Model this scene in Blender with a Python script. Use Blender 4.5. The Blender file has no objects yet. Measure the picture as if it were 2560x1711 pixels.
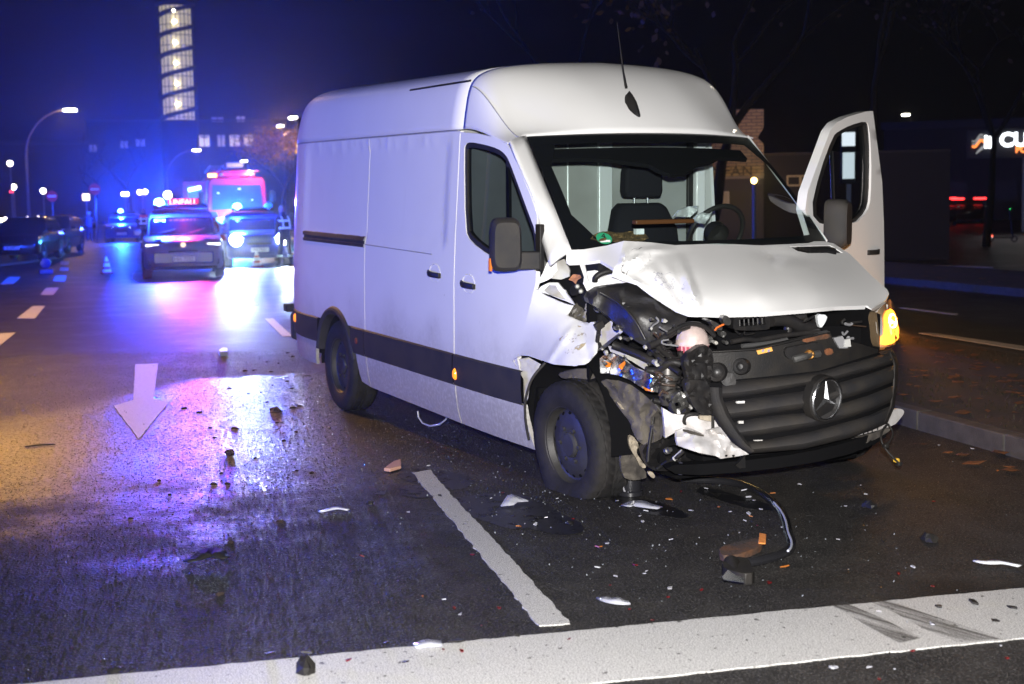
import bpy, bmesh, math, random
import numpy as np
from mathutils import Vector, Matrix, Quaternion, noise
from mathutils.geometry import delaunay_2d_cdt

R = math.radians
scene = bpy.context.scene
col = scene.collection
random.seed(7)

# ---------------------------------------------------------------- camera
CAM = np.array([6.6, -4.5, 1.56]); YAW, PITCH, ROLL, FPX = R(153.87), R(-5.57), R(-1.06), 3489.0
def _axes(a, e, r):
    ca, sa, ce, se = math.cos(a), math.sin(a), math.cos(e), math.sin(e)
    f = np.array([ca*ce, sa*ce, se]); rt = np.array([sa, -ca, 0.0]); up = np.cross(rt, f)
    c, s = math.cos(r), math.sin(r)
    return c*rt + s*up, -s*rt + c*up, f
RT, UP, FW = _axes(YAW, PITCH, ROLL)
cd = bpy.data.cameras.new('camera'); cam = bpy.data.objects.new('camera', cd); col.objects.link(cam)
cd.sensor_fit = 'HORIZONTAL'; cd.sensor_width = 36; cd.lens = FPX/2560*36
cd.clip_start = .05; cd.clip_end = 3000
m = Matrix.Identity(4)
for i in range(3):
    m[i][0] = RT[i]; m[i][1] = UP[i]; m[i][2] = -FW[i]; m[i][3] = CAM[i]
cam.matrix_world = m
cd.dof.use_dof = True; cd.dof.focus_distance = 7.6; cd.dof.aperture_fstop = 3.2
scene.camera = cam

# ---------------------------------------------------------------- sky, exposure, the photographer's flash
w = bpy.data.worlds.new('World'); scene.world = w; w.use_nodes = True
nt = w.node_tree; bg = nt.nodes['Background']
sky = nt.nodes.new('ShaderNodeTexSky'); sky.sky_type = 'NISHITA'; sky.sun_disc = False
sky.sun_elevation = R(-9); sky.sun_rotation = R(200)
nt.links.new(sky.outputs[0], bg.inputs[0]); bg.inputs[1].default_value = .01
vs = scene.view_settings
vs.view_transform = 'Standard'; vs.look = 'None'; vs.gamma = 1; vs.exposure = 0; vs.use_curve_mapping = False
scene.cycles.use_denoising = True
scene.cycles.max_bounces = 8; scene.cycles.transparent_max_bounces = 12; scene.cycles.volume_bounces = 0
scene.cycles.sample_clamp_indirect = 3; scene.cycles.sample_clamp_direct = 0
scene.cycles.caustics_reflective = False; scene.cycles.caustics_refractive = False

def lamp(name, kind, loc, energy, color, size=.1, parent=None, **kw):
    ld = bpy.data.lights.new(name, kind); ld.energy = energy; ld.color = color
    if kind == 'AREA': ld.size = size
    elif kind != 'SUN': ld.shadow_soft_size = size
    for k, v in kw.items(): setattr(ld, k, v)
    o = bpy.data.objects.new(name, ld); col.objects.link(o); o.location = loc
    if parent: o.parent = parent
    return o
def aim(o, tgt):
    o.rotation_euler = (Vector(tgt)-o.location).to_track_quat('-Z', 'Y').to_euler()
moon = lamp('night_sun', 'SUN', (0, 0, 60), .004, (.7, .8, 1), angle=R(.5)); aim(moon, (20, -10, 0))
flash = lamp('camera_flash', 'SPOT', tuple(CAM+np.array([0, 0, .22])+.03*RT), 4500, (1, .97, .945), .04, spot_size=R(74), spot_blend=.7)
aim(flash, tuple(CAM+FW*7.5+UP*.10+RT*.75))

# ---------------------------------------------------------------- helpers
def ray(x, y): return FW + RT*(x-1280)/FPX - UP*(y-855.5)/FPX
def gp(x, y, z=0.0):                       # photo pixel -> point on a horizontal plane
    d = ray(x, y); t = (z-CAM[2])/d[2]; return CAM+d*t
def far(x, y, dist): return CAM+ray(x, y)*dist
K = 2560/2346
TH = .0225; P0 = np.array([-3.7, 0, 0])    # the van stands nose-down on its burst front tyre
RM = np.array([[math.cos(TH), 0, math.sin(TH)], [0, 1, 0], [-math.sin(TH), 0, math.cos(TH)]])
CB = RM.T@(CAM-P0)+P0
def rayv(x, y): return RM.T@ray(x, y)
def atv(x, y, axis, val):
    d = rayv(x, y); return CB+d*((val-CB[axis])/d[axis])

class MB:
    def __init__(s): s.v = []; s.f = []
    def add(s, vs, fs):
        b = len(s.v); s.v += [tuple(map(float, p)) for p in vs]; s.f += [[b+i for i in f] for f in fs]; return s
    def box(s, c, d, rot=None):
        hx, hy, hz = d[0]/2, d[1]/2, d[2]/2; c = Vector(c); vs = []
        for z in (-hz, hz):
            for x, y in ((-hx, -hy), (hx, -hy), (hx, hy), (-hx, hy)):
                p = Vector((x, y, z))
                if rot: p = rot @ p
                vs.append(c+p)
        return s.add(vs, [(3, 2, 1, 0), (4, 5, 6, 7), (0, 1, 5, 4), (1, 2, 6, 5), (2, 3, 7, 6), (3, 0, 4, 7)])
    def bx(s, x0, x1, y0, y1, z0, z1):
        return s.box(((x0+x1)/2, (y0+y1)/2, (z0+z1)/2), (abs(x1-x0), abs(y1-y0), abs(z1-z0)))
    def tube(s, pts, r, n=8, cap=True, flat=1.0):
        pts = [Vector(p) for p in pts]; rs = r if isinstance(r, (list, tuple)) else [r]*len(pts)
        t0 = (pts[1]-pts[0]).normalized(); a = t0.orthogonal().normalized(); vs = []; fs = []
        for i, p in enumerate(pts):
            t = (pts[min(i+1, len(pts)-1)]-pts[max(i-1, 0)]).normalized()
            a = (a-t*a.dot(t)).normalized() if (a-t*a.dot(t)).length > 1e-6 else t.orthogonal().normalized()
            b = t.cross(a)
            for k in range(n):
                th = 2*math.pi*k/n; vs.append(p+(a*math.cos(th)+b*math.sin(th)*flat)*rs[i])
        for i in range(len(pts)-1):
            for k in range(n): fs.append((i*n+k, i*n+(k+1) % n, (i+1)*n+(k+1) % n, (i+1)*n+k))
        if cap: fs += [tuple(range(n))[::-1], tuple((len(pts)-1)*n+k for k in range(n))]
        return s.add(vs, fs)
    def lathe(s, prof, n=24, mat=None, arc=2*math.pi, close=True):
        mat = mat or Matrix.Identity(4); vs = []; fs = []; N = n if close else n+1
        for r, z in prof:
            for k in range(N):
                th = arc*k/n; vs.append(mat @ Vector((r*math.cos(th), r*math.sin(th), z)))
        for i in range(len(prof)-1):
            for k in range(n): fs.append((i*N+k, i*N+(k+1) % N, (i+1)*N+(k+1) % N, (i+1)*N+k))
        return s.add(vs, fs)
    def prism(s, poly, h0, h1, mat=None):
        mat = mat or Matrix.Identity(4); n = len(poly)
        vs = [mat @ Vector((x, y, h0)) for x, y in poly]+[mat @ Vector((x, y, h1)) for x, y in poly]
        return s.add(vs, [tuple(range(n))[::-1], tuple(range(n, 2*n))]+[(i, (i+1) % n, n+(i+1) % n, n+i) for i in range(n)])
    def loft(s, rings, cap=True, close=True):
        n = len(rings[0]); vs = [p for r in rings for p in r]; fs = []
        for i in range(len(rings)-1):
            for k in range(n if close else n-1): fs.append((i*n+k, i*n+(k+1) % n, (i+1)*n+(k+1) % n, (i+1)*n+k))
        if cap: fs += [tuple(range(n))[::-1], tuple((len(rings)-1)*n+k for k in range(n))]
        return s.add(vs, fs)
    def grid(s, rows): return s.loft(rows, cap=False, close=False)
    def mesh(s, name, smooth=True, ang=35, recalc=True):
        me = bpy.data.meshes.new(name); me.from_pydata(s.v, [], s.f); me.validate()
        if recalc:
            bm = bmesh.new(); bm.from_mesh(me); bmesh.ops.remove_doubles(bm, verts=bm.verts, dist=1e-5)
            bmesh.ops.recalc_face_normals(bm, faces=bm.faces); bm.to_mesh(me); bm.free()
        if smooth:
            me.polygons.foreach_set('use_smooth', [True]*len(me.polygons)); me.set_sharp_from_angle(angle=R(ang))
        return me
    def build(s, name, mat, parent=None, smooth=True, ang=35, bevel=0, solid=0, loc=None, recalc=True, sub=0):
        me = s.mesh(name, smooth, ang, recalc)
        if mat is not None: me.materials.append(mat)
        return put(name, me, parent, bevel, solid, loc, sub)
VAN = None
def put(name, me, parent=None, bevel=0, solid=0, loc=None, sub=0):
    o = bpy.data.objects.new(name, me); col.objects.link(o)
    if parent:
        o.parent = parent
        if parent is VAN: o.location = tuple(-P0)
    if loc is not None: o.location = loc
    if sub:
        md = o.modifiers.new('sub', 'SUBSURF'); md.levels = md.render_levels = sub
    if solid:
        md = o.modifiers.new('solid', 'SOLIDIFY'); md.thickness = abs(solid); md.offset = -1 if solid > 0 else 1
    if bevel:
        md = o.modifiers.new('bevel', 'BEVEL'); md.width = bevel; md.segments = 2; md.limit_method = 'ANGLE'; md.angle_limit = R(40)
    return o
def thing(name, label, cat, loc=(0, 0, 0), rz=0, group=None):
    o = bpy.data.objects.new(name, None); col.objects.link(o); o.empty_display_size = .2
    o.location = loc; o.rotation_euler = (0, 0, rz); return tag(o, label, cat, group)
def tag(o, label, cat, group=None, kind=None):
    o['label'] = label; o['category'] = cat
    if group: o['group'] = group
    if kind: o['kind'] = kind
    return o
def struct(o, kind='structure'): o['kind'] = kind; return o
def copy_tree(o, parent=None):
    c = o.copy(); col.objects.link(c); c.parent = parent
    for ch in list(o.children): copy_tree(ch, c)
    return c

# ---- materials
def mat(name, base=(.5, .5, .5), rough=.5, metal=0, emit=None, estr=0, alpha=1, trans=0, coat=0, spec=None, bump=0, bscale=60, var=0, vscale=3, dirt=None, ior=None):
    m = bpy.data.materials.new(name); m.use_nodes = True; n = m.node_tree; b = n.nodes['Principled BSDF']
    b.inputs['Base Color'].default_value = (*base, 1); b.inputs['Roughness'].default_value = rough; b.inputs['Metallic'].default_value = metal
    if emit: b.inputs['Emission Color'].default_value = (*emit, 1); b.inputs['Emission Strength'].default_value = estr
    if alpha < 1: b.inputs['Alpha'].default_value = alpha
    if trans: b.inputs['Transmission Weight'].default_value = trans
    if coat: b.inputs['Coat Weight'].default_value = coat; b.inputs['Coat Roughness'].default_value = .06
    if spec is not None: b.inputs['Specular IOR Level'].default_value = spec
    if ior: b.inputs['IOR'].default_value = ior
    tc = n.nodes.new('ShaderNodeTexCoord')
    if var or dirt:
        no = n.nodes.new('ShaderNodeTexNoise'); no.inputs['Scale'].default_value = vscale; no.inputs['Detail'].default_value = 6
        n.links.new(tc.outputs['Object'], no.inputs['Vector'])
        rp = n.nodes.new('ShaderNodeValToRGB'); rp.color_ramp.elements[0].position = .35; rp.color_ramp.elements[1].position = .68
        d = dirt or tuple(c*(1-var) for c in base)
        rp.color_ramp.elements[0].color = (*d, 1); rp.color_ramp.elements[1].color = (*base, 1)
        n.links.new(no.outputs['Fac'], rp.inputs['Fac']); n.links.new(rp.outputs['Color'], b.inputs['Base Color'])
    if bump:
        nb = n.nodes.new('ShaderNodeTexNoise'); nb.inputs['Scale'].default_value = bscale; nb.inputs['Detail'].default_value = 3
        n.links.new(tc.outputs['Object'], nb.inputs['Vector'])
        bp = n.nodes.new('ShaderNodeBump'); bp.inputs['Strength'].default_value = bump; bp.inputs['Distance'].default_value = .01
        n.links.new(nb.outputs['Fac'], bp.inputs['Height']); n.links.new(bp.outputs['Normal'], b.inputs['Normal'])
    return m
def glass_mat(name, tint=(.8, .9, .88), rough=.02, trans=.9):
    m = bpy.data.materials.new(name); m.use_nodes = True; n = m.node_tree; n.nodes.clear()
    out = n.nodes.new('ShaderNodeOutputMaterial'); mix = n.nodes.new('ShaderNodeMixShader'); fr = n.nodes.new('ShaderNodeFresnel')
    tr = n.nodes.new('ShaderNodeBsdfTransparent'); gl = n.nodes.new('ShaderNodeBsdfGlossy')
    geo = n.nodes.new('ShaderNodeNewGeometry'); mr = n.nodes.new('ShaderNodeMapRange'); mr.inputs[3].default_value = 1.45; mr.inputs[4].default_value = 1/1.45
    n.links.new(geo.outputs['Backfacing'], mr.inputs[0]); n.links.new(mr.outputs[0], fr.inputs['IOR']); tr.inputs['Color'].default_value = (*[c*trans for c in tint], 1); gl.inputs['Roughness'].default_value = rough
    n.links.new(fr.outputs[0], mix.inputs[0]); n.links.new(tr.outputs[0], mix.inputs[1]); n.links.new(gl.outputs[0], mix.inputs[2])
    n.links.new(mix.outputs[0], out.inputs['Surface']); return m
def emat(name, c, s):
    m = bpy.data.materials.new(name); m.use_nodes = True; n = m.node_tree; n.nodes.clear()
    out = n.nodes.new('ShaderNodeOutputMaterial'); e = n.nodes.new('ShaderNodeEmission')
    e.inputs[0].default_value = (*c, 1); e.inputs[1].default_value = s; n.links.new(e.outputs[0], out.inputs['Surface']); return m

# ---- flat panels cut to an outline and laid on a curved surface
def inpoly(p, poly):
    x, y = p; c = False; j = len(poly)-1
    for i in range(len(poly)):
        xi, yi = poly[i]; xj, yj = poly[j]
        if (yi > y) != (yj > y) and x < (xj-xi)*(y-yi)/(yj-yi)+xi: c = not c
        j = i
    return c
def dens(poly, step, closed=True):
    o = []; n = len(poly)
    for i in range(n if closed else n-1):
        a = poly[i]; b = poly[(i+1) % n]; k = max(1, int(math.hypot(b[0]-a[0], b[1]-a[1])/step+.5))
        for j in range(k): o.append((a[0]+(b[0]-a[0])*j/k, a[1]+(b[1]-a[1])*j/k))
    if not closed: o.append(tuple(poly[-1]))
    return o
def smoothpoly(poly, it=2, closed=True):
    for _ in range(it):
        o = []; n = len(poly)
        for i in range(n if closed else n-1):
            a = poly[i]; b = poly[(i+1) % n]
            o += [(a[0]*.75+b[0]*.25, a[1]*.75+b[1]*.25), (a[0]*.25+b[0]*.75, a[1]*.25+b[1]*.75)]
        if not closed: o = [poly[0]]+o[1:-1]+[poly[-1]]
        poly = o
    return poly
def panel(outline, fmap, step, holes=(), depth=.02, inward=None):
    rings = [dens(outline, step)]+[dens(h, step) for h in holes]
    pts = []; edges = []
    for r in rings:
        b = len(pts); pts += r; edges += [(b+i, b+(i+1) % len(r)) for i in range(len(r))]
    B = np.array(pts); xs = B[:len(rings[0]), 0]; ys = B[:len(rings[0]), 1]; rnd = random.Random(3)
    x = xs.min()+step*.5
    while x < xs.max():
        y = ys.min()+step*.5
        while y < ys.max():
            p = (x+rnd.uniform(-.15, .15)*step, y+rnd.uniform(-.15, .15)*step)
            if inpoly(p, rings[0]) and not any(inpoly(p, h) for h in rings[1:]) and np.min((B[:, 0]-p[0])**2+(B[:, 1]-p[1])**2) > (step*.55)**2: pts.append(p)
            y += step
        x += step
    vs, es, fs, *_ = delaunay_2d_cdt([Vector(p) for p in pts], edges, [], 0, 1e-6)
    ok = []
    for f in fs:
        c = (sum(vs[i].x for i in f)/len(f), sum(vs[i].y for i in f)/len(f))
        if inpoly(c, rings[0]) and not any(inpoly(c, h) for h in rings[1:]): ok.append(list(f))
    P = [np.array(fmap(v.x, v.y), float) for v in vs]
    used = sorted({i for f in ok for i in f}); rm = {u: k for k, u in enumerate(used)}
    V = [P[u] for u in used]; F = [[rm[i] for i in f] for f in ok]
    if depth and inward is not None:
        cnt = {}
        for f in F:
            for i in range(len(f)):
                e = tuple(sorted((f[i], f[(i+1) % len(f)]))); cnt[e] = cnt.get(e, 0)+1
        dup = {}
        for (a, b), c in list(cnt.items()):
            if c == 1:
                for q in (a, b):
                    if q not in dup:
                        dup[q] = len(V); V.append(V[q]+np.array(inward(V[q]) if callable(inward) else inward)*depth)
                F.append([a, b, dup[b], dup[a]])
    mb = MB(); mb.v = [tuple(p) for p in V]; mb.f = F; return mb
def tps(ctrl):                                # thin-plate spline through (x, y, value)
    A = np.array(ctrl, float); X = A[:, :2]/1000; n = len(A)
    def ker(d2): return np.where(d2 > 1e-12, d2*np.log(d2+1e-12), 0)
    D = ((X[:, None]-X[None])**2).sum(2); L = np.zeros((n+3, n+3)); L[:n, :n] = ker(D)+1e-6*np.eye(n)
    L[:n, n] = 1; L[:n, n+1:] = X; L[n, :n] = 1; L[n+1:, :n] = X.T
    wts = np.linalg.solve(L, np.concatenate([A[:, 2], np.zeros(3)]))
    def f(x, y):
        p = np.array([x, y])/1000; d = ((X-p)**2).sum(1)
        return float(ker(d)@wts[:n]+wts[n]+wts[n+1:]@p)
    return f
def pixsurf(ctrl, crumple=None):              # control points (px, py, axis, value) -> surface in the van's own space
    rows = []
    for x, y, ax, v in ctrl:
        d = rayv(x, y); rows.append((x, y, (v-CB[ax])/d[ax]))
    D = tps(rows)
    def f(x, y, off=0):
        t = D(x, y)-off+(crumple(x, y) if crumple else 0); return CB+rayv(x, y)*t
    return f
def xsurf(X):                                 # pixel -> point where the sight line meets x = X(y, z)
    def f(x, y, off=0):
        d = rayv(x, y); v = X(0, .7)
        for _ in range(12):
            p = CB+d*((v-CB[0])/d[0]); v = X(p[1], p[2])
        return p-off*d/np.linalg.norm(d)
    return f
def strip(top, bot, f, offs, n=None):         # ribbon between two pixel polylines, rows pushed out by offs
    N = n or 24
    def res(pl):
        L = [0]
        for a, b in zip(pl, pl[1:]): L.append(L[-1]+math.hypot(b[0]-a[0], b[1]-a[1]))
        return [(float(np.interp(L[-1]*k/N, L, [p[0] for p in pl])), float(np.interp(L[-1]*k/N, L, [p[1] for p in pl]))) for k in range(N+1)]
    T = res(top); Bt = res(bot); rows = []
    for i, o in enumerate(offs):
        s = i/(len(offs)-1); rows.append([f(a[0]*(1-s)+b[0]*s, a[1]*(1-s)+b[1]*s, o) for a, b in zip(T, Bt)])
    return MB().grid(rows)
def zz(x0, y0, sc): return lambda x, y: (x0+x*sc, y0+y*sc)
zA = zz(1230, 600, .1913); zB = zz(1300, 780, .1913); z6 = zz(1240, 580, .4336); z7 = zz(1640, 640, .3826)
zG = zz(1740, 740, .2678); zC = zz(1300, 950, .2558); z5 = zz(1240, 300, .4263); zE = zz(1130, 320, .2678)
z8 = zz(1960, 200, .3188); z1 = zz(700, 740, .3188); z4 = zz(700, 130, .4274); zD = zz(0, 0, K)
def prv(p):                                   # point in the van's space -> photo pixel
    d = RM@(np.array(p, float)-P0)+P0-CAM; z = d@FW; return np.array([1280+FPX*(d@RT)/z, 855.5-FPX*(d@UP)/z])
def P_(z, *pts): return [z(*p) for p in pts]

# ================================================================ THE SETTING
def nd(n, t, ins=None, **kw):
    x = n.nodes.new(t)
    for k, v in kw.items(): setattr(x, k, v)
    for k, v in (ins or {}).items():
        if isinstance(v, bpy.types.NodeSocket): n.links.new(v, x.inputs[k])
        else: x.inputs[k].default_value = v
    return x
def mth(n, op, a, b=0.0, c=None):
    ins = {0: a, 1: b}
    if c is not None: ins[2] = c
    return nd(n, 'ShaderNodeMath', ins, operation=op).outputs[0]
def mrange(n, v, a, b, c=0.0, d=1.0, sm=True):
    return nd(n, 'ShaderNodeMapRange', {0: v, 1: a, 2: b, 3: c, 4: d}, interpolation_type='SMOOTHSTEP' if sm else 'LINEAR').outputs[0]
def mixc(n, f, a, b):
    x = n.nodes.new('ShaderNodeMix'); x.data_type = 'RGBA'
    for i, v in ((0, f), (6, a), (7, b)):
        if isinstance(v, bpy.types.NodeSocket): n.links.new(v, x.inputs[i])
        else: x.inputs[i].default_value = v if i == 0 else (*v, 1)
    return x.outputs[2]
SX, SY = -math.cos(R(12)), math.sin(R(12))            # along the road, away from the camera
def st(s, t): return (SX*s+SY*t, SY*s-SX*t)            # road frame -> world
def to_st(p): return (SX*p[0]+SY*p[1], SY*p[0]-SX*p[1])

def asphalt():
    m = bpy.data.materials.new('wet_asphalt'); m.use_nodes = True; n = m.node_tree; b = n.nodes['Principled BSDF']
    tc = nd(n, 'ShaderNodeTexCoord').outputs['Object']
    sep = nd(n, 'ShaderNodeSeparateXYZ', {0: tc}).outputs
    s = mth(n, 'ADD', mth(n, 'MULTIPLY', sep[0], SX), mth(n, 'MULTIPLY', sep[1], SY))
    t = mth(n, 'SUBTRACT', mth(n, 'MULTIPLY', sep[0], SY), mth(n, 'MULTIPLY', sep[1], SX))
    big = nd(n, 'ShaderNodeTexNoise', {'Vector': tc, 'Scale': .55, 'Detail': 4.0}).outputs['Fac']
    mid = nd(n, 'ShaderNodeTexNoise', {'Vector': tc, 'Scale': 5.0, 'Detail': 5.0}).outputs['Fac']
    # streaky drainage along the crossfall
    mp = nd(n, 'ShaderNodeMapping', {'Vector': tc, 'Rotation': (0, 0, R(12)), 'Scale': (2.6, .35, 1)}).outputs[0]
    stk = nd(n, 'ShaderNodeTexNoise', {'Vector': mp, 'Scale': 1.0, 'Detail': 4.0}).outputs['Fac']
    sj = mth(n, 'ADD', s, mth(n, 'MULTIPLY', mth(n, 'SUBTRACT', mid, .5), .5))
    # the relaid coarse surface that holds the water film: its far joint is clean, its near side dries out
    edge = mrange(n, t, -4.6, -2.7, 2.6, 5.95, False)
    wd = mrange(n, t, -4.6, -2.2, 1.3, .10)
    film = mrange(n, mth(n, 'ADD', mth(n, 'SUBTRACT', edge, sj), mth(n, 'MULTIPLY', mth(n, 'SUBTRACT', big, .5), .8)), mth(n, 'MULTIPLY', wd, -1.0), wd)
    blot = nd(n, 'ShaderNodeTexNoise', {'Vector': tc, 'Scale': 1.15, 'Detail': 9.0, 'Roughness': .68}).outputs['Fac']
    tw = mrange(n, mth(n, 'ADD', sj, mth(n, 'MULTIPLY', mth(n, 'SUBTRACT', blot, .5), 9.0)), -1.5, 1.3)
    film = mth(n, 'MULTIPLY', film, tw)
    film = mth(n, 'MULTIPLY', film, mrange(n, t, -.9, -1.4))
    grit = nd(n, 'ShaderNodeTexNoise', {'Vector': tc, 'Scale': 34.0, 'Detail': 4.0, 'Roughness': .6}).outputs['Fac']
    dry = mrange(n, grit, .53, .62)
    film = mth(n, 'MULTIPLY', film, mth(n, 'SUBTRACT', 1.0, mth(n, 'MULTIPLY', dry, .8)))
    damp = mth(n, 'MULTIPLY', mrange(n, blot, .46, .66), .55)
    rough = mth(n, 'SUBTRACT', mrange(n, s, 1.0, 22.0, .66, .40), mth(n, 'MULTIPLY', film, .30))
    rough = mth(n, 'SUBTRACT', rough, mth(n, 'MULTIPLY', damp, .14))
    vor = nd(n, 'ShaderNodeTexVoronoi', {'Vector': tc, 'Scale': 75.0, 'Randomness': 1.0})
    speck = nd(n, 'ShaderNodeTexNoise', {'Vector': tc, 'Scale': 120.0, 'Detail': 2.0}).outputs['Fac']
    c = mixc(n, mrange(n, mid, .35, .7), (.015, .014, .014), (.028, .026, .025))
    c = mixc(n, mrange(n, speck, .54, .66), c, (.09, .086, .082))
    c = mixc(n, mrange(n, grit, .56, .66, 0, .6), c, (.06, .057, .054))
    c = mixc(n, mrange(n, big, .62, .75), c, (.012, .012, .012))
    c = mixc(n, mth(n, 'MULTIPLY', film, .55), c, (.012, .012, .012))
    n.links.new(c, b.inputs['Base Color']); n.links.new(rough, b.inputs['Roughness'])
    n.links.new(mth(n, 'ADD', 1.29, mth(n, 'MULTIPLY', film, .36)), b.inputs['IOR'])
    h = mth(n, 'ADD', mth(n, 'MULTIPLY', vor.outputs['Distance'], -1.0), mth(n, 'MULTIPLY', speck, .7))
    bs = mth(n, 'ADD', .75, mth(n, 'MULTIPLY', film, -.3))
    bp = nd(n, 'ShaderNodeBump', {'Strength': bs, 'Distance': .0045, 'Height': h})
    n.links.new(bp.outputs[0], b.inputs['Normal'])
    return m
ASPHALT = asphalt()
def paint():
    m = bpy.data.materials.new('road_paint'); m.use_nodes = True; n = m.node_tree; b = n.nodes['Principled BSDF']
    tc = nd(n, 'ShaderNodeTexCoord').outputs['Object']
    g = nd(n, 'ShaderNodeTexNoise', {'Vector': tc, 'Scale': 190.0, 'Detail': 3.0}).outputs['Fac']
    d = nd(n, 'ShaderNodeTexNoise', {'Vector': tc, 'Scale': 7.0, 'Detail': 8.0, 'Roughness': .7}).outputs['Fac']
    p = nd(n, 'ShaderNodeTexNoise', {'Vector': tc, 'Scale': 34.0, 'Detail': 4.0}).outputs['Fac']
    c = mixc(n, mrange(n, g, .38, .60), (.25, .243, .235), (.60, .595, .57))
    c = mixc(n, mrange(n, d, .58, .80, 0, .75), c, (.17, .155, .14))
    c = mixc(n, mrange(n, p, .655, .70), c, (.06, .056, .052))
    n.links.new(c, b.inputs['Base Color']); b.inputs['Roughness'].default_value = .55
    bp = nd(n, 'ShaderNodeBump', {'Strength': .14, 'Distance': .005, 'Height': g}); n.links.new(bp.outputs[0], b.inputs['Normal'])
    return m
PAINT = paint()
def grit_field(name, n, rmin, rmax, seed, m, dmin, dmax, label):
    rg = np.random.default_rng(seed); d = np.sqrt(rg.uniform(dmin**2, dmax**2, n)); lat = rg.uniform(-.39, .39, n)
    f2 = FW[:2]/np.linalg.norm(FW[:2]); r2 = np.array([f2[1], -f2[0]]); c = CAM[:2]+d[:, None]*f2+(d*lat)[:, None]*r2
    tt = SY*c[:, 0]-SX*c[:, 1]; keep = tt < 1.85; c = c[keep]; n = len(c); s = rg.uniform(rmin, rmax, n); a = rg.uniform(0, 6.28, n)
    V = np.zeros((n, 5, 3), np.float32); h = s*rg.uniform(.25, .75, n)
    for k in range(4):
        rr = s*rg.uniform(.6, 1.2, n); V[:, k, 0] = c[:, 0]+np.cos(a+k*1.571)*rr; V[:, k, 1] = c[:, 1]+np.sin(a+k*1.571)*rr
        V[:, k, 2] = -.002
    V[:, 4, 0] = c[:, 0]+rg.uniform(-.6, .6, n)*s; V[:, 4, 1] = c[:, 1]+rg.uniform(-.6, .6, n)*s; V[:, 4, 2] = h
    F = (np.arange(n)[:, None, None]*5+np.array([[0, 1, 4], [1, 2, 4], [2, 3, 4], [3, 0, 4]])[None]).reshape(-1)
    me = bpy.data.meshes.new(name); me.vertices.add(n*5); me.vertices.foreach_set('co', V.reshape(-1)); me.loops.add(len(F)); me.loops.foreach_set('vertex_index', F.astype(np.int32))
    me.polygons.add(n*4); me.polygons.foreach_set('loop_start', np.arange(0, n*12, 3, dtype=np.int32)); me.update(calc_edges=True); me.validate(); me.materials.append(m)
    o = put(name, me); tag(o, label, 'grit', kind='stuff'); return o
GRITM = mat('wet_grit', (.028, .026, .025), .30, var=.6, vscale=55, ior=1.36); GRITP = mat('pale_grit', (.085, .08, .077), .42, var=.5, vscale=55)
road = struct(MB().add([(-700, -500, 0), (160, -500, 0), (160, 600, 0), (-700, 600, 0)], [(0, 1, 2, 3)]).build('road', ASPHALT, smooth=False))

grit_field('asphalt_grit', 120000, .0035, .0085, 1, GRITM, 4.3, 15.5, 'wet dark stone grit standing out of the asphalt')
grit_field('asphalt_grit', 26000, .0025, .0055, 2, GRITP, 4.3, 12.0, 'pale stone grit standing out of the asphalt')
def marking(name, poly, parent=road, z=.0048, rag=.006):
    pl = dens(poly, .05 if rag else 5); rnd = random.Random(len(pl))
    pl = [(x+rnd.uniform(-rag, rag), y+rnd.uniform(-rag, rag)) for x, y in pl]
    mb = MB().prism(pl, z-.008, z); return mb.build(name, PAINT, parent, smooth=False)
def strect(s0, s1, t0, t1): return [st(s0, t0), st(s0, t1), st(s1, t1), st(s1, t0)]
marking('stop_line', strect(-3.16, -2.6, -6.5, 1.75))
def gpl(*pts): return [tuple(gp(x*K, y*K)[:2]) for x, y in pts]
marking('lane_line', gpl((945, 1085), (985, 1078), (1000, 1098), (1308, 1431), (1235, 1436)))
for s0, s1 in ((10.0, 13.0), (16.0, 19.0), (22.2, 25.2), (28.2, 31.2), (34.2, 37.2), (41, 44), (48, 51)):
    marking('lane_dash', strect(s0, s1, -1.58, -1.46), rag=0)
for q in (((0, 765), (36, 763), (0, 792), (-40, 792)), ((75, 702), (103, 702), (80, 730), (39, 730)), ((105, 660), (135, 660), (122, 676), (93, 676)),
          ((127, 632), (153, 632), (149, 645), (121, 645)), ((138, 613), (158, 613), (157, 621), (136, 621)), ((139, 599), (158, 599), (157, 607), (138, 607)),
          ((20, 635), (48, 635), (30, 651), (0, 652))):
    marking('block_dash', gpl(*q), rag=0)
marking('edge_line', gpl((0, 606), (60, 599), (120, 590), (140, 583), (143, 575), (133, 562), (138, 562), (150, 574), (150, 584), (128, 593), (60, 603), (0, 610)), rag=0)
marking('direction_arrow', gpl((310, 836), (362, 834), (352, 915), (388, 922), (318, 1007), (260, 931), (305, 918)), rag=.004)
marking('direction_arrow', gpl((303, 626), (325, 625), (324, 634), (334, 634), (314, 645), (298, 637), (303, 634)), rag=0)
for q in (((2061, 706), (2075, 706), (2196, 720), (2190, 722)), ((2105, 764), (2130, 763), (2346, 794), (2346, 803))):
    marking('carriageway_dash', gpl(*q), rag=0)
for q in (((2110, 607), (2275, 612), (2275, 614), (2110, 609)),):
    marking('far_line', gpl(*q), rag=0)

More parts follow.
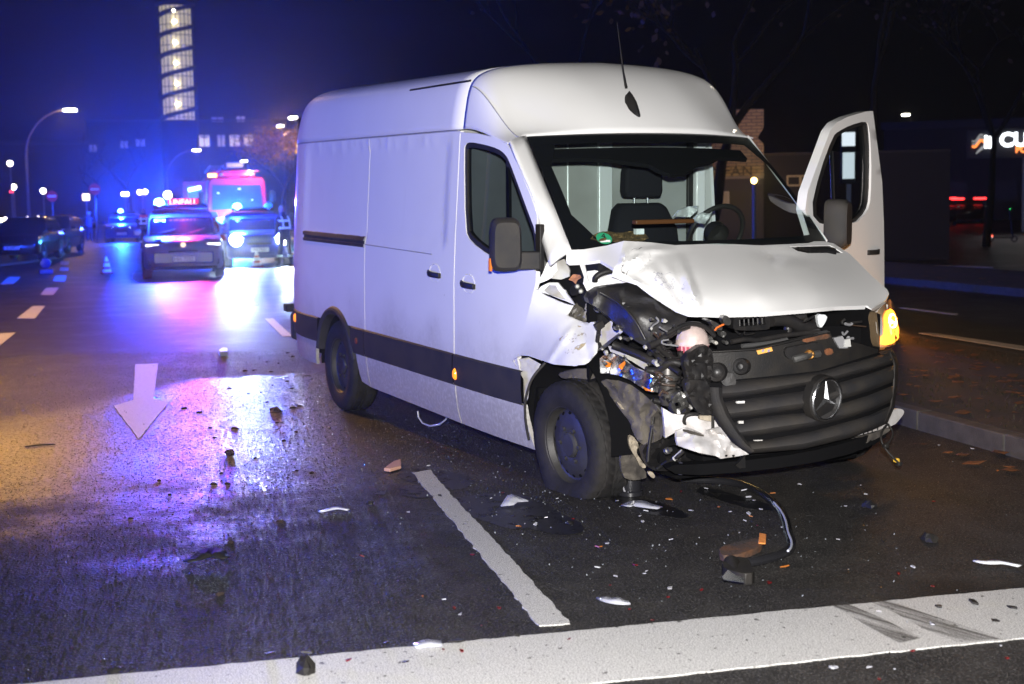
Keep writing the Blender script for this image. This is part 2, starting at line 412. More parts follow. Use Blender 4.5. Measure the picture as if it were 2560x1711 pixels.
# rubber marks scuffed across the stop line
def smear(name, base, thr, scale, stretch=(1, 1, 1), rz=0, rough=.6, soft=.12):
    m = bpy.data.materials.new(name); m.use_nodes = True; n = m.node_tree; b = n.nodes['Principled BSDF']
    tc = nd(n, 'ShaderNodeTexCoord').outputs['Object']
    mp = nd(n, 'ShaderNodeMapping', {'Vector': tc, 'Rotation': (0, 0, rz)}).outputs[0]; mp = nd(n, 'ShaderNodeMapping', {'Vector': mp, 'Scale': stretch}).outputs[0]
    g = nd(n, 'ShaderNodeTexNoise', {'Vector': mp, 'Scale': scale, 'Detail': 6.0, 'Roughness': .65}).outputs['Fac']
    b.inputs['Base Color'].default_value = (*base, 1); b.inputs['Roughness'].default_value = rough
    n.links.new(mrange(n, g, thr-soft, thr+soft), b.inputs['Alpha']); return m
_a, _b = gp(1985*K, 1378*K), gp(2300*K, 1468*K)
SKID = smear('rubber', (.07, .065, .06), .56, 1.0, (1.6, 26, 1), -math.atan2(_b[1]-_a[1], _b[0]-_a[0]), soft=.24)
def decal(name, poly, m, z): return MB().add([(x, y, z) for x, y in poly], [tuple(range(len(poly)))]).build(name, m, road, smooth=False)
decal('skid_mark', gpl((1985, 1378), (2025, 1376), (2130, 1412), (2240, 1448), (2300, 1468), (2190, 1474), (2120, 1446), (2050, 1408)), SKID, .0058)
decal('skid_mark', gpl((1905, 1390), (1940, 1386), (2020, 1420), (2110, 1466), (2060, 1478), (1990, 1440)), SKID, .0066)
OIL = smear('spilled_coolant', (.006, .006, .007), .40, 9.0, rough=.42, soft=.10)
def blob(cx, cy, rx, ry, n, seed, ph=0):
    rnd = random.Random(seed); a = [rnd.uniform(.72, 1.15) for _ in range(n)]
    return smoothpoly([(cx+math.cos(2*math.pi*k/n+ph)*rx*a[k], cy+math.sin(2*math.pi*k/n+ph)*ry*a[k]) for k in range(n)], 2)
for i, (x, y, rx, ry) in enumerate(((1150, 1165, .52, .28), (1010, 1098, .40, .20), (1245, 1195, .33, .14), (1480, 1160, .34, .12), (1680, 1145, .42, .10), (955, 1131, .17, .09), (870, 1131, .06, .035))):
    c = gp(x*K, y*K); decal('fluid_stain', blob(c[0], c[1], rx, ry, 11, i+3), OIL, .0025+.0003*i)

# central reservation with kerb stones, grass and autumn leaves
SOIL = mat('verge_soil', (.032, .020, .009), .95, bump=.6, bscale=25, dirt=(.010, .011, .006), vscale=2.2)
KERB = mat('kerb_stone', (.055, .053, .053), .8, bump=.3, bscale=90, var=.4, vscale=9)
def slab(name, s0, s1, t0, t1, z0, z1, m, parent=None, bevel=0):
    p = strect(s0, s1, t0, t1); return MB().prism(p, z0, z1).build(name, m, parent, smooth=False, bevel=bevel)
verge = struct(slab('verge', -6, 60, 2.02, 4.55, -.05, .125, SOIL))
kerb = struct(slab('kerb', 12.0, 60, 1.90, 2.019, -.05, .13, KERB))
k0 = None
for i in range(15):
    s0 = -3.0+i*1.0; slab('kerb_stone', s0+.004, s0+.996, 1.90, 2.02, -.05, .13+random.uniform(-.004, .004), KERB, kerb, .012)
struct(slab('far_kerb', -20, 90, 4.56, 4.68, -.05, .118, KERB))
v2 = struct(slab('verge', -30, 120, 10.12, 13.2, -.05, .12, SOIL)); struct(slab('far_kerb', -30, 120, 10.0, 10.118, -.05, .125, KERB))
# grass tufts and fallen leaves
GRASS = mat('grass_blades', (.020, .024, .007), .7, dirt=(.03, .022, .008), vscale=6)
LEAF = mat('fallen_leaf', (.13, .045, .010), .75, dirt=(.05, .02, .007), vscale=9)
rnd = random.Random(11)
gb = MB()
for _ in range(9000):
    s = rnd.uniform(-3, 14) if rnd.random() < .8 else rnd.uniform(10, 40); t = rnd.uniform(2.06, 4.5); x, y = st(s, t)
    if noise.noise((x*1.3, y*1.3, 0)) < -.12: continue
    a = rnd.uniform(0, 6.28); h = rnd.uniform(.012, .04); wd = .004; lx, ly = math.cos(a), math.sin(a)
    gb.add([(x-ly*wd, y+lx*wd, .124), (x+ly*wd, y-lx*wd, .124), (x+lx*h*.7, y+ly*h*.7, .124+h)], [(0, 1, 2)])
g = struct(gb.build('grass', GRASS, smooth=False, recalc=False), 'stuff'); tag(g, 'thin wet grass on the central reservation', 'grass', kind='stuff')
lb = MB()
for k in range(1500):
    if k < 420: s = rnd.uniform(-3, 9); t = rnd.uniform(2.05, 4.5); z = .135
    elif k < 800: s = rnd.uniform(9, 40); t = rnd.uniform(2.05, 4.5); z = .135
    elif k < 1150: s = rnd.uniform(2, 60); t = rnd.uniform(10.2, 13.1); z = .13
    else: s = rnd.uniform(-2, 30); t = rnd.choice((rnd.uniform(1.5, 1.88), rnd.uniform(4.75, 5.3), rnd.uniform(9.4, 9.95))); z = .006
    x, y = st(s, t); a = rnd.uniform(0, 6.28); L = rnd.uniform(.03, .075); W = L*rnd.uniform(.4, .7); c, q = math.cos(a), math.sin(a)
    pts = [(-1, 0, 0), (-.4, -1, .25), (.3, -.9, .1), (1, 0, .3), (.3, .9, .1), (-.4, 1, .25)]
    lb.add([(x+c*u*L-q*v*W, y+q*u*L+c*v*W, z+.01+h*L*rnd.uniform(.2, 1)) for u, v, h in pts], [(0, 1, 2, 3, 4, 5)])
g = struct(lb.build('fallen_leaves', LEAF, smooth=False, recalc=False), 'stuff'); tag(g, 'brown autumn leaves strewn over the reservation', 'leaves', kind='stuff')

# ================================================================ THE WRECKED VAN
def white_paint():
    m = bpy.data.materials.new('white_van_paint'); m.use_nodes = True; n = m.node_tree; b = n.nodes['Principled BSDF']
    tc = nd(n, 'ShaderNodeTexCoord').outputs['Object']; z = nd(n, 'ShaderNodeSeparateXYZ', {0: tc}).outputs[2]
    d = nd(n, 'ShaderNodeTexNoise', {'Vector': tc, 'Scale': 2.2, 'Detail': 7.0, 'Roughness': .6}).outputs['Fac']
    f = nd(n, 'ShaderNodeTexNoise', {'Vector': tc, 'Scale': 42.0, 'Detail': 4.0}).outputs['Fac']
    mp = nd(n, 'ShaderNodeMapping', {'Vector': tc, 'Scale': (9, 9, 1.1)}).outputs[0]
    run = nd(n, 'ShaderNodeTexNoise', {'Vector': mp, 'Scale': 1.0, 'Detail': 5.0}).outputs['Fac']
    low = mth(n, 'MULTIPLY', mrange(n, mth(n, 'ADD', z, mth(n, 'MULTIPLY', mth(n, 'SUBTRACT', d, .5), .7)), 1.05, .35, 0, .72), mrange(n, f, .25, .6, .7, 1))
    c = mixc(n, mrange(n, d, .35, .75, 0, .18), (.77, .77, .765), (.58, .565, .54))
    c = mixc(n, mrange(n, run, .62, .85, 0, .10), c, (.36, .33, .29))
    c = mixc(n, low, c, (.20, .175, .15))
    c = mixc(n, mrange(n, f, .74, .78, 0, .8), c, (.15, .13, .11))
    n.links.new(c, b.inputs['Base Color'])
    n.links.new(mth(n, 'ADD', .32, mth(n, 'MULTIPLY', d, .22)), b.inputs['Roughness'])
    b.inputs['Coat Weight'].default_value = .35; b.inputs['Coat Roughness'].default_value = .06
    bw = nd(n, 'ShaderNodeTexNoise', {'Vector': tc, 'Scale': 1.3, 'Detail': 1.0}).outputs['Fac']
    bp = nd(n, 'ShaderNodeBump', {'Strength': .22, 'Distance': .03, 'Height': bw}); n.links.new(bp.outputs[0], b.inputs['Normal'])
    return m
WHITE = white_paint()
TRIM = mat('grey_plastic_trim', (.022, .022, .025), .6, bump=.25, bscale=220, dirt=(.040, .036, .032), vscale=6, spec=.22)
BLACKP = mat('black_plastic', (.010, .010, .011), .5, bump=.15, bscale=120, dirt=(.020, .018, .016), vscale=9, spec=.25)
RUBBER = mat('tyre_rubber', (.011, .011, .011), .75, bump=.2, bscale=90, dirt=(.022, .020, .019), vscale=7, spec=.25)
STEEL = mat('wheel_steel', (.040, .040, .044), .55, .2, dirt=(.026, .024, .022), vscale=8)
CHROME = mat('chrome', (.85, .86, .88), .24, 1)
ALU = mat('bare_metal', (.45, .45, .44), .35, .9, dirt=(.2, .19, .18), vscale=12)
DARK = mat('dark_cavity', (.005, .005, .0055), .9, spec=.05)
MUD = mat('muddy_liner', (.105, .092, .075), .95, bump=.8, bscale=30, dirt=(.035, .03, .026), vscale=9)
BEIGE = mat('torn_foam', (.42, .36, .27), .9, bump=.5, bscale=40, dirt=(.2, .17, .13), vscale=18)
ORANGE = mat('orange_lens', (.9, .30, .03), .15, emit=(1, .28, .02), estr=1.3, coat=.4)
GLASS = glass_mat('windscreen_glass', (.86, .95, .93), .01, .93)
SGLASS = glass_mat('side_glass', (.55, .62, .66), .01, .75)
PLINE = mat('panel_gap', (.012, .012, .013), .8)

VAN = thing('delivery_van', 'white high-roof delivery van with smashed front corner and crumpled bonnet', 'van')
VAN.location = tuple(P0); VAN.rotation_euler = (0, TH, 0)

_wz = [.24, .33, .45, .72, 1.15, 1.4, 2.05, 2.2, 2.335, 2.40, 2.445, 2.48, 2.508, 2.523, 2.53]
_wy = [.945, .972, .987, .995, .99, .978, .935, .917, .892, .860, .80, .70, .5, .25, 0]
def sstep(a, b, x): t = min(1, max(0, (x-a)/(b-a))); return t*t*(3-2*t)
def hw(x, z):
    wv = float(np.interp(z, _wz, _wy))
    if x < -4.35: wv -= .07*((-4.35-x)/.55)**2
    if x > -1.2: wv -= .035*((x+1.2)/1.0)**2
    k = min(sstep(-4.42, -4.39, x)-sstep(-1.58, -1.55, x), sstep(1.35, 1.375, z)-sstep(2.01, 2.035, z))
    return wv-.013*max(0, k)
def sd(px, py):
    y = -.98
    for _ in range(25):
        p = atv(px, py, 1, y); y = -hw(p[0], max(.24, min(2.3, p[2])))
    return (float(p[0]), float(p[2]))
rside = lambda x, z: (x, -hw(x, z), z)
lside = lambda x, z: (x, hw(x, z), z)
G = .004
def spanel(name, outline, parent, m=WHITE, holes=(), step=.05, fm=rside, depth=.025):
    return panel(outline, fm, step, holes, depth, (0, 1, 0) if fm is rside else (0, -1, 0)).build(name, m, parent, ang=50)
ARC = lambda cx, cz, r, a0, a1, n: [(cx+r*math.cos(R(a0+(a1-a0)*k/n)), cz+r*math.sin(R(a0+(a1-a0)*k/n))) for k in range(n+1)]
ST, SB = .694, .500
# --- rear quarter
q_top = 2.078
quarter = spanel('rear_quarter_panel', [(-2.995, q_top), (-4.92, q_top+.01), (-4.93, ST)]+ARC(-3.665, .36, .44, 130, 50, 10)+[(-2.995, ST)], VAN)
spanel('lower_panel', [(-4.93, SB), (-4.14, SB), (-4.22, .30), (-4.90, .30)], quarter)
spanel('lower_panel', [(-2.995, SB), (-2.995, .27), (-3.17, .29), (-3.215, SB)], quarter)
# --- sliding door
slide = spanel('sliding_door', [(-1.392, q_top), (-2.995+2*G, q_top), (-2.995+2*G, ST), (-1.392, ST)], VAN, step=.045)
spanel('lower_panel', [(-1.392, SB), (-2.987, SB), (-2.987, .27), (-1.392, .25)], slide)
# --- front door
arc = [sd(*p) for p in P_(zE, (60, 38), (250, 55), (400, 90), (500, 140), (560, 220), (650, 430), (740, 650), (790, 800), (805, 1000))]
low = [sd(*p) for p in P_(z6, (228, 300), (190, 450), (150, 590))]
win = [sd(*p) for p in P_(zE, (110, 200), (125, 150), (170, 132), (300, 155), (430, 195), (490, 240), (530, 300), (620, 540), (700, 760), (785, 980), (790, 1180), (740, 1290), (560, 1290), (340, 1190), (170, 1060), (120, 960))]
win = smoothpoly(win, 1)
fdoor = spanel('front_door', [(-1.38, q_top-.015)]+arc+low+[(-.53, .76), (-.50, ST), (-1.38, ST)], VAN, holes=[win], step=.045)
spanel('lower_panel', [(-.47, SB), (-1.38, SB), (-1.38, .25), (-.41, .245)], fdoor)
def ring2(poly, wd):
    n = len(poly); o = []
    ar = sum(poly[i][0]*poly[(i+1) % n][1]-poly[(i+1) % n][0]*poly[i][1] for i in range(n)); sg = 1 if ar > 0 else -1
    for i in range(n):
        a = Vector(poly[i-1]); b = Vector(poly[i]); c = Vector(poly[(i+1) % n]); t = (c-a).normalized()
        o.append((b.x-t.y*wd*sg, b.y+t.x*wd*sg))
    return o
inner = ring2(win, .030)
panel(win, lambda x, z: (x, -hw(x, z)+.006, z), .05, [inner], .03, (0, 1, 0)).build('window_rubber', BLACKP, fdoor)
panel(inner, lambda x, z: (x, -hw(x, z)+.016, z), .08, [], 0).build('window_glass', SGLASS, fdoor)
wbar = MB().bx(-.765, -.735, -.925, -.905, 1.32, 1.97).build('window_bar', BLACKP, fdoor)
# --- grey rub strip, split at the door gaps
for pr_, a, b in ((fdoor, -.465, -1.38), (slide, -1.392, -2.987), (quarter, -2.995, -3.28), (quarter, -4.05, -4.94)):
    xs = np.linspace(a, b, max(3, int(abs(b-a)/.1))); prof = [(ST+.004, .0), (ST-.004, .014), (.60, .020), (SB+.006, .014), (SB-.004, 0)]
    MB().grid([[(x, -hw(x, z)-o, z) for x in xs] for z, o in prof]).build('rub_strip', TRIM, pr_)
for x, z, p in ((-1.345, .575, fdoor), (-4.72, .635, quarter)):
    MB().lathe([(0, .012), (.022, .010), (.030, 0), (.030, -.01)], 16, Matrix.Translation((x, -hw(x, z)-.02, z)) @ Matrix.Rotation(R(90), 4, 'X') @ Matrix.Diagonal((.8, 1.25, 1, 1))).build('side_marker_lamp', ORANGE, p)
MB().lathe([(0, .008), (.020, .006), (.024, 0)], 14, Matrix.Translation((-3.14, -hw(-3.14, .6)-.02, .60)) @ Matrix.Rotation(R(90), 4, 'X')).build('side_reflector', mat('dull_reflector', (.16, .03, .02), .4), quarter)
# --- rear wheel arch flare and dark inner arches
def arch_trim(cx, cz, r0, r1, a0, a1, y, name, parent, m=TRIM):
    rows = []
    for r, o in ((r1, 0), (r1-.01, .018), ((r0+r1)/2, .026), (r0, .012), (r0-.01, -.05)):
        rows.append([(x, -(hw(x, max(.3, z))+o), z) for x, z in ARC(cx, cz, r, a0, a1, 24)])
    return MB().grid(rows).build(name, m, parent)
arch_trim(-3.665, .36, .40, .455, 168, 12, 0, 'wheel_arch_trim', quarter)
def liner(cx, cz, r, y0, y1, name, m=DARK):
    A = ARC(cx, cz, r, -5, 185, 20); mb = MB().grid([[(x, y, z) for x, z in A] for y in (y0, y1)])
    mb.add([(x, y1, z) for x, z in A]+[(cx, y1, cz-.1)], [(i, i+1, len(A)) for i in range(len(A)-1)])
    return mb.build(name, m, VAN)
for sg in (-1, 1):
    liner(-3.665, .36, .43, sg*.965, sg*.60, 'wheel_well'); liner(-.02, .40, .47, sg*.93, sg*.50, 'wheel_well')
# --- panel groove and sliding rail
MB().grid([[(x, -hw(x, z)-o, z) for x in np.linspace(-4.42, -3.0, 12)] for z, o in ((1.375, 0), (1.37, .012), (1.345, .012), (1.342, .001), (1.322, .001), (1.319, .010), (1.30, .010), (1.295, 0))]).build('sliding_rail', TRIM, quarter)
MB().tube([(x, -hw(x, 1.318)-.001, 1.318-(x+3)*.012) for x in np.linspace(-2.985, -1.75, 14)], .004, 6).build('crease_line', mat('seam_shadow', (.30, .30, .31), .7), slide)
MB().tube([(x, -hw(x, q_top+.004)+.001, q_top+.004) for x in np.linspace(-4.9, -1.42, 30)], .0045, 6).build('roof_seam', mat('seam_sealer', (.35, .35, .36), .7), VAN)
def handle(x, z, parent):
    y = -hw(x, z)
    M0 = Matrix.Translation((x, y, z)) @ Matrix.Rotation(R(90), 4, 'X')
    c = MB().lathe([(.0, -.028), (.045, -.022), (.066, -.004), (.072, .003), (.076, 0)], 24, M0 @ Matrix.Diagonal((1.25, .8, 1, 1))).build('handle_cup', WHITE, parent)
    mb = MB(); rings = []
    for k in range(9):
        u = k/8; xx = x-.095+.19*u; bul = .026*math.sin(math.pi*min(1, max(0, u*1.0)))
        rings.append([(xx, y-.004-bul*.9-ry, z-.012*(u-.5)+rz-.006) for ry, rz in ((-.006, -.016), (.010, -.018), (.014, 0), (.010, .017), (-.006, .016))])
    mb.loft(rings).build('door_handle', BLACKP, parent, bevel=.003)
handle(-1.165, 1.150, fdoor); handle(-1.69, 1.185, slide)
# --- roof
prof = [(.93, q_top+.012)]+[(y, z) for y, z in zip(_wy, _wz) if z > 2.1]
PR = []
for i in range(len(prof)-1):
    for k in range(3): a = k/3; PR.append((prof[i][0]*(1-a)+prof[i+1][0]*a, prof[i][1]*(1-a)+prof[i+1][1]*a))
PR.append(prof[-1])
for _ in range(3): PR = [PR[0]]+[((PR[i-1][0]+2*PR[i][0]+PR[i+1][0])/4, (PR[i-1][1]+2*PR[i][1]+PR[i+1][1])/4) for i in range(1, len(PR)-1)]+[PR[-1]]
def ringx(x):
    k = max(0, (-4.45-x)/.48); f = 1-.33*k**2.2; t = .07*k**2
    f *= .97+.11*min(1, max(0, (-1.36-x)/3.0)); half = [(y-t, 2.09+(z-2.09)*f) for y, z in PR]
    L = [(x, -y, z) for y, z in half]; return L+[(x, -p[1], p[2]) for p in L[-2::-1]]
RX = list(np.linspace(-4.93, -4.4, 10))+list(np.linspace(-4.2, -1.36, 16))
roof = MB().grid([[p for p in ringx(x)] for x in RX]).build('roof', WHITE, VAN, ang=60, solid=.01)
MB().add(ringx(-4.93)+[(-4.94, .85, .3), (-4.94, -.85, .3)], [tuple(range(len(ringx(-4.93))+2))]).build('rear_end', WHITE, VAN, smooth=False)
for sg in (-1, 1):                                     # black gutter strip and roof mount caps
    MB().tube([(x, sg*(float(np.interp(2.385, [p[1] for p in PR], [p[0] for p in PR]))+.004), 2.385) for x in np.linspace(-2.35, -1.37, 12)], .009, 6, flat=.6).build('roof_strip', BLACKP, roof)
# --- windscreen edges and roof cap
def wtop(v): return np.array([-.60-.176*v*v, .785*v, 2.050-.016*v*v])
def wbot(v): return np.array([.15-.23*v*v, .865*v, 1.405-.007*v*v])
A = ringx(-1.352); nA = len(A); cap = []
acc = [0]
for p, q in zip(A, A[1:]): acc.append(acc[-1]+math.dist(p, q))
SMAX = .17
def capB(u):                                            # u 0..1 round the front edge of the cap
    def side(s, sg): a = np.array([-.70, -.935, 1.985]) if sg < 0 else np.array([-.80, .845, 2.03]); b = wtop(sg*1.0); return a*(1-s)+b*s
    if u < SMAX: return side(u/SMAX, -1)
    if u > 1-SMAX: return side((1-u)/SMAX, 1)
    return wtop(-1+2*(u-SMAX)/(1-2*SMAX))
NS = 16; rows = []
for i in range(NS+1):
    s = i/NS; row = []
    for p, a in zip(A, acc):
        u = a/acc[-1]; p = np.array(p); b = capB(u); top = sstep(SMAX*.7, SMAX*2.2, min(u, 1-u))
        d = np.linalg.norm(b-p); ta = np.array([1, 0, -.04*top])*d*.98; tb = np.array([.62, 0, -.78])*d*.85*top+np.array([.9, 0, -.15])*d*(1-top)
        h00 = 2*s**3-3*s*s+1; h10 = s**3-2*s*s+s; h01 = -2*s**3+3*s*s; h11 = s**3-s*s
        row.append(h00*p+h10*ta+h01*b+h11*tb)
    rows.append(row)
capo = MB().grid(rows).build('roof_cap', WHITE, VAN, ang=60, solid=.008)
MB().tube([tuple(r[int(nA*.155)]+np.array([.0, -.004, .004])) for r in rows[1:]], .0035, 5).build('sealing_bead', mat('bead', (.30, .30, .31), .6), capo)
# aerial
ab = atv(1452*K, 245*K, 1, .02); 
def capz(x, y):
    best = min(((abs(p[0]-x)+abs(p[1]-y), p) for r in rows for p in r), key=lambda t: t[0])[1]; return best
b0 = min((p for r in rows for p in r), key=lambda p: np.hypot(*(prv(p)-np.array([1582, 268]))))
pix = []
aer = MB().loft([[tuple(b0+np.array([dx*.62-.70*0, dy*wd, -dx*.72*.62+hz])) for dy, hz in ((-.035, -.006), (-.022, hh*.7), (0, hh), (.022, hh*.7), (.035, -.006))] for dx, wd, hh in ((-.11, .55, .035), (-.06, 1.0, .075), (.02, .95, .06), (.09, .6, .03), (.12, .2, .006))]).build('aerial_base', BLACKP, capo, ang=60)
t0 = b0+np.array([-.075, 0, .12]); MB().tube([tuple(t0), tuple(t0+np.array([-.035, 0, .10])), tuple(t0+np.array([-.11, .0, .40]))], [.009, .006, .002], 6).build('aerial_rod', BLACKP, capo)
# --- windscreen
def wpt(v, s, off=0):
    a = wtop(v); b = wbot(v); p = a*(1-s)+b*s; n_ = np.array([.66, 0, .75]); return p+n_*(.035*math.sin(math.pi*s)*(1-.4*v*v)+off)
VV = np.linspace(-1, 1, 25)
ws = MB().grid([[wpt(v, s) for v in VV] for s in np.linspace(.02, .99, 10)]).build('windscreen', GLASS, VAN, ang=80)
fo = [(-1, 0), (1, 0), (1, 1), (-1, 1)]; fi = smoothpoly([(-.93, .10), (-.55, .095), (-.3, .10), (.25, .10), (.55, .095), (.94, .10), (.945, .93), (.5, .95), (-.5, .95), (-.93, .93)], 1)
panel(fo, lambda v, s: wpt(v, s, -.006), .06, [fi], 0).build('windscreen_frit', mat('black_frit', (.008, .008, .009), .25), ws)
# low emission badge on the glass
bc = wpt(-.80, .925, .006); bx_ = (wpt(-.75, .925)-wpt(-.85, .925)); bx_ /= np.linalg.norm(bx_); by_ = wpt(-.80, .88)-wpt(-.80, .97); by_ /= np.linalg.norm(by_)
def disc(c, ex, ey, r, n=28): return MB().add([c+ex*r*math.cos(2*math.pi*k/n)+ey*r*math.sin(2*math.pi*k/n) for k in range(n)], [tuple(range(n))])
nrm = np.cross(bx_, by_)
bdg = disc(bc, bx_, by_, .042).build('emission_badge', mat('badge_green', (.02, .25, .12), .4), ws, smooth=False)
def text(name, s, size, origin, ex, ey, m, parent=None, ext=.001, align='CENTER', sp=1.0, bold=0):
    cu = bpy.data.curves.new(name, 'FONT'); cu.body = s; cu.size = size; cu.align_x = align; cu.align_y = 'CENTER'; cu.extrude = ext; cu.space_character = sp; cu.offset = bold
    o0 = bpy.data.objects.new(name, cu); col.objects.link(o0); dg = bpy.context.evaluated_depsgraph_get()
    me = bpy.data.meshes.new_from_object(o0.evaluated_get(dg)); bpy.data.objects.remove(o0)
    ex = Vector(ex).normalized(); ey = Vector(ey); ey = (ey-ex*ey.dot(ex)).normalized(); ez = ex.cross(ey); M4 = Matrix.Identity(4)
    for i in range(3): M4[i][0] = ex[i]; M4[i][1] = ey[i]; M4[i][2] = ez[i]; M4[i][3] = origin[i]
    me.transform(M4); me.materials.clear(); me.materials.append(m); me.name = name
    return put(name, me, parent)
text('badge_digit', '4', .05, bc+by_*.014+nrm*.002, bx_, by_, mat('print_black', (.01, .01, .01), .5), bdg)
MB().add([bc+bx_*a+by_*b+nrm*.002 for a, b in ((-.026, -.029), (.026, -.029), (.03, -.013), (-.03, -.013))], [(0, 1, 2, 3)]).build('badge_field', mat('print_white', (.7, .7, .7), .5), bdg, smooth=False)
# --- A pillars
for sg in (-1, 1):
    dl = [np.array([x, sg*hw(x, z), z]) for x, z in arc[4:]]+[np.array([-.17, sg*.965, 1.30])]
    wl = [wtop(sg*1.003)*(1-s)+wbot(sg*1.003)*s for s in np.linspace(0, 1.0, 14)]
    L = [0]
    for a, b in zip(dl, dl[1:]): L.append(L[-1]+np.linalg.norm(b-a))
    dr = [np.array([np.interp(L[-1]*k/13, L, [p[i] for p in dl]) for i in range(3)]) for k in range(14)]
    top_d = np.array([-.70, sg*.935, 1.985]); dr[0] = top_d
    if sg > 0: dr = [w_+np.array([-.03, .012, 0]) for d, w_ in zip(dr, wl)]
    rw = []
    for s, bul in ((0, 0), (.25, .014), (.5, .022), (.75, .018), (1, 0)):
        rw.append([a*(1-s)+b*s+np.array([.45, sg*.9, .1])*bul*(1 if sg < 0 else .2)+np.array([0, 0, 0]) for a, b in zip([d+np.array([.012, 0, .012]) for d in dr], wl)])
    MB().grid(rw).build('a_pillar', WHITE, VAN, ang=60, solid=.02)
# --- open driver's door, swung forward on its hinges
DN = np.array([.896, .445, 0]); DH = np.array([-.30, .97, 1.0])
def dpl(px, py, off=0):
    d = rayv(px, py); t = DN@(DH+DN*off-CB)/(DN@d); return CB+d*t
dout = P_(z8, (698, 245), (640, 249), (500, 290), (410, 336), (362, 400), (250, 700), (185, 880))+[(2013, 525), (2042, 620), (2050, 720), (2052, 960), (2213, 985), (2211, 760)]+P_(z8, (786, 1300), (783, 1120), (770, 800))
dwin = smoothpoly(P_(z8, (640, 322), (668, 360), (686, 600), (682, 930), (655, 1035), (555, 1135), (300, 1150), (205, 1040), (280, 720), (385, 440), (425, 405), (520, 355)), 1)
ddoor = panel(dout, lambda a, b: dpl(a, b, .012*math.sin((b-280)/420*3.1)), 14, [dwin], .06, tuple(-DN)).build('driver_door', WHITE, VAN, ang=50)
dinn = ring2(dwin, 9)
panel(dwin, lambda a, b: dpl(a, b, -.004), 16, [dinn], .05, tuple(-DN)).build('window_rubber', BLACKP, ddoor)
panel(dinn, lambda a, b: dpl(a, b, -.02), 20, [], 0).build('window_glass', SGLASS, ddoor)
MB().tube([dpl(*z8(372, 560), -.03), dpl(*z8(385, 960), -.03)], .013, 8).build('window_bar', BLACKP, ddoor)
hc = dpl(*z8(690, 1345)); dt = np.array([-.445, .896, 0])
Mh = Matrix(((dt[0], 0, DN[0], hc[0]), (dt[1], 0, DN[1], hc[1]), (dt[2], 1, DN[2], hc[2]), (0, 0, 0, 1)))
MB().lathe([(0, -.02), (.045, -.018), (.068, .002), (.075, .001)], 24, Mh @ Matrix.Diagonal((1.25, .85, 1, 1))).build('handle_cup', WHITE, ddoor)
MB().loft([[tuple(hc+dt*(-.09+.18*k/8)+DN*(.006+.024*math.sin(math.pi*k/8)+a)+np.array([0, 0, b-.004])) for a, b in ((-.006, -.016), (.012, -.016), (.012, .016), (-.006, .016))] for k in range(9)]).build('door_handle', BLACKP, ddoor, bevel=.003)
MB().bx(-.50, -.30, .80, .93, .30, .95).build('door_sill_post', WHITE, VAN, bevel=.01)
# --- mirrors
def mirror(c, ex, ey, wd, ht, dp, parent, name):
    c = np.array(c); ez = np.cross(ex, ey); rg = []
    for k, (s, d) in enumerate(((.82, dp*.55), (.97, dp*.35), (1.0, 0), (.99, -dp*.4), (.93, -dp*.5))):
        ring = []
        for q in range(28):
            a = 2*math.pi*q/28; ca, sa = math.cos(a), math.sin(a); e = .42
            x = math.copysign(abs(ca)**e, ca)*wd/2*s; y = math.copysign(abs(sa)**e, sa)*ht/2*s
            x *= 1-.06*(y/ht+.5); ring.append(c+ex*x+ey*y+ez*d)
        rg.append(ring)
    return MB().loft(rg).build(name, TRIM, parent, ang=40)
fx = np.array([.22, -.975, 0])*-1; fx = np.array([-.22, .975, 0]); up_ = np.array([0, 0, 1.])
mc = atv(1264, 612, 0, -.36); mm = mirror(mc, np.array([.30, .954, 0]), up_, .175, .30, .13, fdoor, 'wing_mirror')
MB().loft([[tuple(mc+np.array([.30, .954, 0])*a+np.array([0, 0, -.085+b])+np.array([.954, -.30, 0])*c_) for b, c_ in ((-.055, .03), (-.055, -.05), (.045, -.05), (.045, .03))] for a in (-.02, .10, .19)]).build('mirror_arm', TRIM, mm, bevel=.008)
MB().box(mc+np.array([.30, .954, 0])*-.086+np.array([0, 0, -.11]), (.02, .012, .07)).build('mirror_indicator', mat('dim_orange', (.6, .16, .03), .3, emit=(1, .25, .02), estr=.25), mm)
MB().box(mc+np.array([.30, .954, 0])*.192+np.array([0, 0, -.02]), (.06, .03, .26)).build('mirror_mount', BLACKP, mm, bevel=.006)
md = dpl(2094, 560, .14); m2 = mirror(md, np.array([-.62, .785, 0]), up_, .19, .30, .13, ddoor, 'wing_mirror')
MB().tube([md+np.array([0, 0, -.12]), dpl(2060, 622, .0)], .035, 8).build('mirror_arm', TRIM, m2)
MB().box(md+np.array([-.62, .785, 0])*.088+np.array([0, 0, -.10]), (.025, .02, .08)).build('mirror_indicator', ORANGE, m2)
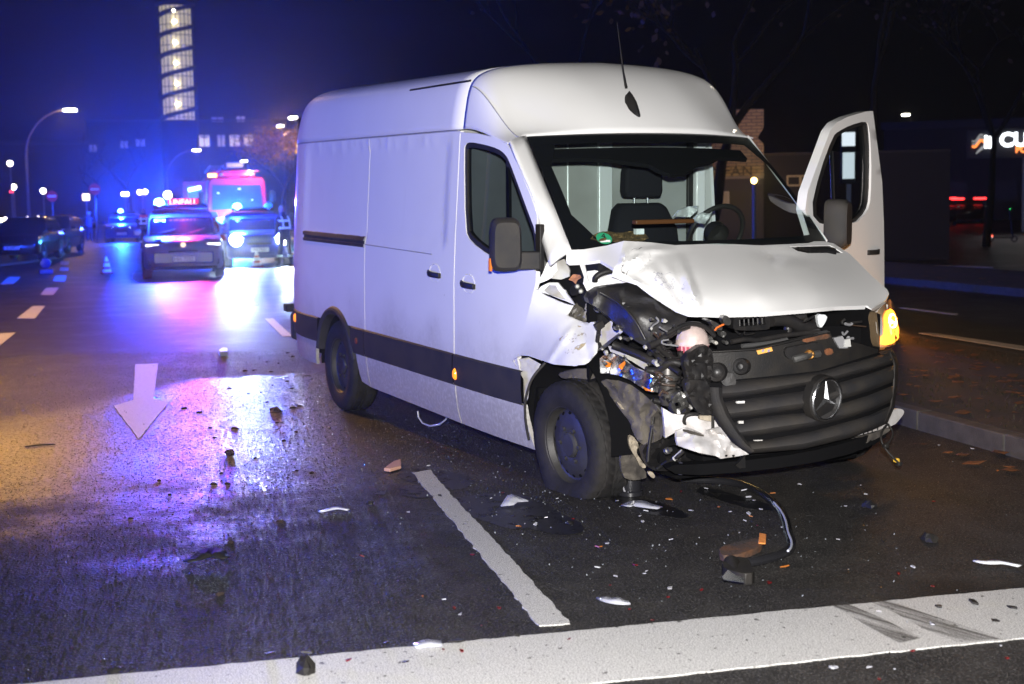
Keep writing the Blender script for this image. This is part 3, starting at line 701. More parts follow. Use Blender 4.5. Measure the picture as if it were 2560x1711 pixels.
# --- wheels
def wheel(c, sg, flat=False, steer=0, camber=0):
    Rw, W2 = .352, .112
    root = None; M0 = Matrix.Translation(c) @ Matrix.Rotation(R(steer), 4, 'Z') @ Matrix.Rotation(R(camber), 4, 'X') @ Matrix.Rotation(R(-90*sg), 4, 'X')
    pf = [(.205, -W2*.85), (.225, -W2*.98), (.27, -W2*1.06), (.32, -W2*1.0), (.341, -W2*.86), (.350, -.075), (.343, -.070), (.343, -.062), (.352, -.058), (.352, -.020), (.344, -.016), (.344, -.008), (.352, -.004)]
    pf = pf+[(r, -z) for r, z in pf[::-1]]
    n = 108; vs = []; fs = []
    for i, (r, z) in enumerate(pf):
        for k in range(n):
            rr = r-(.007 if (r > .338 and (k+int(abs(z)*60)) % 3 == 0) else 0); th = 2*math.pi*k/n+(abs(z)*1.1 if r > .33 else 0)
            vs.append(M0 @ Vector((rr*math.cos(th), rr*math.sin(th), z)))
    for i in range(len(pf)-1):
        for k in range(n): fs.append((i*n+k, i*n+(k+1) % n, (i+1)*n+(k+1) % n, (i+1)*n+k))
    if flat:
        o = []
        for v in vs:
            gz = c[2]-.272+.004
            d = gz-v.z
            if d > -.10:
                k = max(0, (d+.10)/.18); v = Vector((v.x, v.y+(.045*k if v.y > c[1] else -.045*k), max(v.z, gz) if d > -.01 else v.z+.0))
            o.append(v)
        vs = o
    t = MB().add(vs, fs).build('tyre', RUBBER, VAN, ang=50)
    rim = MB().lathe([(.207, .095), (.214, .103), (.222, .100), (.212, .088), (.203, .072), (.196, .060), (.186, .056), (.160, .066), (.120, .074), (.085, .076), (.072, .072), (.070, .082), (.058, .090), (0, .092)], 48, M0).build('rim', STEEL, t, ang=30)
    for k in range(16):
        a = 2*math.pi*k/16
        MB().lathe([(.0, .001), (.014, 0)], 10, M0 @ Matrix.Rotation(a, 4, 'Z') @ Matrix.Translation((.176, 0, .0625)) @ Matrix.Rotation(R(20), 4, 'Y') @ Matrix.Diagonal((.7, 1, 1, 1))).build('rim_hole', DARK, rim)
    for k in range(6):
        a = 2*math.pi*k/6; MB().lathe([(.012, 0), (.012, .014), (0, .016)], 6, M0 @ Matrix.Rotation(a, 4, 'Z') @ Matrix.Translation((.095, 0, .074))).build('wheel_bolt', STEEL, rim)
    return t
wheel((-3.665, -.862, .352), -1); wheel((-3.665, .862, .352), 1)
wheel((.0, -.855, .352), -1, True, 4, 4); wheel((.0, .862, .435), 1)
MB().tube([(-3.665, -.8, .352), (-3.665, .8, .352)], .05, 10).build('rear_axle', DARK, VAN)
# --- rear bumper, underbody, cab floor, dark box added against light leaks
MB().bx(-5.04, -4.935, -.93, .93, .42, .66).build('rear_bumper', TRIM, VAN, bevel=.03)
MB().box((-4.99, -.95, .70), (.10, .07, .07)).build('bumper_corner', BLACKP, VAN, bevel=.01)
MB().bx(-4.86, -1.56, -.86, .86, .36, 2.30).build('light_block_box', DARK, VAN, smooth=False)
MB().bx(-4.8, .55, -.70, .70, .30, .40).build('underbody', DARK, VAN, smooth=False)
MB().bx(-1.55, -.42, -.90, .78, .405, .60).build('cab_floor', DARK, VAN, smooth=False)
# cable loop hanging below the sill
lp = [z1(1080, 905), z1(1085, 950), z1(1120, 1000), z1(1180, 1022), z1(1250, 1010), z1(1300, 970), z1(1318, 930)]
MB().tube([atv(x, y, 1, -.80) for x, y in lp], .006, 6).build('hanging_cable', mat('cable_grey', (.5, .5, .5), .4), VAN)
# --- far side of the body
lq = spanel('left_side_panel', [(-1.40, q_top), (-4.92, q_top+.01), (-4.93, .30), (-4.22, .30)]+ARC(-3.665, .36, .44, 172, 8, 14)+[(-3.17, .29), (-1.40, .26)], VAN, fm=lside, step=.12)
MB().grid([[(x, hw(x, z)+o, z) for x in np.linspace(-3.2, -1.42, 12)] for z, o in ((ST, 0), (.6, .02), (SB, 0))]).build('rub_strip', TRIM, lq)
# --- cab interior
PART = mat('partition_board', (.31, .32, .305), .55, dirt=(.22, .22, .205), vscale=2)
BRIGHT = mat('aluminium_rail', (.75, .78, .77), .35, .3)
FABRIC = mat('seat_fabric', (.012, .012, .015), .9, bump=.2, bscale=300, spec=.15)
DASH = mat('dashboard_plastic', (.008, .008, .009), .8, bump=.2, bscale=200, spec=.15)
def ypx(px, x): return float(atv(px, 500, 0, x)[1])
XP = -1.50
yl = ypx(1600*K, XP)
pt = MB().bx(XP-.03, XP, -.88, yl, .6, 2.3).build('cab_partition', PART, VAN, smooth=False)
for px, wd, m_ in ((1243, .012, BRIGHT), (1300, .012, BRIGHT), (1383, .10, BRIGHT)):
    y = ypx(px*K, XP); MB().bx(XP, XP+(.03 if wd > .05 else .012), y-wd/2, y+wd/2, .6, 2.25).build('partition_rail', m_, pt, bevel=.004)
y = ypx(1373*K, XP); MB().bx(XP, XP+.012, y+.02, ypx(1402*K, XP), .6, 2.25).build('partition_rail', PART, pt, bevel=.004)
MB().bx(XP, XP+.06, ypx(1590*K, XP)-.02, ypx(1600*K, XP)+.02, .9, 2.2).build('b_pillar_edge', WHITE, VAN, bevel=.01)
MB().bx(XP-.02, XP+.02, .80, .93, .3, 2.2).build('b_pillar', BLACKP, VAN, bevel=.01)
def seat(px, x, name):
    y = ypx(px*K, x)
    root = MB().loft([[(x+dx+a, y+b, z) for a, b in ((-.07, -w_), (.03, -w_), (.06, -w_*.8), (.06, w_*.8), (.03, w_), (-.07, w_))] for dx, z, w_ in ((.02, .85, .24), (.0, 1.1, .25), (-.06, 1.45, .24), (-.10, 1.58, .19), (-.11, 1.62, .14))]).build(name, FABRIC, VAN, bevel=.02)
    MB().loft([[(x-.10+a, y+b, z) for a, b in ((-.04, -w_), (.05, -w_), (.06, 0), (.05, w_), (-.04, w_))] for z, w_ in ((1.655, .125), (1.70, .14), (1.82, .135), (1.88, .11), (1.895, .07))]).build('headrest', FABRIC, root, bevel=.015)
    for s in (-.05, .05): MB().tube([(x-.10, y+s, 1.60), (x-.10, y+s, 1.67)], .008, 8).build('headrest_rod', CHROME, root)
    MB().box((x+.28, y, .86), (.52, .50, .16)).build('seat_cushion', FABRIC, root, bevel=.05)
seat(1487, -1.08, 'driver_seat')
da = MB().loft([[(x, y, z) for x, z in ((-.05, 1.36), (.10, 1.372), (.10, 1.0), (-.40, .9), (-.52, 1.05), (-.46, 1.24), (-.30, 1.33))] for y in (-.80, -.3, .3, .80)]).build('dashboard', DASH, VAN, bevel=.02)
MB().box(atv(1520*K, 508*K, 0, -.36), (.05, .40, .026)).build('dash_trim', mat('brown_trim', (.12, .04, .010), .5), da, bevel=.006)
# steering wheel with its burst airbag
sc_ = atv(1640*K, 535*K, 0, -.58); Ms = Matrix.Translation(sc_) @ Matrix.Rotation(R(-62), 4, 'Y')
sw = MB().tube([Ms @ Vector((.19*math.cos(a), .19*math.sin(a), 0)) for a in np.linspace(0, 2*math.pi, 33)], .016, 8).build('steering_wheel', BLACKP, VAN)
MB().lathe([(.0, .05), (.06, .045), (.075, .02), (.075, -.03)], 16, Ms).build('wheel_hub', BLACKP, sw)
AIRBAG = mat('airbag_cloth', (.72, .75, .76), .9, bump=.5, bscale=40, var=.15, vscale=20)
for q, xx in (((z5(1040, 570), z5(1075, 530), z5(1130, 508), z5(1190, 505), z5(1185, 530), z5(1140, 570)), -.62), ((z5(1155, 590), z5(1180, 560), z5(1240, 530), z5(1275, 525), z5(1250, 575), z5(1225, 612), z5(1190, 605)), -.50)):
    S = pixsurf([(p[0], p[1], 0, xx+.05*math.sin(i*2.1)) for i, p in enumerate(q)]); panel(list(q), lambda a, b: S(a, b, .02*noise.noise((a*.12, b*.12, 0))), 4, [], .012, (-1, 0, 0)).build('airbag', AIRBAG, sw)
# headliner, visors, mirror
HEAD = mat('headliner', (.006, .006, .0065), .9, spec=.1)
panel([(-.96, .02), (.96, .02), (.96, .11), (.60, .115), (.45, .17), (.30, .20), (.12, .29), (-.02, .30), (-.10, .25), (-.14, .20), (-.30, .17), (-.42, .14), (-.6, .12), (-.96, .12)], lambda v, s: wpt(v, s, -.10), .08, [], .03, (-.6, 0, -.7)).build('sun_visor', HEAD, VAN)
MB().bx(-1.5, -.92, -.76, .76, 2.05, 2.07).build('headliner', HEAD, VAN, smooth=False)
# rubbish on the dashboard
rub = smoothpoly([(z5(*p)) for p in ((550, 705), (575, 670), (640, 650), (720, 665), (800, 650), (870, 660), (905, 705), (760, 712))], 1)
Sr = pixsurf([(1480, 600, 0, -.05), (1620, 600, 0, -.02), (1550, 575, 0, -.15), (1550, 610, 0, .02)])
panel(rub, lambda a, b: Sr(a, b, .05*noise.noise((a*.06, b*.1, 3))+.02*noise.noise((a*.3, b*.3, 3))), 5, [], .08, (-1, 0, -.3)).build('crumpled_paper', mat('brown_paper', (.22, .13, .045), .9, bump=1, bscale=60, dirt=(.08, .05, .02), vscale=25), VAN, ang=20)
MB().box(atv(*z5(838, 655), 0, -.08), (.03, .05, .03)).build('paper_scrap', AIRBAG, VAN)

# ---------------------------------------------------------------- bonnet
CREASE = [(zA(1800, 90), zA(1640, 400), .035, 16), (zA(1700, 330), zA(2030, 170), .030, 15), (zA(1850, 430), zA(2110, 250), -.026, 14), (z6(1065, 165), z6(1170, 455), .050, 26), (z6(940, 200), z6(1070, 400), -.030, 22), (z6(800, 110), z6(1020, 100), .026, 16), (z6(700, 230), z6(900, 330), .020, 14)]
def crum(x, y):
    cr = 0
    for (ax, ay), (bx, by), am, wd in CREASE:
        t = max(0, min(1, ((x-ax)*(bx-ax)+(y-ay)*(by-ay))/((bx-ax)**2+(by-ay)**2))); d = math.hypot(x-ax-t*(bx-ax), y-ay-t*(by-ay)); wd *= .72; cr -= 1.25*am*max(0, 1-d/wd)*math.sin(math.pi*(.08+.84*t))
    return cr+crum0(x, y)
def crum0(x, y):
    k = sstep(1535, 1560, x)*(1-sstep(1690, 1790, x)); k2 = 1-abs(noise.noise((x*.009, y*.013, 1.7)))*2
    return -(.030*k*(k2-.4)+.007*k*noise.noise((x*.03+4, y*.035, 0))+.03*math.exp(-((x-1960)/60)**2-((y-640-(x-1960)*.12)/14)**2)*-1)
hood_ctrl = [(2058, 603, 0, -.05), (1980, 604, 0, .03), (1879, 606, 0, .10), (1780, 610, 0, .13), (1687, 612, 0, .12), (1623, 606, 0, .13), (1559, 603, 0, .15), (1546, 650, 0, .25),
    (2214, 751, 0, .58), (2223, 736, 0, .52), (2183, 694, 0, .33), (2127, 637, 0, .06), (2168, 764, 0, .66), (2088, 767, 0, .72), (2007, 774, 0, .76), (1907, 782, 0, .77), (1800, 784, 0, .75), (1724, 782, 0, .70), (1691, 771, 0, .62), (1630, 732, 0, .46), (1594, 703, 0, .37), (1555, 692, 0, .31), (1534, 674, 0, .30),
    (1990, 690, 0, .48), (1880, 690, 0, .51), (1760, 690, 0, .49), (1680, 680, 0, .42), (2100, 700, 0, .43), (1900, 740, 0, .70), (2040, 730, 0, .63), (1770, 740, 0, .66)]
HS = pixsurf(hood_ctrl, crum)
flap_o = P_(zA, (975, 135), (970, 270), (1010, 297), (1270, 285), (1410, 265), (1590, 375), (1650, 280), (1690, 150), (1722, 14), (1500, 75), (1200, 125))
hood_o = P_(zA, (1722, 14), (1690, 150), (1650, 280), (1590, 375), (1575, 430), (1700, 480), (1900, 540))+P_(z6, (900, 350), (1040, 440), (1110, 465))+P_(z7, (220, 372), (420, 378), (700, 372), (960, 352), (1170, 332), (1380, 325), (1410, 350), (1500, 290), (1523, 250), (1510, 220), (1420, 140), (1370, 90))+P_(z5, (2080, 790), (1980, 725), (1920, 712), (1500, 718), (1050, 735), (900, 718))
grl = P_(z5, (1720, 742), (1960, 735), (2035, 780), (1830, 782), (1770, 770))
hood = panel(hood_o, HS, 5.5, [grl], .022, (-.35, 0, -.94)).build('bonnet', WHITE, VAN, ang=45)
FLS = pixsurf([(1416, 638, 0, .02), (1423, 657, 0, .04), (1473, 655, 0, .12), (1500, 651, 0, .17), (1534, 672, 0, .30), (1559, 603, 0, .15), (1517, 614, 0, .08), (1460, 625, 0, .04), (1546, 650, 0, .25)])
panel(flap_o, FLS, 7, [], .02, (-.5, .3, -.8)).build('bonnet_flap', WHITE, hood, ang=38)
panel(grl, lambda a, b: HS(a, b, -.02), 12).build('bonnet_vent', BLACKP, hood)
gx = [(p[0], p[1]) for p in P_(z5, (1745, 748), (1950, 742), (2020, 776), (1840, 776))]
for k in range(5):
    s = (k+.5)/5; a = (gx[0][0]*(1-s)+gx[3][0]*s, gx[0][1]*(1-s)+gx[3][1]*s); b = (gx[1][0]*(1-s)+gx[2][0]*s, gx[1][1]*(1-s)+gx[2][1]*s)
    MB().tube([HS(a[0]*(1-u)+b[0]*u, a[1]*(1-u)+b[1]*u, -.008) for u in np.linspace(.05, .95, 6)], .006, 5).build('vent_slat', BLACKP, hood)
def scratch(name, base, sc, st_, wd=.012, mx=.7):
    m = bpy.data.materials.new(name); m.use_nodes = True; n = m.node_tree; b = n.nodes['Principled BSDF']; tc = nd(n, 'ShaderNodeTexCoord').outputs['Object']
    mp = nd(n, 'ShaderNodeMapping', {'Vector': tc, 'Scale': st_}).outputs[0]; g = nd(n, 'ShaderNodeTexNoise', {'Vector': mp, 'Scale': sc, 'Detail': 3.0}).outputs['Fac']
    g2 = nd(n, 'ShaderNodeTexNoise', {'Vector': tc, 'Scale': 9.0}).outputs['Fac']; b.inputs['Base Color'].default_value = (*base, 1); b.inputs['Roughness'].default_value = .6
    a = mth(n, 'MULTIPLY', mrange(n, mth(n, 'ABSOLUTE', mth(n, 'SUBTRACT', g, .5)), wd, wd*.3, 0, mx), mrange(n, g2, .42, .58)); n.links.new(a, b.inputs['Alpha']); return m
SCUFF = scratch('paint_scuffs', (.07, .065, .065), 1.0, (7, 7, 16))
panel(smoothpoly(P_(zA, (1640, 380), (1800, 120), (2000, 90), (2091, 200), (2091, 480), (1900, 500), (1720, 450)), 1), lambda a, b: HS(a, b, .003), 10).build('bonnet_scuffs', SCUFF, hood)
SCUFB = scratch('blue_paint_transfer', (.30, .30, .48), 1.0, (14, 14, 9), .02, .28)
panel(smoothpoly(P_(z6, (860, 230), (1080, 210), (1160, 330), (1190, 440), (1100, 440), (960, 330)), 1), lambda a, b: HS(a, b, .0045), 9).build('bonnet_scuffs', SCUFB, hood)
# --- driver side wing (behind the lit headlamp), wheel arch
LW = pixsurf([(2126, 637, 0, .03), (2183, 694, 0, .34), (2222, 738, 0, .6), (2060, 605, 0, -.1), (2090, 640, 1, .93), (2150, 720, 1, .95), (2200, 760, 1, .93), (2080, 720, 1, .97)])
MB().loft([[(x, y, z) for y, z in ((.78, z1_), (ym-.03, z1_-.05), (ym, (z1_+zl)/2), (ym-.01, zl))] for x, z1_, ym, zl in ((-.02, 1.34, .96, .7), (.10, 1.32, .94, .78), (.33, 1.20, .88, .88), (.56, 1.07, .80, .96))], close=False, cap=False).build('front_wing', WHITE, VAN, solid=.01)
# --- lit headlamp
LAMPX = xsurf(lambda y, z: .80-.34*max(0, (y-.52)/.36)**1.5+.0*z-.25*max(0, z-.92))
hl_o = P_(zG, (1660, 190), (1720, 110), (1810, 30), (1850, 70), (1900, 200), (1935, 330), (1920, 390), (1880, 450), (1800, 475), (1720, 490), (1690, 440), (1680, 300))
LENS = bpy.data.materials.new('headlamp_lens'); LENS.use_nodes = True
n = LENS.node_tree; b = n.nodes['Principled BSDF']; b.inputs['Base Color'].default_value = (.8, .55, .3, 1); b.inputs['Roughness'].default_value = .08; b.inputs['Alpha'].default_value = .14
lens = panel(smoothpoly(hl_o, 1), LAMPX, 9, [], .05, (-1, 0, 0)).build('headlamp', LENS, VAN)
refl = mat('lamp_reflector', (.8, .62, .4), .25, .6)
panel(hl_o, lambda a, b: LAMPX(a, b, -.10), 12).build('headlamp_housing', refl, lens)
panel(smoothpoly(P_(zG, (1775, 150), (1830, 110), (1890, 230), (1925, 340), (1860, 440), (1740, 470), (1730, 420), (1790, 330)), 1), lambda a, b: LAMPX(a, b, -.05), 9).build('indicator_bulb', emat('indicator_glow', (1, .30, .025), 6), lens)
panel(smoothpoly(P_(zG, (1800, 170), (1850, 160), (1885, 260), (1850, 310), (1800, 280)), 1), lambda a, b: LAMPX(a, b, -.03), 9).build('indicator_core', emat('indicator_hot', (1, .80, .42), 9), lens)
panel(smoothpoly(P_(zG, (1675, 210), (1730, 170), (1745, 300), (1745, 370), (1690, 380)), 1), lambda a, b: LAMPX(a, b, -.02), 9).build('daytime_light', mat('lamp_clear', (.45, .45, .46), .2), lens)
pl = LAMPX(*zG(1850, 250)); lamp('indicator_light', 'POINT', tuple(pl+np.array([.10, .05, -.02])), 7, (1, .42, .08), .06, parent=VAN).location = tuple(pl+np.array([.12, .06, .0])-P0)

# ---------------------------------------------------------------- grille
XG = lambda y, z: 1.015-.20*((y+.02)/.62)**2-.10*max(0, z-.62)
GX = xsurf(XG)
def gpan(name, pts, off, m, parent, step=12, depth=.03, sm=1, z=zG):
    p = P_(z, *pts)
    if sm: p = smoothpoly(p, sm)
    return panel(p, lambda a, b: GX(a, b, off), step, [], depth, (-1, 0, 0)).build(name, m, parent)
gr = gpan('grille', [(230, 790), (700, 745), (1150, 690), (1500, 595), (1720, 520), (1830, 500), (1885, 620), (1872, 850), (1842, 1050), (1780, 1192), (1450, 1322), (1000, 1432), (500, 1475), (380, 1400), (240, 1260), (130, 1060), (95, 870), (100, 830)], -.085, DARK, VAN)
bars = [([(245, 805), (700, 765), (1150, 712), (1500, 615), (1840, 515)], [(245, 962), (420, 952), (1050, 838), (1310, 785), (1600, 705), (1855, 622)]),
        ([(262, 990), (700, 930), (1050, 885), (1340, 810), (1600, 735), (1850, 650)], [(335, 1150), (520, 1130), (1050, 1050), (1380, 965), (1620, 890), (1850, 800)]),
        ([(345, 1180), (700, 1120), (1060, 1085), (1380, 1000), (1620, 925), (1848, 835)], [(440, 1320), (640, 1300), (1100, 1225), (1380, 1150), (1620, 1080), (1835, 985)]),
        ([(475, 1360), (700, 1335), (1100, 1262), (1380, 1185), (1620, 1115), (1828, 1020)], [(500, 1472), (1000, 1432), (1440, 1325), (1640, 1255), (1782, 1192)])]
for tp, bt in bars:
    strip(P_(zG, *tp), P_(zG, *bt), GX, [-.07, -.012, .006, .020, .026, .012, -.07]).build('grille_slat', TRIM, gr, ang=45)
strip(P_(zG, (92, 850), (95, 960), (150, 1110), (260, 1290), (400, 1430), (500, 1478)), P_(zG, (240, 860), (250, 960), (310, 1110), (400, 1260), (480, 1370), (560, 1440)), GX, [-.05, .012, .03, .036, .03, .0]).build('grille_frame', TRIM, gr)
strip(P_(zG, (1700, 525), (1830, 495)), P_(zG, (1745, 560), (1870, 560)), GX, [-.02, .02, .0]).build('grille_frame', TRIM, gr)
strip(P_(zG, (1835, 500), (1892, 620), (1880, 850), (1850, 1050), (1785, 1195)), P_(zG, (1800, 530), (1845, 640), (1838, 850), (1812, 1030), (1755, 1170)), GX, [-.04, .02, .03, .0]).build('grille_frame', TRIM, gr)
for pts in ([(383, 985), (455, 982), (455, 1003), (383, 1005)], [(400, 1170), (445, 1168), (445, 1192), (402, 1193)], [(545, 1347), (625, 1345), (620, 1354), (545, 1356)]): gpan('white_clip', pts, .012, WHITE, gr, 8, .01, 0)
# badge
ec = GX(*zG(1215, 965), .04); ex_ = np.array([-.18, .98, .09]); ex_ /= np.linalg.norm(ex_); ey_ = np.array([.06, -.08, .99]); ey_ -= ex_*(ex_@ey_); ey_ /= np.linalg.norm(ey_); ez_ = np.cross(ex_, ey_)
Me = Matrix([[ex_[i], ey_[i], ez_[i], ec[i]] for i in range(3)]+[[0, 0, 0, 1]])
RB = .104
em = MB().lathe([(RB*1.16, -.05), (RB*1.14, -.004), (RB*1.04, .004), (RB*.9, -.012), (0, -.012)], 40, Me).build('badge_base', BLACKP, gr)
MB().tube([Me @ Vector((RB*math.cos(a), RB*math.sin(a), .006)) for a in np.linspace(0, 2*math.pi, 49)], .008, 10).build('badge_ring', CHROME, em)
for k in range(3):
    a = math.pi/2+k*2*math.pi/3; d = Vector((math.cos(a), math.sin(a), 0)); nrm_ = Vector((-d.y, d.x, 0))
    MB().add([Me @ p for p in (d*RB, nrm_*.016-d*.008*.5, Vector((0, 0, .018)), -nrm_*.016-d*.004)], [(0, 1, 2), (0, 2, 3), (0, 3, 1), (1, 3, 2)]).build('badge_star_point', CHROME, em, smooth=False)
# ---------------------------------------------------------------- engine bay
bay = MB()
bay.bx(.05, .08, -.85, .85, .45, 1.25); bay.bx(.05, .72, -.55, .50, .34, .40)
bay.add([(.06, .60, .4), (.80, .52, .4), (.80, .52, 1.05), (.06, .60, 1.2)], [(0, 1, 2, 3)])
bay.add([(.62, -.40, .45), (.62, .55, .45), (.62, .55, .98), (.62, -.40, .98)], [(0, 1, 2, 3)])
bay.build('engine_bay', DARK, VAN, smooth=False)
BP2 = mat('engine_plastic', (.010, .010, .011), .45, bump=.5, bscale=18, dirt=(.020, .018, .017), vscale=14)
RUST = mat('rusty_steel', (.20, .07, .025), .75, bump=.5, bscale=60, dirt=(.05, .03, .02), vscale=15)
def px(name, pts, ctrl, m, depth=.02, step=8, z=None, sm=0, cr=None, parent=None, inw=(-1, .3, 0), holes=(), ang=35):
    p = P_(z, *pts) if z else list(pts)
    if sm: p = smoothpoly(p, sm)
    S = pixsurf([((*(z(a, b) if z else (a, b)), ax, v)) for a, b, ax, v in ctrl]) if isinstance(ctrl, list) else xsurf(ctrl)
    return panel(p, lambda a, b: S(a, b, cr(a, b) if cr else 0), step, [P_(z, *h) if z else h for h in holes], depth, inw).build(name, m, parent or VAN, ang=ang)
def crn(f, amp, seed=0): return lambda a, b: amp*(1-2.2*abs(noise.noise((a*f, b*f, seed))))
# slam panel, latch, sticker
SP = px('slam_panel', [(20, 522), (300, 515), (560, 492), (900, 420), (1250, 330), (1275, 400), (1500, 440), (1700, 500), (1700, 530), (1150, 700), (700, 750), (230, 795), (60, 565)], lambda y, z: .93-.16*(y/.6)**2+.03*max(0, .9-z), BLACKP, .05, 12, zG)
SPX = xsurf(lambda y, z: .93-.16*(y/.6)**2+.03*max(0, .9-z))
def spp(name, pts, off, m, depth=.02, sm=0, parent=None):
    p = P_(zG, *pts); p = smoothpoly(p, sm) if sm else p
    return panel(p, lambda a, b: SPX(a, b, off), 7, [], depth, (-1, .3, 0)).build(name, m, parent or SP)
stk = spp('warning_sticker', [(565, 512), (705, 480), (718, 515), (580, 548)], .006, mat('sticker_orange', (.80, .38, .08), .5), .002)
for cxx in (625, 678): spp('sticker_symbol', [(cxx-14, 515), (cxx, 498), (cxx+16, 502), (cxx+10, 520), (cxx-4, 528)], .008, mat('sticker_mark', (.25, .22, .35), .5), 0, 0, stk)
strip(P_(zG, (20, 520), (560, 488), (1250, 328)), P_(zG, (25, 545), (565, 512), (1255, 350)), SPX, [0, .03, .03, 0]).build('slam_panel_lip', BLACKP, SP)
spp('bonnet_catch', [(825, 490), (930, 470), (1130, 430), (1200, 470), (1190, 560), (1100, 570), (940, 610), (840, 580)], .03, BP2, .06, 1)
cc = SPX(*zG(1060, 548), .055); dv = CB-cc; dv /= np.linalg.norm(dv); Mq = Matrix.Translation(cc) @ Vector(dv).to_track_quat('Z', 'Y').to_matrix().to_4x4()
MB().lathe([(.012, .0), (.022, .01), (.026, .004), (.026, -.03)], 20, Mq).build('catch_ring', mat('brass', (.75, .38, .10), .3, .9), SP)
MB().tube([SPX(*zG(910, 595), .05), SPX(*zG(1000, 570), .06), SPX(*zG(1150, 540), .05)], .018, 8).build('catch_lever', ALU, SP)
for pts in ([(985, 400), (1120, 365), (1240, 350), (1265, 395), (1100, 420), (1010, 440)], [(1195, 500), (1270, 485), (1285, 545), (1210, 560)], [(20, 565), (90, 555), (100, 600), (50, 610)]):
    spp('rust_patch', pts, .012, RUST, .01, 1)
spp('grey_bracket', [(1285, 395), (1370, 375), (1420, 490), (1340, 490)], .03, mat('bracket_grey', (.28, .28, .29), .6), .02)
spp('white_clip', [(1395, 410), (1440, 400), (1448, 475), (1385, 478)], .04, mat('clip_white', (.6, .6, .58), .5), .02)
for (a, b), r in (((190, 715), 95), ((420, 660), 80)):
    c = SPX(*zG(a, b), .07); dv = CB-c; dv /= np.linalg.norm(dv); Mq = Matrix.Translation(c) @ Vector(dv+np.array([.1, -.35, 0])).to_track_quat('Z', 'Y').to_matrix().to_4x4(); rr = r*.2678/FPX*6.7
    MB().lathe([(rr, -.05), (rr, .0), (rr*.9, .012), (rr*.6, .004), (rr*.3, .016), (0, .018)], 28, Mq).build('horn', BP2, SP)
spp('horn_bracket', [(230, 760), (330, 700), (380, 790), (360, 850), (250, 840)], .05, BP2, .04, 1)
# upper intake duct, radiator hoses
DU = lambda y, z: .70-.05*y
px('intake_duct', [(355, 190), (690, 170), (700, 300), (640, 322), (370, 325), (345, 290)], DU, BP2, .12, 10, zG, 1, parent=None, holes=[[(395, 225), (640, 190), (650, 270), (400, 290)]])
DX = xsurf(lambda y, z: .66-.05*y)
for k in range(6):
    a0 = 405+k*42; MB().tube([DX(*zG(a0, 225-k*5)), DX(*zG(a0+4, 288-k*3))], .005, 5).build('duct_slat', BP2, VAN)
def hose(name, pts, xv, r, m=BP2, z=None, n=8, par=None):
    p = P_(z, *pts) if z else pts
    p = smoothpoly(p, 2, False); N = len(p)
    xs = xv if isinstance(xv, (list, tuple)) else [xv, xv]
    return MB().tube([atv(a, b, 0, float(np.interp(i/(N-1), np.linspace(0, 1, len(xs)), xs))) for i, (a, b) in enumerate(p)], r, n).build(name, m, par or VAN, ang=60)
hose('radiator_hose', [(700, 230), (860, 220), (1000, 300), (1120, 290), (1150, 200)], .62, .035, z=zG)
hose('radiator_hose', [(330, 430), (480, 400), (560, 420), (700, 390), (900, 360), (1150, 335)], .74, .014, z=zG)
hose('radiator_hose', [(430, 470), (640, 450), (850, 410)], .80, .012, mat('dull_metal', (.18, .18, .18), .4, .7), z=zG)
hose('engine_pipe', [(850, 350), (870, 250), (960, 200), (1010, 190)], .6, .025, z=zG)
px('white_reflector', [(1130, 170), (1230, 180), (1210, 250), (1160, 310), (1140, 250)], lambda y, z: .72, AIRBAG, .03, 7, zG, 1)
hose('orange_cable', [(175, 325), (190, 300), (250, 270), (258, 268)], .86, .005, mat('cable_orange', (.75, .16, .03), .4), z=zG)
for pts in ([(125, 240), (160, 230), (250, 290), (240, 330), (180, 300)], [(245, 190), (290, 180), (330, 230), (320, 280), (260, 270)], [(80, 230), (110, 215), (135, 225), (120, 245)]):
    px('engine_fitting', pts, lambda y, z: .80, ALU, .06, 6, zG, 1)
# coolant tank
tc_ = atv(*z6(1132, 640), 0, .72); rT = 96*.4336/FPX*6.9; e1 = np.array([-.45, .89, 0])
tank = MB()
def tankring(z0, z1, n=10):
    o = []
    for i in range(n+1):
        a = math.asin(max(-1, min(1, z0+(z1-z0)*i/n))); o.append((rT*1.02*math.cos(a), rT*1.15*math.sin(a)))
    return o
tk = MB().lathe([(max(.001, r), z) for r, z in tankring(-.08, 1)], 28, Matrix.Translation(tc_)).build('coolant_tank', mat('tank_plastic', (.62, .50, .46), .4, dirt=(.45, .36, .33), vscale=20), VAN)
MB().lathe([(max(.001, r), z) for r, z in tankring(-.95, -.085)], 28, Matrix.Translation(tc_)).build('coolant_fluid', mat('coolant_pink', (.40, .075, .10), .35), tk)
MB().tube([tc_+np.array([rT*1.025*math.cos(a), rT*1.025*math.sin(a), -.09*rT]) for a in np.linspace(0, 2*math.pi, 33)], .004, 6).build('tank_seam', mat('tank_seam', (.6, .45, .42), .4), tk)
for k in range(6):
    a = math.atan2(CB[1]-tc_[1], CB[0]-tc_[0])+(k-2.5)*.28; d = np.array([math.cos(a), math.sin(a), 0])
    MB().tube([tc_+d*rT*1.0+np.array([0, 0, -.12*rT]), tc_+d*rT*.93+np.array([0, 0, -.55*rT]), tc_+d*rT*.55+np.array([0, 0, -1.0*rT])], .005, 5).build('tank_rib', mat('tank_rib', (.62, .30, .32), .4), tk)
MB().lathe([(.018, 0), (.02, -.06)], 14, Matrix.Translation(tc_+np.array([.02, -.02, -rT*1.0]))).build('tank_neck', mat('tank_neck', (.6, .52, .56), .4), tk)
hose('tank_strap', [(980, 590), (1060, 545), (1130, 525), (1210, 545), (1260, 600)], .80, .012, z=z6)
hose('coolant_hose', [(880, 660), (930, 640), (1000, 590), (1060, 555), (1110, 540)], .76, .02, z=z6)
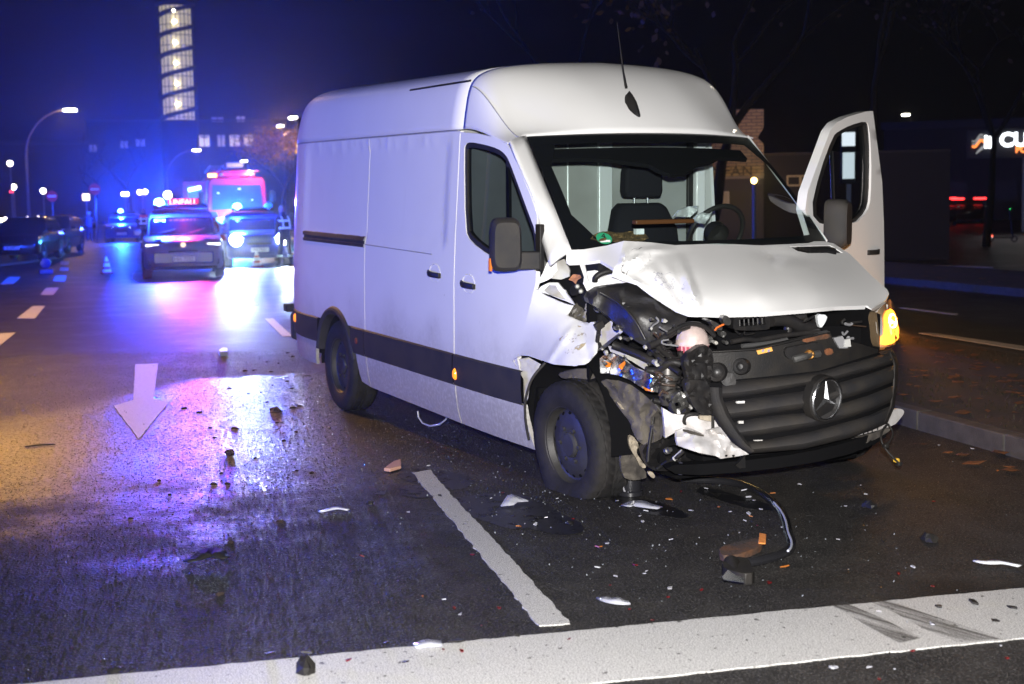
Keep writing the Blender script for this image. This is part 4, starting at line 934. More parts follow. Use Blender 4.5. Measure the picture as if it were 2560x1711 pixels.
# big black air filter box and shield
px('air_filter_box', [(560, 335), (680, 305), (820, 288), (900, 330), (1000, 400), (1110, 470), (1090, 530), (1000, 590), (930, 655), (880, 672), (790, 620), (720, 560), (650, 490), (590, 440), (520, 400)], [(560, 335, 0, .20), (820, 290, 0, .22), (1110, 470, 0, .62), (880, 670, 0, .55), (650, 490, 0, .30), (850, 450, 0, .50), (740, 400, 0, .40)], BP2, .10, 9, z6, 1, crn(.014, .045, 5))
hose('filter_seam', [(600, 350), (700, 400), (800, 500), (860, 620)], [.34, .48, .58], .008, z=z6)
hose('filter_rim', [(880, 675), (960, 640), (1010, 590), (1100, 540)], [.58, .66], .014, z=z6)
# --- torn passenger-side wing
FW_ = [(1339, 712, 1, -.955), (1322, 775, 1, -.985), (1305, 836, 1, -.995), (1281, 901, 1, -1.01), (1350, 912, 1, -1.03), (1430, 912, 1, -1.02), (1488, 890, 1, -.95), (1488, 820, 1, -.86), (1455, 795, 1, -.84), (1430, 765, 1, -.86), (1380, 735, 1, -.90), (1400, 830, 1, -.97), (1440, 860, 1, -.965), (1360, 860, 1, -1.0)]
FS = pixsurf(FW_, lambda a, b: -.012*(1-2*abs(noise.noise((a*.022, b*.02, 2))))*sstep(1380, 1430, a)-.022*math.exp(-((a-1408-(b-850)*-.7)/9)**2)*sstep(800, 830, b)+.02*math.exp(-((a-1460-(b-850)*.25)/8)**2)*sstep(800, 840, b))
fen_o = P_(zA, (552, 640), (610, 682), (700, 735), (850, 800), (960, 840), (1050, 862), (1010, 930), (968, 990), (1080, 1040), (1200, 1085), (1330, 1072), (1362, 1150), (1345, 1300), (1362, 1400))+P_(zB, (985, 540), (900, 650), (840, 692), (660, 706), (450, 690), (250, 625), (100, 575), (0, 572))+P_(z6, (100, 735), (110, 690), (150, 590), (190, 450), (226, 330))
fen = panel(fen_o, FS, 7, [], .012, (.1, .9, .2)).build('torn_wing', WHITE, VAN, ang=40, solid=.004)
panel(smoothpoly(P_(zA, (800, 1350), (1000, 1200), (1150, 1080), (1260, 1300), (1180, 1420), (1000, 1520), (900, 1420)), 1), lambda a, b: FS(a, b, .006), 7).build('wing_scuffs', smear('yellow_scuffs', (.42, .34, .20), .56, 1.0, (16, 16, 16), soft=.05), fen)
RAWP = mat('inner_panel', (.52, .52, .50), .6, dirt=(.33, .31, .27), vscale=10)
def pc(name, pts, xs, m, depth=.012, cr=None, z=zA, sm=0, step=6): return px(name, pts, [(a, b, ax, v) for a, b, ax, v in xs], m, depth, step, z, sm, cr, inw=(-.6, .6, 0))
pc('pillar_foot', [(722, 292), (840, 290), (852, 400), (775, 500), (700, 540), (575, 585), (600, 540), (660, 440)], [(722, 292, 1, -.93), (840, 290, 1, -.885), (575, 585, 1, -.965), (775, 500, 1, -.90)], WHITE, .02, crn(.05, .006))
pc('inner_panel', [(842, 288), (940, 250), (975, 300), (1015, 400), (1010, 480), (900, 520), (775, 505), (852, 400)], [(842, 288, 1, -.885), (940, 250, 1, -.87), (1015, 400, 1, -.83), (775, 505, 1, -.89)], RAWP, .02)
pc('torn_bracket', [(600, 655), (640, 610), (740, 560), (860, 560), (960, 680), (1050, 800), (1080, 850), (960, 800), (850, 760), (700, 700), (620, 682)], [(600, 655, 1, -.955), (740, 560, 1, -.90), (1080, 850, 1, -.86), (850, 700, 1, -.88)], WHITE, .02, None)
pc('bracket_hole', [(680, 660), (745, 592), (835, 595), (860, 650), (960, 780), (880, 760), (760, 720)], [(680, 660, 1, -.95), (745, 592, 1, -.905), (960, 780, 1, -.875), (835, 595, 1, -.895)], RAWP, 0, lambda a, b: .008)
pc('pillar_flange', [(880, 620), (960, 660), (1010, 780), (1000, 800), (930, 700)], [(880, 620, 1, -.86), (1000, 800, 1, -.84), (960, 660, 1, -.85)], WHITE, .02)
pc('cowl_panel', [(1215, 415), (1340, 400), (1600, 440), (1880, 545), (1600, 575), (1380, 625), (1240, 670), (1190, 570)], [(1215, 415, 0, .05), (1600, 440, 0, .15), (1880, 545, 0, .28), (1240, 670, 0, .12)], WHITE, .03, crn(.03, .012, 4))
pc('cowl_void', [(1000, 290), (1420, 268), (1590, 378), (1590, 405), (1200, 410), (1080, 400)], [(1000, 290, 0, -.20), (1420, 268, 0, -.20), (1590, 400, 0, -.12), (1080, 400, 0, -.20)], BP2, .02)
pc('hinge_strut', [(1140, 305), (1205, 302), (1258, 540), (1222, 548)], [(1140, 305, 0, .06), (1205, 302, 0, .06), (1258, 540, 0, .14), (1222, 548, 0, .14)], WHITE, .015)
pc('torn_filler', [(1000, 520), (1060, 450), (1140, 460), (1160, 500), (1110, 530), (1090, 580), (1060, 545)], [(1000, 520, 0, .02), (1160, 500, 0, .08), (1090, 580, 0, .08)], mat('orange_foam', (.55, .24, .12), .9, bump=1, bscale=50, var=.4, vscale=30), .02, crn(.08, .015))
pc('bonnet_hinge', [(1010, 640), (1060, 590), (1150, 570), (1200, 640), (1150, 700), (1060, 740), (1020, 710)], [(1010, 640, 0, .04), (1200, 640, 0, .12), (1060, 740, 0, .10)], BLACKP, .04, None, zA, 1)
for c_ in ((1115, 610), (1160, 672)):
    c = atv(*zA(*c_), 0, .13); dv = CB-c; dv /= np.linalg.norm(dv)
    MB().lathe([(.014, -.03), (.014, .004), (.009, .007), (.008, .002), (0, .002)], 16, Matrix.Translation(c) @ Vector(dv).to_track_quat('Z', 'Y').to_matrix().to_4x4()).build('hinge_bolt', mat('bolt', (.16, .16, .15), .5, .5), VAN)
hose('rubber_seal', [(1345, 545), (1345, 500), (1400, 450), (1480, 420), (1580, 402)], [.16, .20], .016, BLACKP, zA)
# shattered headlamp
pc('broken_headlamp', [(960, 985), (1060, 880), (1130, 800), (1240, 740), (1400, 700), (1520, 760), (1540, 900), (1500, 1000), (1400, 1080), (1240, 1085), (1100, 1045), (1010, 1010)], [(960, 985, 1, -.84), (1240, 740, 1, -.76), (1520, 800, 1, -.70), (1240, 1085, 1, -.80), (1500, 1000, 1, -.72)], mat('smoked_shell', (.05, .045, .04), .3, dirt=(.13, .12, .10), vscale=16), .05, crn(.035, .03, 7), zA, 0)
c = atv(*zA(1415, 880), 1, -.80); dv = CB-c; dv /= np.linalg.norm(dv); rr = 105*.1913/FPX*7.1; Mq = Matrix.Translation(c) @ Vector(dv+np.array([.3, 0, .1])).to_track_quat('Z', 'Y').to_matrix().to_4x4()
pj = MB().lathe([(rr, -.05), (rr*1.02, .0), (rr*.95, .012), (rr*.8, .028), (rr*.5, .042), (0, .048)], 28, Mq).build('projector_lens', mat('lens_dark', (.012, .013, .014), .04, coat=1), VAN)
MB().tube([Mq @ Vector((rr*1.02*math.cos(a), rr*1.02*math.sin(a), .004)) for a in np.linspace(.4, 2.4, 16)], .005, 6).build('lens_ring', ALU, pj)
rnd = random.Random(5)
for k in range(16):
    a = zA(rnd.uniform(1000, 1300), rnd.uniform(860, 1060)); p0 = atv(*a, 1, -.84); d = np.array([rnd.uniform(-1, 1), rnd.uniform(-.4, .2), rnd.uniform(-1, 1)])*.035; e = np.array([rnd.uniform(-1, 1), 0, rnd.uniform(-1, 1)])*.018
    MB().add([p0, p0+d, p0+d*.6+e], [(0, 1, 2)]).build('lens_shard', mat('shard_clear', (.30, .29, .28), .08, .2) if k == 0 else bpy.data.materials['shard_clear'], VAN, smooth=False, solid=.003)
pc('lamp_bracket', [(1420, 1160), (1520, 1080), (1620, 1015), (1745, 1135), (1750, 1165), (1650, 1250), (1440, 1440), (1400, 1330)], [(1420, 1160, 0, .22), (1620, 1015, 0, .33), (1750, 1165, 0, .42), (1440, 1440, 0, .27)], mat('bracket_white', (.58, .57, .54), .5, dirt=(.4, .37, .33), vscale=12), .05)
pc('bracket_slot', [(1580, 1060), (1625, 1050), (1635, 1110), (1640, 1180), (1620, 1200), (1565, 1160)], [(1580, 1060, 0, .345), (1640, 1180, 0, .385), (1565, 1160, 0, .345)], DARK, .002, None, zA, 1)
pc('bracket_edge', [(1420, 1400), (1660, 1215), (1670, 1240), (1450, 1440)], [(1420, 1400, 0, .285), (1660, 1215, 0, .40), (1450, 1440, 0, .295)], ALU, .004)
c = atv(*zA(1635, 1150), 0, .40); MB().lathe([(.013, 0), (.013, .012), (.006, .014), (0, .010)], 14, Matrix.Translation(c) @ Matrix.Rotation(R(60), 4, 'Y')).build('bracket_bolt', ALU, VAN)
hose('wire', [(1390, 1060), (1400, 1180), (1380, 1280), (1370, 1400), (1400, 1450)], [.22, .28], .012, BLACKP, zA)
for q in ((1395, 1240, .014), (1380, 1400, .028), (1400, 1120, .03)):
    MB().box(atv(*zA(q[0], q[1]), 0, .25), (q[2], q[2]*1.6, q[2]*1.3), Matrix.Rotation(.5, 3, 'X')).build('connector', BLACKP, VAN, bevel=.004)
# chrome reflector strip hanging out, glinting
CHR2 = mat('scratched_chrome', (.92, .92, .92), .26, 1, bump=.2, bscale=14)
pc('chrome_reflector', [(1040, 610), (1080, 575), (1160, 552), (1280, 572), (1400, 650), (1500, 730), (1600, 772), (1700, 815), (1800, 880), (1815, 960), (1800, 1052), (1700, 1045), (1600, 1000), (1440, 892), (1290, 832), (1180, 812), (1050, 802)], [(1040, 610, 0, .36), (1280, 572, 0, .46), (1600, 772, 0, .66), (1815, 960, 0, .78), (1600, 1000, 0, .68), (1050, 802, 0, .36), (1300, 700, 0, .42), (1500, 850, 0, .56)], CHR2, .02, lambda a, b: .03*math.sin(a*.09)+.02*noise.noise((a*.05, b*.07, 8)), zB, 0, 6)
for i, pts in enumerate(([(1290, 700), (1370, 640), (1380, 680), (1330, 760), (1290, 740)], [(1580, 960), (1680, 1010), (1750, 1040), (1640, 1030)], [(1090, 640), (1190, 670), (1180, 730), (1120, 720)])):
    pc('orange_reflector', pts, [(1040, 610, 0, .36), (1280, 572, 0, .46), (1600, 772, 0, .66), (1815, 960, 0, .78), (1600, 1000, 0, .68), (1050, 802, 0, .36), (1300, 700, 0, .42), (1500, 850, 0, .56)], mat('amber', (.85, .25, .03), .12, coat=1) if i == 0 else bpy.data.materials['amber'], .003, lambda a, b: .012+.03*math.sin(a*.09)+.02*noise.noise((a*.05, b*.07, 8)), zB)
pc('white_rail', [(1150, 448), (1280, 460), (1400, 500), (1680, 605), (1672, 700), (1640, 760), (1450, 640), (1280, 560), (1180, 520)], [(1150, 448, 0, .34), (1680, 605, 0, .60), (1640, 760, 0, .58), (1180, 520, 0, .35)], RAWP, .03, None, zB)
for k in range(5):
    c = zB(1260+k*100, 488+k*36); MB().lathe([(.0, 0), (.008, 0)], 10, Matrix.Translation(atv(*c, 0, .405+k*.05)) @ Matrix.Rotation(R(90), 4, 'Y')).build('rail_hole', DARK, VAN)
for i, (pts, xv, r, m_, z) in enumerate((
    ([(1210, 430), (1400, 500), (1600, 580), (1750, 660)], [.42, .66], .022, BLACKP, zB), ([(1700, 460), (1780, 560), (1890, 660)], [.62, .74], .015, BLACKP, zB),
    ([(1640, 760), (1760, 780), (1850, 760), (1900, 690), (2000, 650), (2091, 680)], [.68, .8], .020, BLACKP, zB), ([(1890, 660), (2000, 740), (2091, 800)], [.74, .85], .016, BLACKP, zB),
    ([(1280, 190), (1330, 250), (1420, 360), (1500, 400), (1535, 500)], [.62, .72], .016, BLACKP, zC), ([(1300, 200), (1450, 230), (1500, 320), (1560, 345), (1610, 320), (1640, 290)], [.66, .86], .016, BLACKP, zC),
    ([(1620, 445), (1600, 420), (1610, 360), (1660, 335), (1740, 335)], [.84, .88], .010, BLACKP, zC), ([(1310, 290), (1295, 450), (1260, 650), (1250, 800)], .62, .010, BLACKP, zC), ([(1885, 350), (1885, 470)], .92, .008, BLACKP, zC),
    ([(1600, 700), (1520, 770), (1420, 810), (1340, 870)], [.75, .6], .010, BLACKP, zC), ([(920, 650), (1000, 720), (1080, 760), (1060, 690)], .74, .016, BLACKP, z6), ([(1140, 760), (1180, 700), (1210, 760)], .8, .02, BLACKP, z6))):
    hose('engine_hose', pts, xv, r, m_, z)
hose('bright_stub', [(1505, 775), (1590, 700)], [.70, .74], .013, RAWP, zC)
# alternator, pump and black support in front of the tank
c = atv(*zB(1930, 960), 0, .72); MB().lathe([(.0, .10), (.05, .10), (.055, .06), (.06, .055), (.06, .03), (.045, .02), (.045, -.06), (.03, -.10)], 24, Matrix.Translation(c)).build('pump_body', mat('pump_dark', (.06, .055, .05), .4, .4), VAN)
MB().tube([c+np.array([.061*math.cos(a), .061*math.sin(a), .045]) for a in np.linspace(0, 2*math.pi, 25)], .006, 6).build('pump_clamp', ALU, VAN)
px('bumper_bracket', [(1480, 180), (1560, 110), (1620, 130), (1640, 230), (1700, 270), (1640, 330), (1560, 350), (1480, 290)], lambda y, z: .80, ALU, .05, 6, zC, 1, crn(.06, .02, 3), holes=[[(1510, 230), (1560, 215), (1580, 270), (1530, 285)]])
px('black_support', [(1600, 0), (1760, 0), (1850, 30), (1870, 200), (1890, 350), (1760, 345), (1690, 250), (1640, 150)], lambda y, z: .88, BP2, .06, 8, zC, 1, crn(.05, .03, 9))
px('black_support', [(1080, 720), (1200, 640), (1260, 700), (1240, 860), (1220, 960), (1120, 900), (1090, 800)], lambda y, z: .86, BP2, .06, 8, z6, 1, crn(.05, .035, 6))
for k, (a, b, s) in enumerate(((960, 700, 26), (1000, 640, 18), (930, 760, 20), (1230, 620, 24), (1260, 560, 22), (1310, 590, 20), (1010, 980, 16), (1060, 960, 14), (1100, 1000, 14), (900, 700, 16), (700, 560, 12), (760, 620, 14), (1270, 640, 12), (1330, 640, 12), (870, 720, 14), (1050, 900, 12))):
    px('engine_fitting', [(a-s, b-s*.5), (a, b-s), (a+s, b-s*.3), (a+s*.7, b+s*.7), (a-s*.4, b+s)], (lambda v: (lambda y, z: v))(.58+.02*(k % 7)+(.1 if a > 900 else 0)), (ALU, BP2, RAWP, ALU, STEEL)[k % 5], .05, 6, z6, 1, crn(.1, .012, k))
rnd = random.Random(77)                                  # broken brackets, plugs and looms inside the wreck
WIREM = [BLACKP, mat('wire_grey', (.20, .20, .21), .5), mat('wire_brown', (.05, .03, .02), .5), BLACKP]
for k in range(46):
    a, b = (rnd.uniform(880, 1130), rnd.uniform(540, 1000)) if k % 3 else (rnd.uniform(600, 1000), rnd.uniform(500, 760)); s = rnd.uniform(5, 15); n_ = rnd.choice((4, 5, 6)); xx = rnd.uniform(.62, .80) if a > 860 else rnd.uniform(.40, .60)
    px('bracket_fragment', [(a+math.cos(2*math.pi*i/n_)*s*rnd.uniform(.5, 1.3), b+math.sin(2*math.pi*i/n_)*s*rnd.uniform(.5, 1.3)) for i in range(n_)], (lambda v: (lambda y, z: v+.25*(z-.8)))(xx), (ALU, BLACKP, STEEL, RAWP, BP2, ALU)[k % 6], .03, 7, z6, 0, crn(.12, .01, k))
for k in range(18):
    a, b = rnd.uniform(860, 1100), rnd.uniform(560, 980); pts_ = [(a, b)]
    for _ in range(4): a += rnd.uniform(-45, 55); b += rnd.uniform(-30, 45); pts_.append((a, b))
    hose('loose_loom', pts_, [rnd.uniform(.66, .84), rnd.uniform(.66, .84)], rnd.uniform(.003, .007), WIREM[k % 4], z6, 6)
for k in range(10):
    a, b = rnd.uniform(330, 1500), rnd.uniform(200, 420); hose('bay_cable', [(a, b), (a+rnd.uniform(-60, 60), b+rnd.uniform(10, 50)), (a+rnd.uniform(40, 160), b+rnd.uniform(-20, 40))], rnd.uniform(.66, .78), rnd.uniform(.004, .009), WIREM[k % 4], zG, 6)
# mud liner torn away round the wheel
px('arch_liner', [(780, -10), (1050, 20), (1250, 170), (1400, 330), (1410, 560), (1300, 620), (1180, 640), (1100, 500), (1085, 420), (1000, 320), (860, 120)], [(780, 0, 0, .30), (1250, 170, 0, .62), (1410, 560, 0, .66), (1180, 640, 0, .55), (860, 120, 0, .36), (1100, 350, 0, .50)], MUD, .02, 7, zC, 1, crn(.03, .04, 1))
px('arch_liner', [(500, 820), (640, 770), (820, 740), (1000, 760), (1030, 850), (900, 890), (700, 860), (560, 880)], [(500, 820, 1, -.90), (1030, 800, 1, -.80), (760, 760, 1, -.86), (700, 870, 1, -.88)], MUD, .03, 7, zB, 1, crn(.05, .02, 2))
px('arch_liner', [(965, 330), (1080, 420), (1085, 500), (1010, 610), (975, 760), (958, 600)], lambda y, z: .40, MUD, .02, 7, zC, 1, crn(.04, .02, 3))
px('arch_liner', [(975, 720), (1090, 670), (1150, 760), (1255, 950), (1180, 975), (1090, 985), (1000, 950)], lambda y, z: .42, MUD, .03, 7, zC, 1, crn(.03, .03, 4))
px('torn_insulation', [(1060, 560), (1100, 540), (1170, 640), (1130, 700), (1180, 780), (1245, 860), (1185, 865), (1120, 740), (1070, 660)], lambda y, z: .46, BEIGE, .03, 6, zC, 1, crn(.08, .02, 5))
px('torn_insulation', [(1240, 900), (1290, 895), (1330, 950), (1290, 965)], lambda y, z: .5, BEIGE, .02, 6, zC, 1)
px('torn_insulation', [(945, 215), (985, 240), (1020, 290), (990, 285)], lambda y, z: .5, BEIGE, .01, 6, zC, 0)
px('wheel_arch_edge', [(95, 742), (190, 725), (270, 770), (200, 860), (185, 960), (165, 1000), (160, 850)], [(95, 742, 1, -.985), (270, 770, 1, -.90), (165, 1000, 1, -.97), (190, 860, 1, -.95)], RAWP, .02, 6, z6, 0, crn(.05, .012, 6))
hose('arch_lip', [(285, 755), (215, 830), (185, 900), (165, 990), (170, 1100), (190, 1200)], [-.28, -.42], .008, TRIM, z6)
# subframe gloom
for pts in ([(1180, 640), (1420, 560), (1540, 640), (1900, 740), (1920, 800), (1650, 880), (1350, 900), (1250, 860)],):
    px('subframe', pts, lambda y, z: .55, BP2, .08, 9, zC, 1, crn(.03, .06, 2))
MB().bx(.30, .55, -.60, .60, .22, .34).build('crossmember', DARK, VAN, bevel=.02)
for c_ in ((1470, 490), (1450, 690)):
    c = atv(*zC(*c_), 0, .78); MB().lathe([(.018, -.02), (.018, .0), (.012, .006), (.012, .02), (0, .02)], 12, Matrix.Translation(c) @ Matrix.Rotation(R(70), 4, 'Y')).build('subframe_bolt', ALU, VAN)
# bumper remains
LILAC = mat('bumper_white', (.66, .65, .66), .45, dirt=(.34, .31, .28), vscale=7)
px('bumper_carrier', [(1395, 275), (1500, 335), (1640, 345), (1880, 355), (1940, 455), (1900, 520), (1830, 560), (1560, 490), (1420, 570), (1410, 400)], lambda y, z: .84+.12*(y+.8), LILAC, .03, 8, zC, 0, crn(.03, .012, 1))
px('carrier_foam', [(1760, 350), (1880, 352), (1876, 410), (1755, 385)], lambda y, z: .89+.12*(y+.8), BEIGE, .03, 6, zC)
skin = px('torn_bumper', [(1530, 505), (1610, 462), (1720, 500), (1815, 545), (1830, 500), (1960, 465), (2060, 600), (2150, 670), (2240, 728), (2100, 752), (1960, 772), (1915, 745), (1750, 715), (1545, 645), (1530, 590)], [(1530, 505, 0, .86), (1815, 545, 0, .93), (1960, 465, 0, .93), (2240, 728, 0, .99), (1960, 772, 0, 1.02), (1545, 645, 0, .93), (1750, 640, 0, 1.02)], LILAC, .03, 7, zC, 0, crn(.035, .028, 4))
px('bumper_dirt', [(1590, 475), (1800, 535), (1795, 560), (1600, 510)], lambda y, z: .97, MUD, .004, 6, zC, 1)
for a in (2005, 2075): px('bumper_slot', [(a, 735), (a+26, 733), (a+20, 750), (a+4, 752)], lambda y, z: 1.045, DARK, .002, 6, zC)
px('valance', [(1655, 1165), (1770, 1160), (1880, 1150), (2010, 1133), (2130, 1104), (2222, 1068), (2214, 1100), (2100, 1146), (1900, 1178), (1700, 1192)], lambda y, z: .88-.12*min(1, (y/.6)**2), DARK, .08, 10, None, 1)
px('bumper_corner_piece', [(1780, 1195), (1800, 1105), (1860, 1050), (1930, 1058), (1948, 1090), (1905, 1150), (1850, 1212), (1640, 1272), (1470, 1315), (1500, 1285), (1650, 1230)], lambda y, z: .86-.30*max(0, y-.35), LILAC, .05, 8, zG, 1, None, inw=(-.8, -.5, 0))
for a, b in ((1560, 1290), (1600, 1278), (1640, 1266), (1690, 1245)): px('bumper_clip', [(a, b-14), (a+10, b-18), (a+12, b+4), (a+3, b+8)], lambda y, z: .89-.30*max(0, y-.35), BLACKP, .004, 5, zG)
px('undertray', [(1400, 1350), (1640, 1290), (1780, 1230), (1830, 1250), (1700, 1330), (1560, 1390), (1430, 1380)], lambda y, z: .80, MUD, .03, 9, zG, 1, crn(.03, .03, 6))
hose('loose_wire', [(1790, 1195), (1740, 1250), (1720, 1330), (1760, 1420), (1830, 1500), (1890, 1560)], [.84, .95], .006, BLACKP, zG)
hose('loose_wire', [(1790, 1195), (1840, 1260), (1830, 1330), (1770, 1400)], [.84, .9], .005, BLACKP, zG)
for q, m_ in (((1770, 1400), BLACKP), ((1895, 1570), BLACKP), ((1870, 1535), mat('plug_yellow', (.7, .45, .05), .5))):
    MB().box(atv(*zG(*q), 0, .93), (.028, .028, .022)).build('loose_plug', m_, VAN, bevel=.006)
px('lower_frame', [(1560, 810), (1590, 810), (1585, 930), (1555, 930)], lambda y, z: .72, mat('blue_tinted_bar', (.10, .10, .14), .35, .5), .03, 7, zC)
px('lower_frame', [(2110, 840), (2200, 740), (2205, 860), (2150, 868)], lambda y, z: .86, BLACKP, .03, 7, zC)

# ================================================================ WRECKAGE ON THE ROAD
zH = zz(1480, 1150, .2615); zI = zz(800, 1100, .3898); zJ = zz(1900, 1000, .4533); zK = zz(0, 1100, .3896); zL = zz(0, 640, .3240)
def gq(p, z=0.0): q = gp(p[0], p[1], z); return Vector((q[0], q[1], z))
def lump(c, r, h, seed, n=9, squash=.7, rz=0):
    rnd = random.Random(seed); rings = []
    for z, k in ((0, 1.0), (h*.5, 1.05*squash+.2), (h, .45)):
        rings.append([(c[0]+math.cos(2*math.pi*i/n+rz)*r*k*rnd.uniform(.6, 1.15), c[1]+math.sin(2*math.pi*i/n+rz)*r*k*squash*rnd.uniform(.6, 1.15), c[2]+z*rnd.uniform(.8, 1.2)) for i in range(n)])
    return MB().loft(rings)
RED = mat('red_lens', (.11, .006, .008), .2, coat=.4); CLEAR = mat('clear_plastic', (.55, .56, .62), .1, alpha=.65, coat=1); WHT = mat('white_fragment', (.30, .30, .33), .35)
AMB = mat('amber_fragment', (.30, .10, .02), .3); BLK = BLACKP
# pot-shaped casing under the bumper
c = gq(zC(1080, 1125)); pot = tag(MB().lathe([(.0, .10), (.058, .10), (.060, .085), (.058, .03), (.068, .022), (.070, .004), (.060, 0), (0, 0)], 28, Matrix.Translation(c)).build('casing', mat('casing_black', (.015, .015, .018), .25), None), 'black round plastic casing with white scrape under the smashed bumper', 'casing')
px0 = MB(); pv = (Vector(CAM)-c); a0 = math.atan2(pv.y, pv.x)
tri = [(-.75, .098), (-.62, .10), (-.58, .05), (-.40, .026), (-.15, .03), (-.22, .010), (-.48, .008), (-.72, .045)]
px0.add([c+Vector((.0615*math.cos(a0+t), .0615*math.sin(a0+t), z)) for t, z in tri], [tuple(range(len(tri)))]); o = px0.build('scrape', WHT, pot, smooth=False)
# long hose loop
hp = smoothpoly(P_(zH, (860, 185), (1000, 190), (1200, 200), (1400, 225), (1550, 285), (1700, 370), (1800, 470), (1855, 580), (1872, 690), (1915, 790), (1895, 865), (1780, 920), (1600, 965), (1450, 985), (1350, 985)), 2, False)
hs = tag(MB().tube([gq(p, .022) for p in hp], .021, 10).build('hose', mat('hose_black', (.014, .014, .016), .22, coat=.5), None), 'black rubber hose curling across the road in front of the van', 'hose')
MB().tube([gq(p, .043) for p in hp[20:-14]], .0055, 6).build('cable', mat('hose_highlight', (.5, .52, .6), .25), hs)  # pale colour stands for the whitish highlights along the hose
MB().lathe([(.0, 0), (.034, 0), (.036, .06), (.026, .10), (.022, .16)], 14, Matrix.Translation(gq(zH(1330, 985), .035)) @ Matrix.Rotation(R(62), 4, 'Z') @ Matrix.Rotation(R(90), 4, 'X')).build('hose_end', BLACKP, hs)
def slabon(name, pts, z, h, m, label, cat, sm=1, tilt=0, group=None):
    p = [gq(zq) for zq in pts]; q = [(v.x, v.y) for v in p]
    if sm: q = smoothpoly(q, sm)
    return tag(MB().prism(q, z, z+h).build(name, m, None, bevel=.003), label, cat, group)
bc_ = slabon('cover_plate', P_(zH, (1210, 920), (1330, 880), (1450, 850), (1600, 825), (1640, 890), (1500, 960), (1360, 1000), (1230, 1000)), .01, .03, mat('rust_cover', (.11, .045, .018), .8, bump=.6, bscale=60, dirt=(.04, .03, .025), vscale=12), 'rust-brown torn cover plate inside the hose loop', 'fragment')
slabon('tag_fragment', P_(zH, (1590, 900), (1600, 800), (1668, 815), (1660, 905)), .045, .006, mat('tag_orange', (.75, .26, .06), .6, bump=.6, bscale=60), 'bright orange square tag lying on the torn cover plate', 'fragment', 0)
sh = slabon('lamp_shell', P_(zH, (1240, 1090), (1380, 1040), (1500, 1060), (1530, 1150), (1560, 1205), (1440, 1215), (1260, 1165)), .005, .05, BLK, 'black and chrome lamp shell just in front of the hose end', 'fragment')
p = [gq(q, .06) for q in P_(zH, (1245, 1125), (1300, 1060), (1370, 1110), (1455, 1140), (1450, 1175), (1260, 1150))]; MB().add([tuple(v) for v in p], [tuple(range(6))]).build('chrome_face', mat('dull_chrome', (.75, .8, .82), .25, 1), sh, smooth=False, solid=.004)
def ribbon(name, pts, wd, z, m, label, cat='fragment', curl=.0, group=None):
    p = [gq(q) for q in smoothpoly(pts, 2, False)]; rows = [[], []]
    for i, v in enumerate(p):
        t = (p[min(i+1, len(p)-1)]-p[max(i-1, 0)]); n_ = Vector((-t.y, t.x, 0)).normalized()*wd/2; u = i/(len(p)-1)
        rows[0].append(v+n_+Vector((0, 0, z+curl*math.sin(u*3.1)))); rows[1].append(v-n_+Vector((0, 0, z+curl*.3)))
    return tag(MB().grid(rows).build(name, m, None, solid=.006), label, cat, group)
ribbon('trim_strip', P_(zH, (90, 1335), (180, 1375), (270, 1388), (360, 1385)), .05, .008, CLEAR, 'curved clear lens strip just behind the stop line', curl=.015)
ribbon('trim_strip', P_(zI, (605, 1345), (690, 1335), (780, 1330)), .06, .008, CLEAR, 'clear rectangular plastic strip lying on the stop line', curl=.01)
ribbon('trim_strip', P_(zJ, (1190, 905), (1230, 915), (1275, 920), (1340, 915), (1435, 935)), .04, .01, mat('ribbed_reflector', (.55, .56, .58), .3), 'white ribbed reflector sliver at the right edge of the road', curl=.01)
ribbon('trim_strip', P_(zI, (0, 470), (60, 458), (120, 448), (180, 458)), .025, .008, mat('trim_lilac', (.5, .5, .6), .3), 'thin pale trim splinter left of the broken lane line', curl=.01)
ribbon('trim_strip', P_(zK, (1195, 800), (1280, 785), (1360, 755), (1420, 775), (1470, 775)), .07, .012, BLK, 'black curved trim piece lying alone on the wet lane', curl=.03)
ribbon('trim_strip', P_(zK, (165, 55), (240, 45), (355, 38)), .03, .012, BLK, 'dark slim stick on the orange-lit wet patch', curl=.01)
ribbon('trim_strip', P_(zI, (1200, 440), (1240, 415), (1330, 410)), .07, .012, CLEAR, 'crumpled clear film scrap beside the broken lane line', curl=.04)
ribbon('trim_strip', P_(zH, (320, 470), (400, 455), (500, 475), (650, 490)), .07, .01, CLEAR, 'split clear headlamp cover in front of the black casing', curl=.02)
for i, (pt, r, h, lab) in enumerate(((zK(1955, 1495), .055, .05, 'black broken clip on the stop line near the left'), (zJ(600, 595), .05, .03, 'black square clip in front of the right of the grille'), (zJ(930, 780), .055, .035, 'black jagged chunk in the right of the lane'),
        (zJ(700, 275), .02, .02, 'small black plug under the right bumper corner'), (zI(320, 415), .035, .015, 'dark green shard near the end of the lane line'), (zK(735, 1490), .04, .012, 'dark leaf-like scrap at the left end of the stop line'),
        (zI(1600, 540), .03, .012, 'small brown scrap in front of the front tyre'))):
    p = gq(pt); p.z = .004; tag(lump(p, r, h, i+40).build('fragment', BLK, None, smooth=False), lab, 'fragment')
slabon('carton_scrap', P_(zI, (410, 210), (470, 165), (520, 150), (520, 195), (450, 215)), .008, .02, mat('scrap_orange', (.5, .28, .2), .6), 'orange and pale carton scrap by the head of the lane line', 'fragment', 0)
slabon('plastic_scrap', P_(zL, (1690, 765), (1720, 745), (1755, 750), (1755, 775), (1700, 780)), .005, .05, WHT, 'small white lump far back on the wet lane', 'fragment', 0)
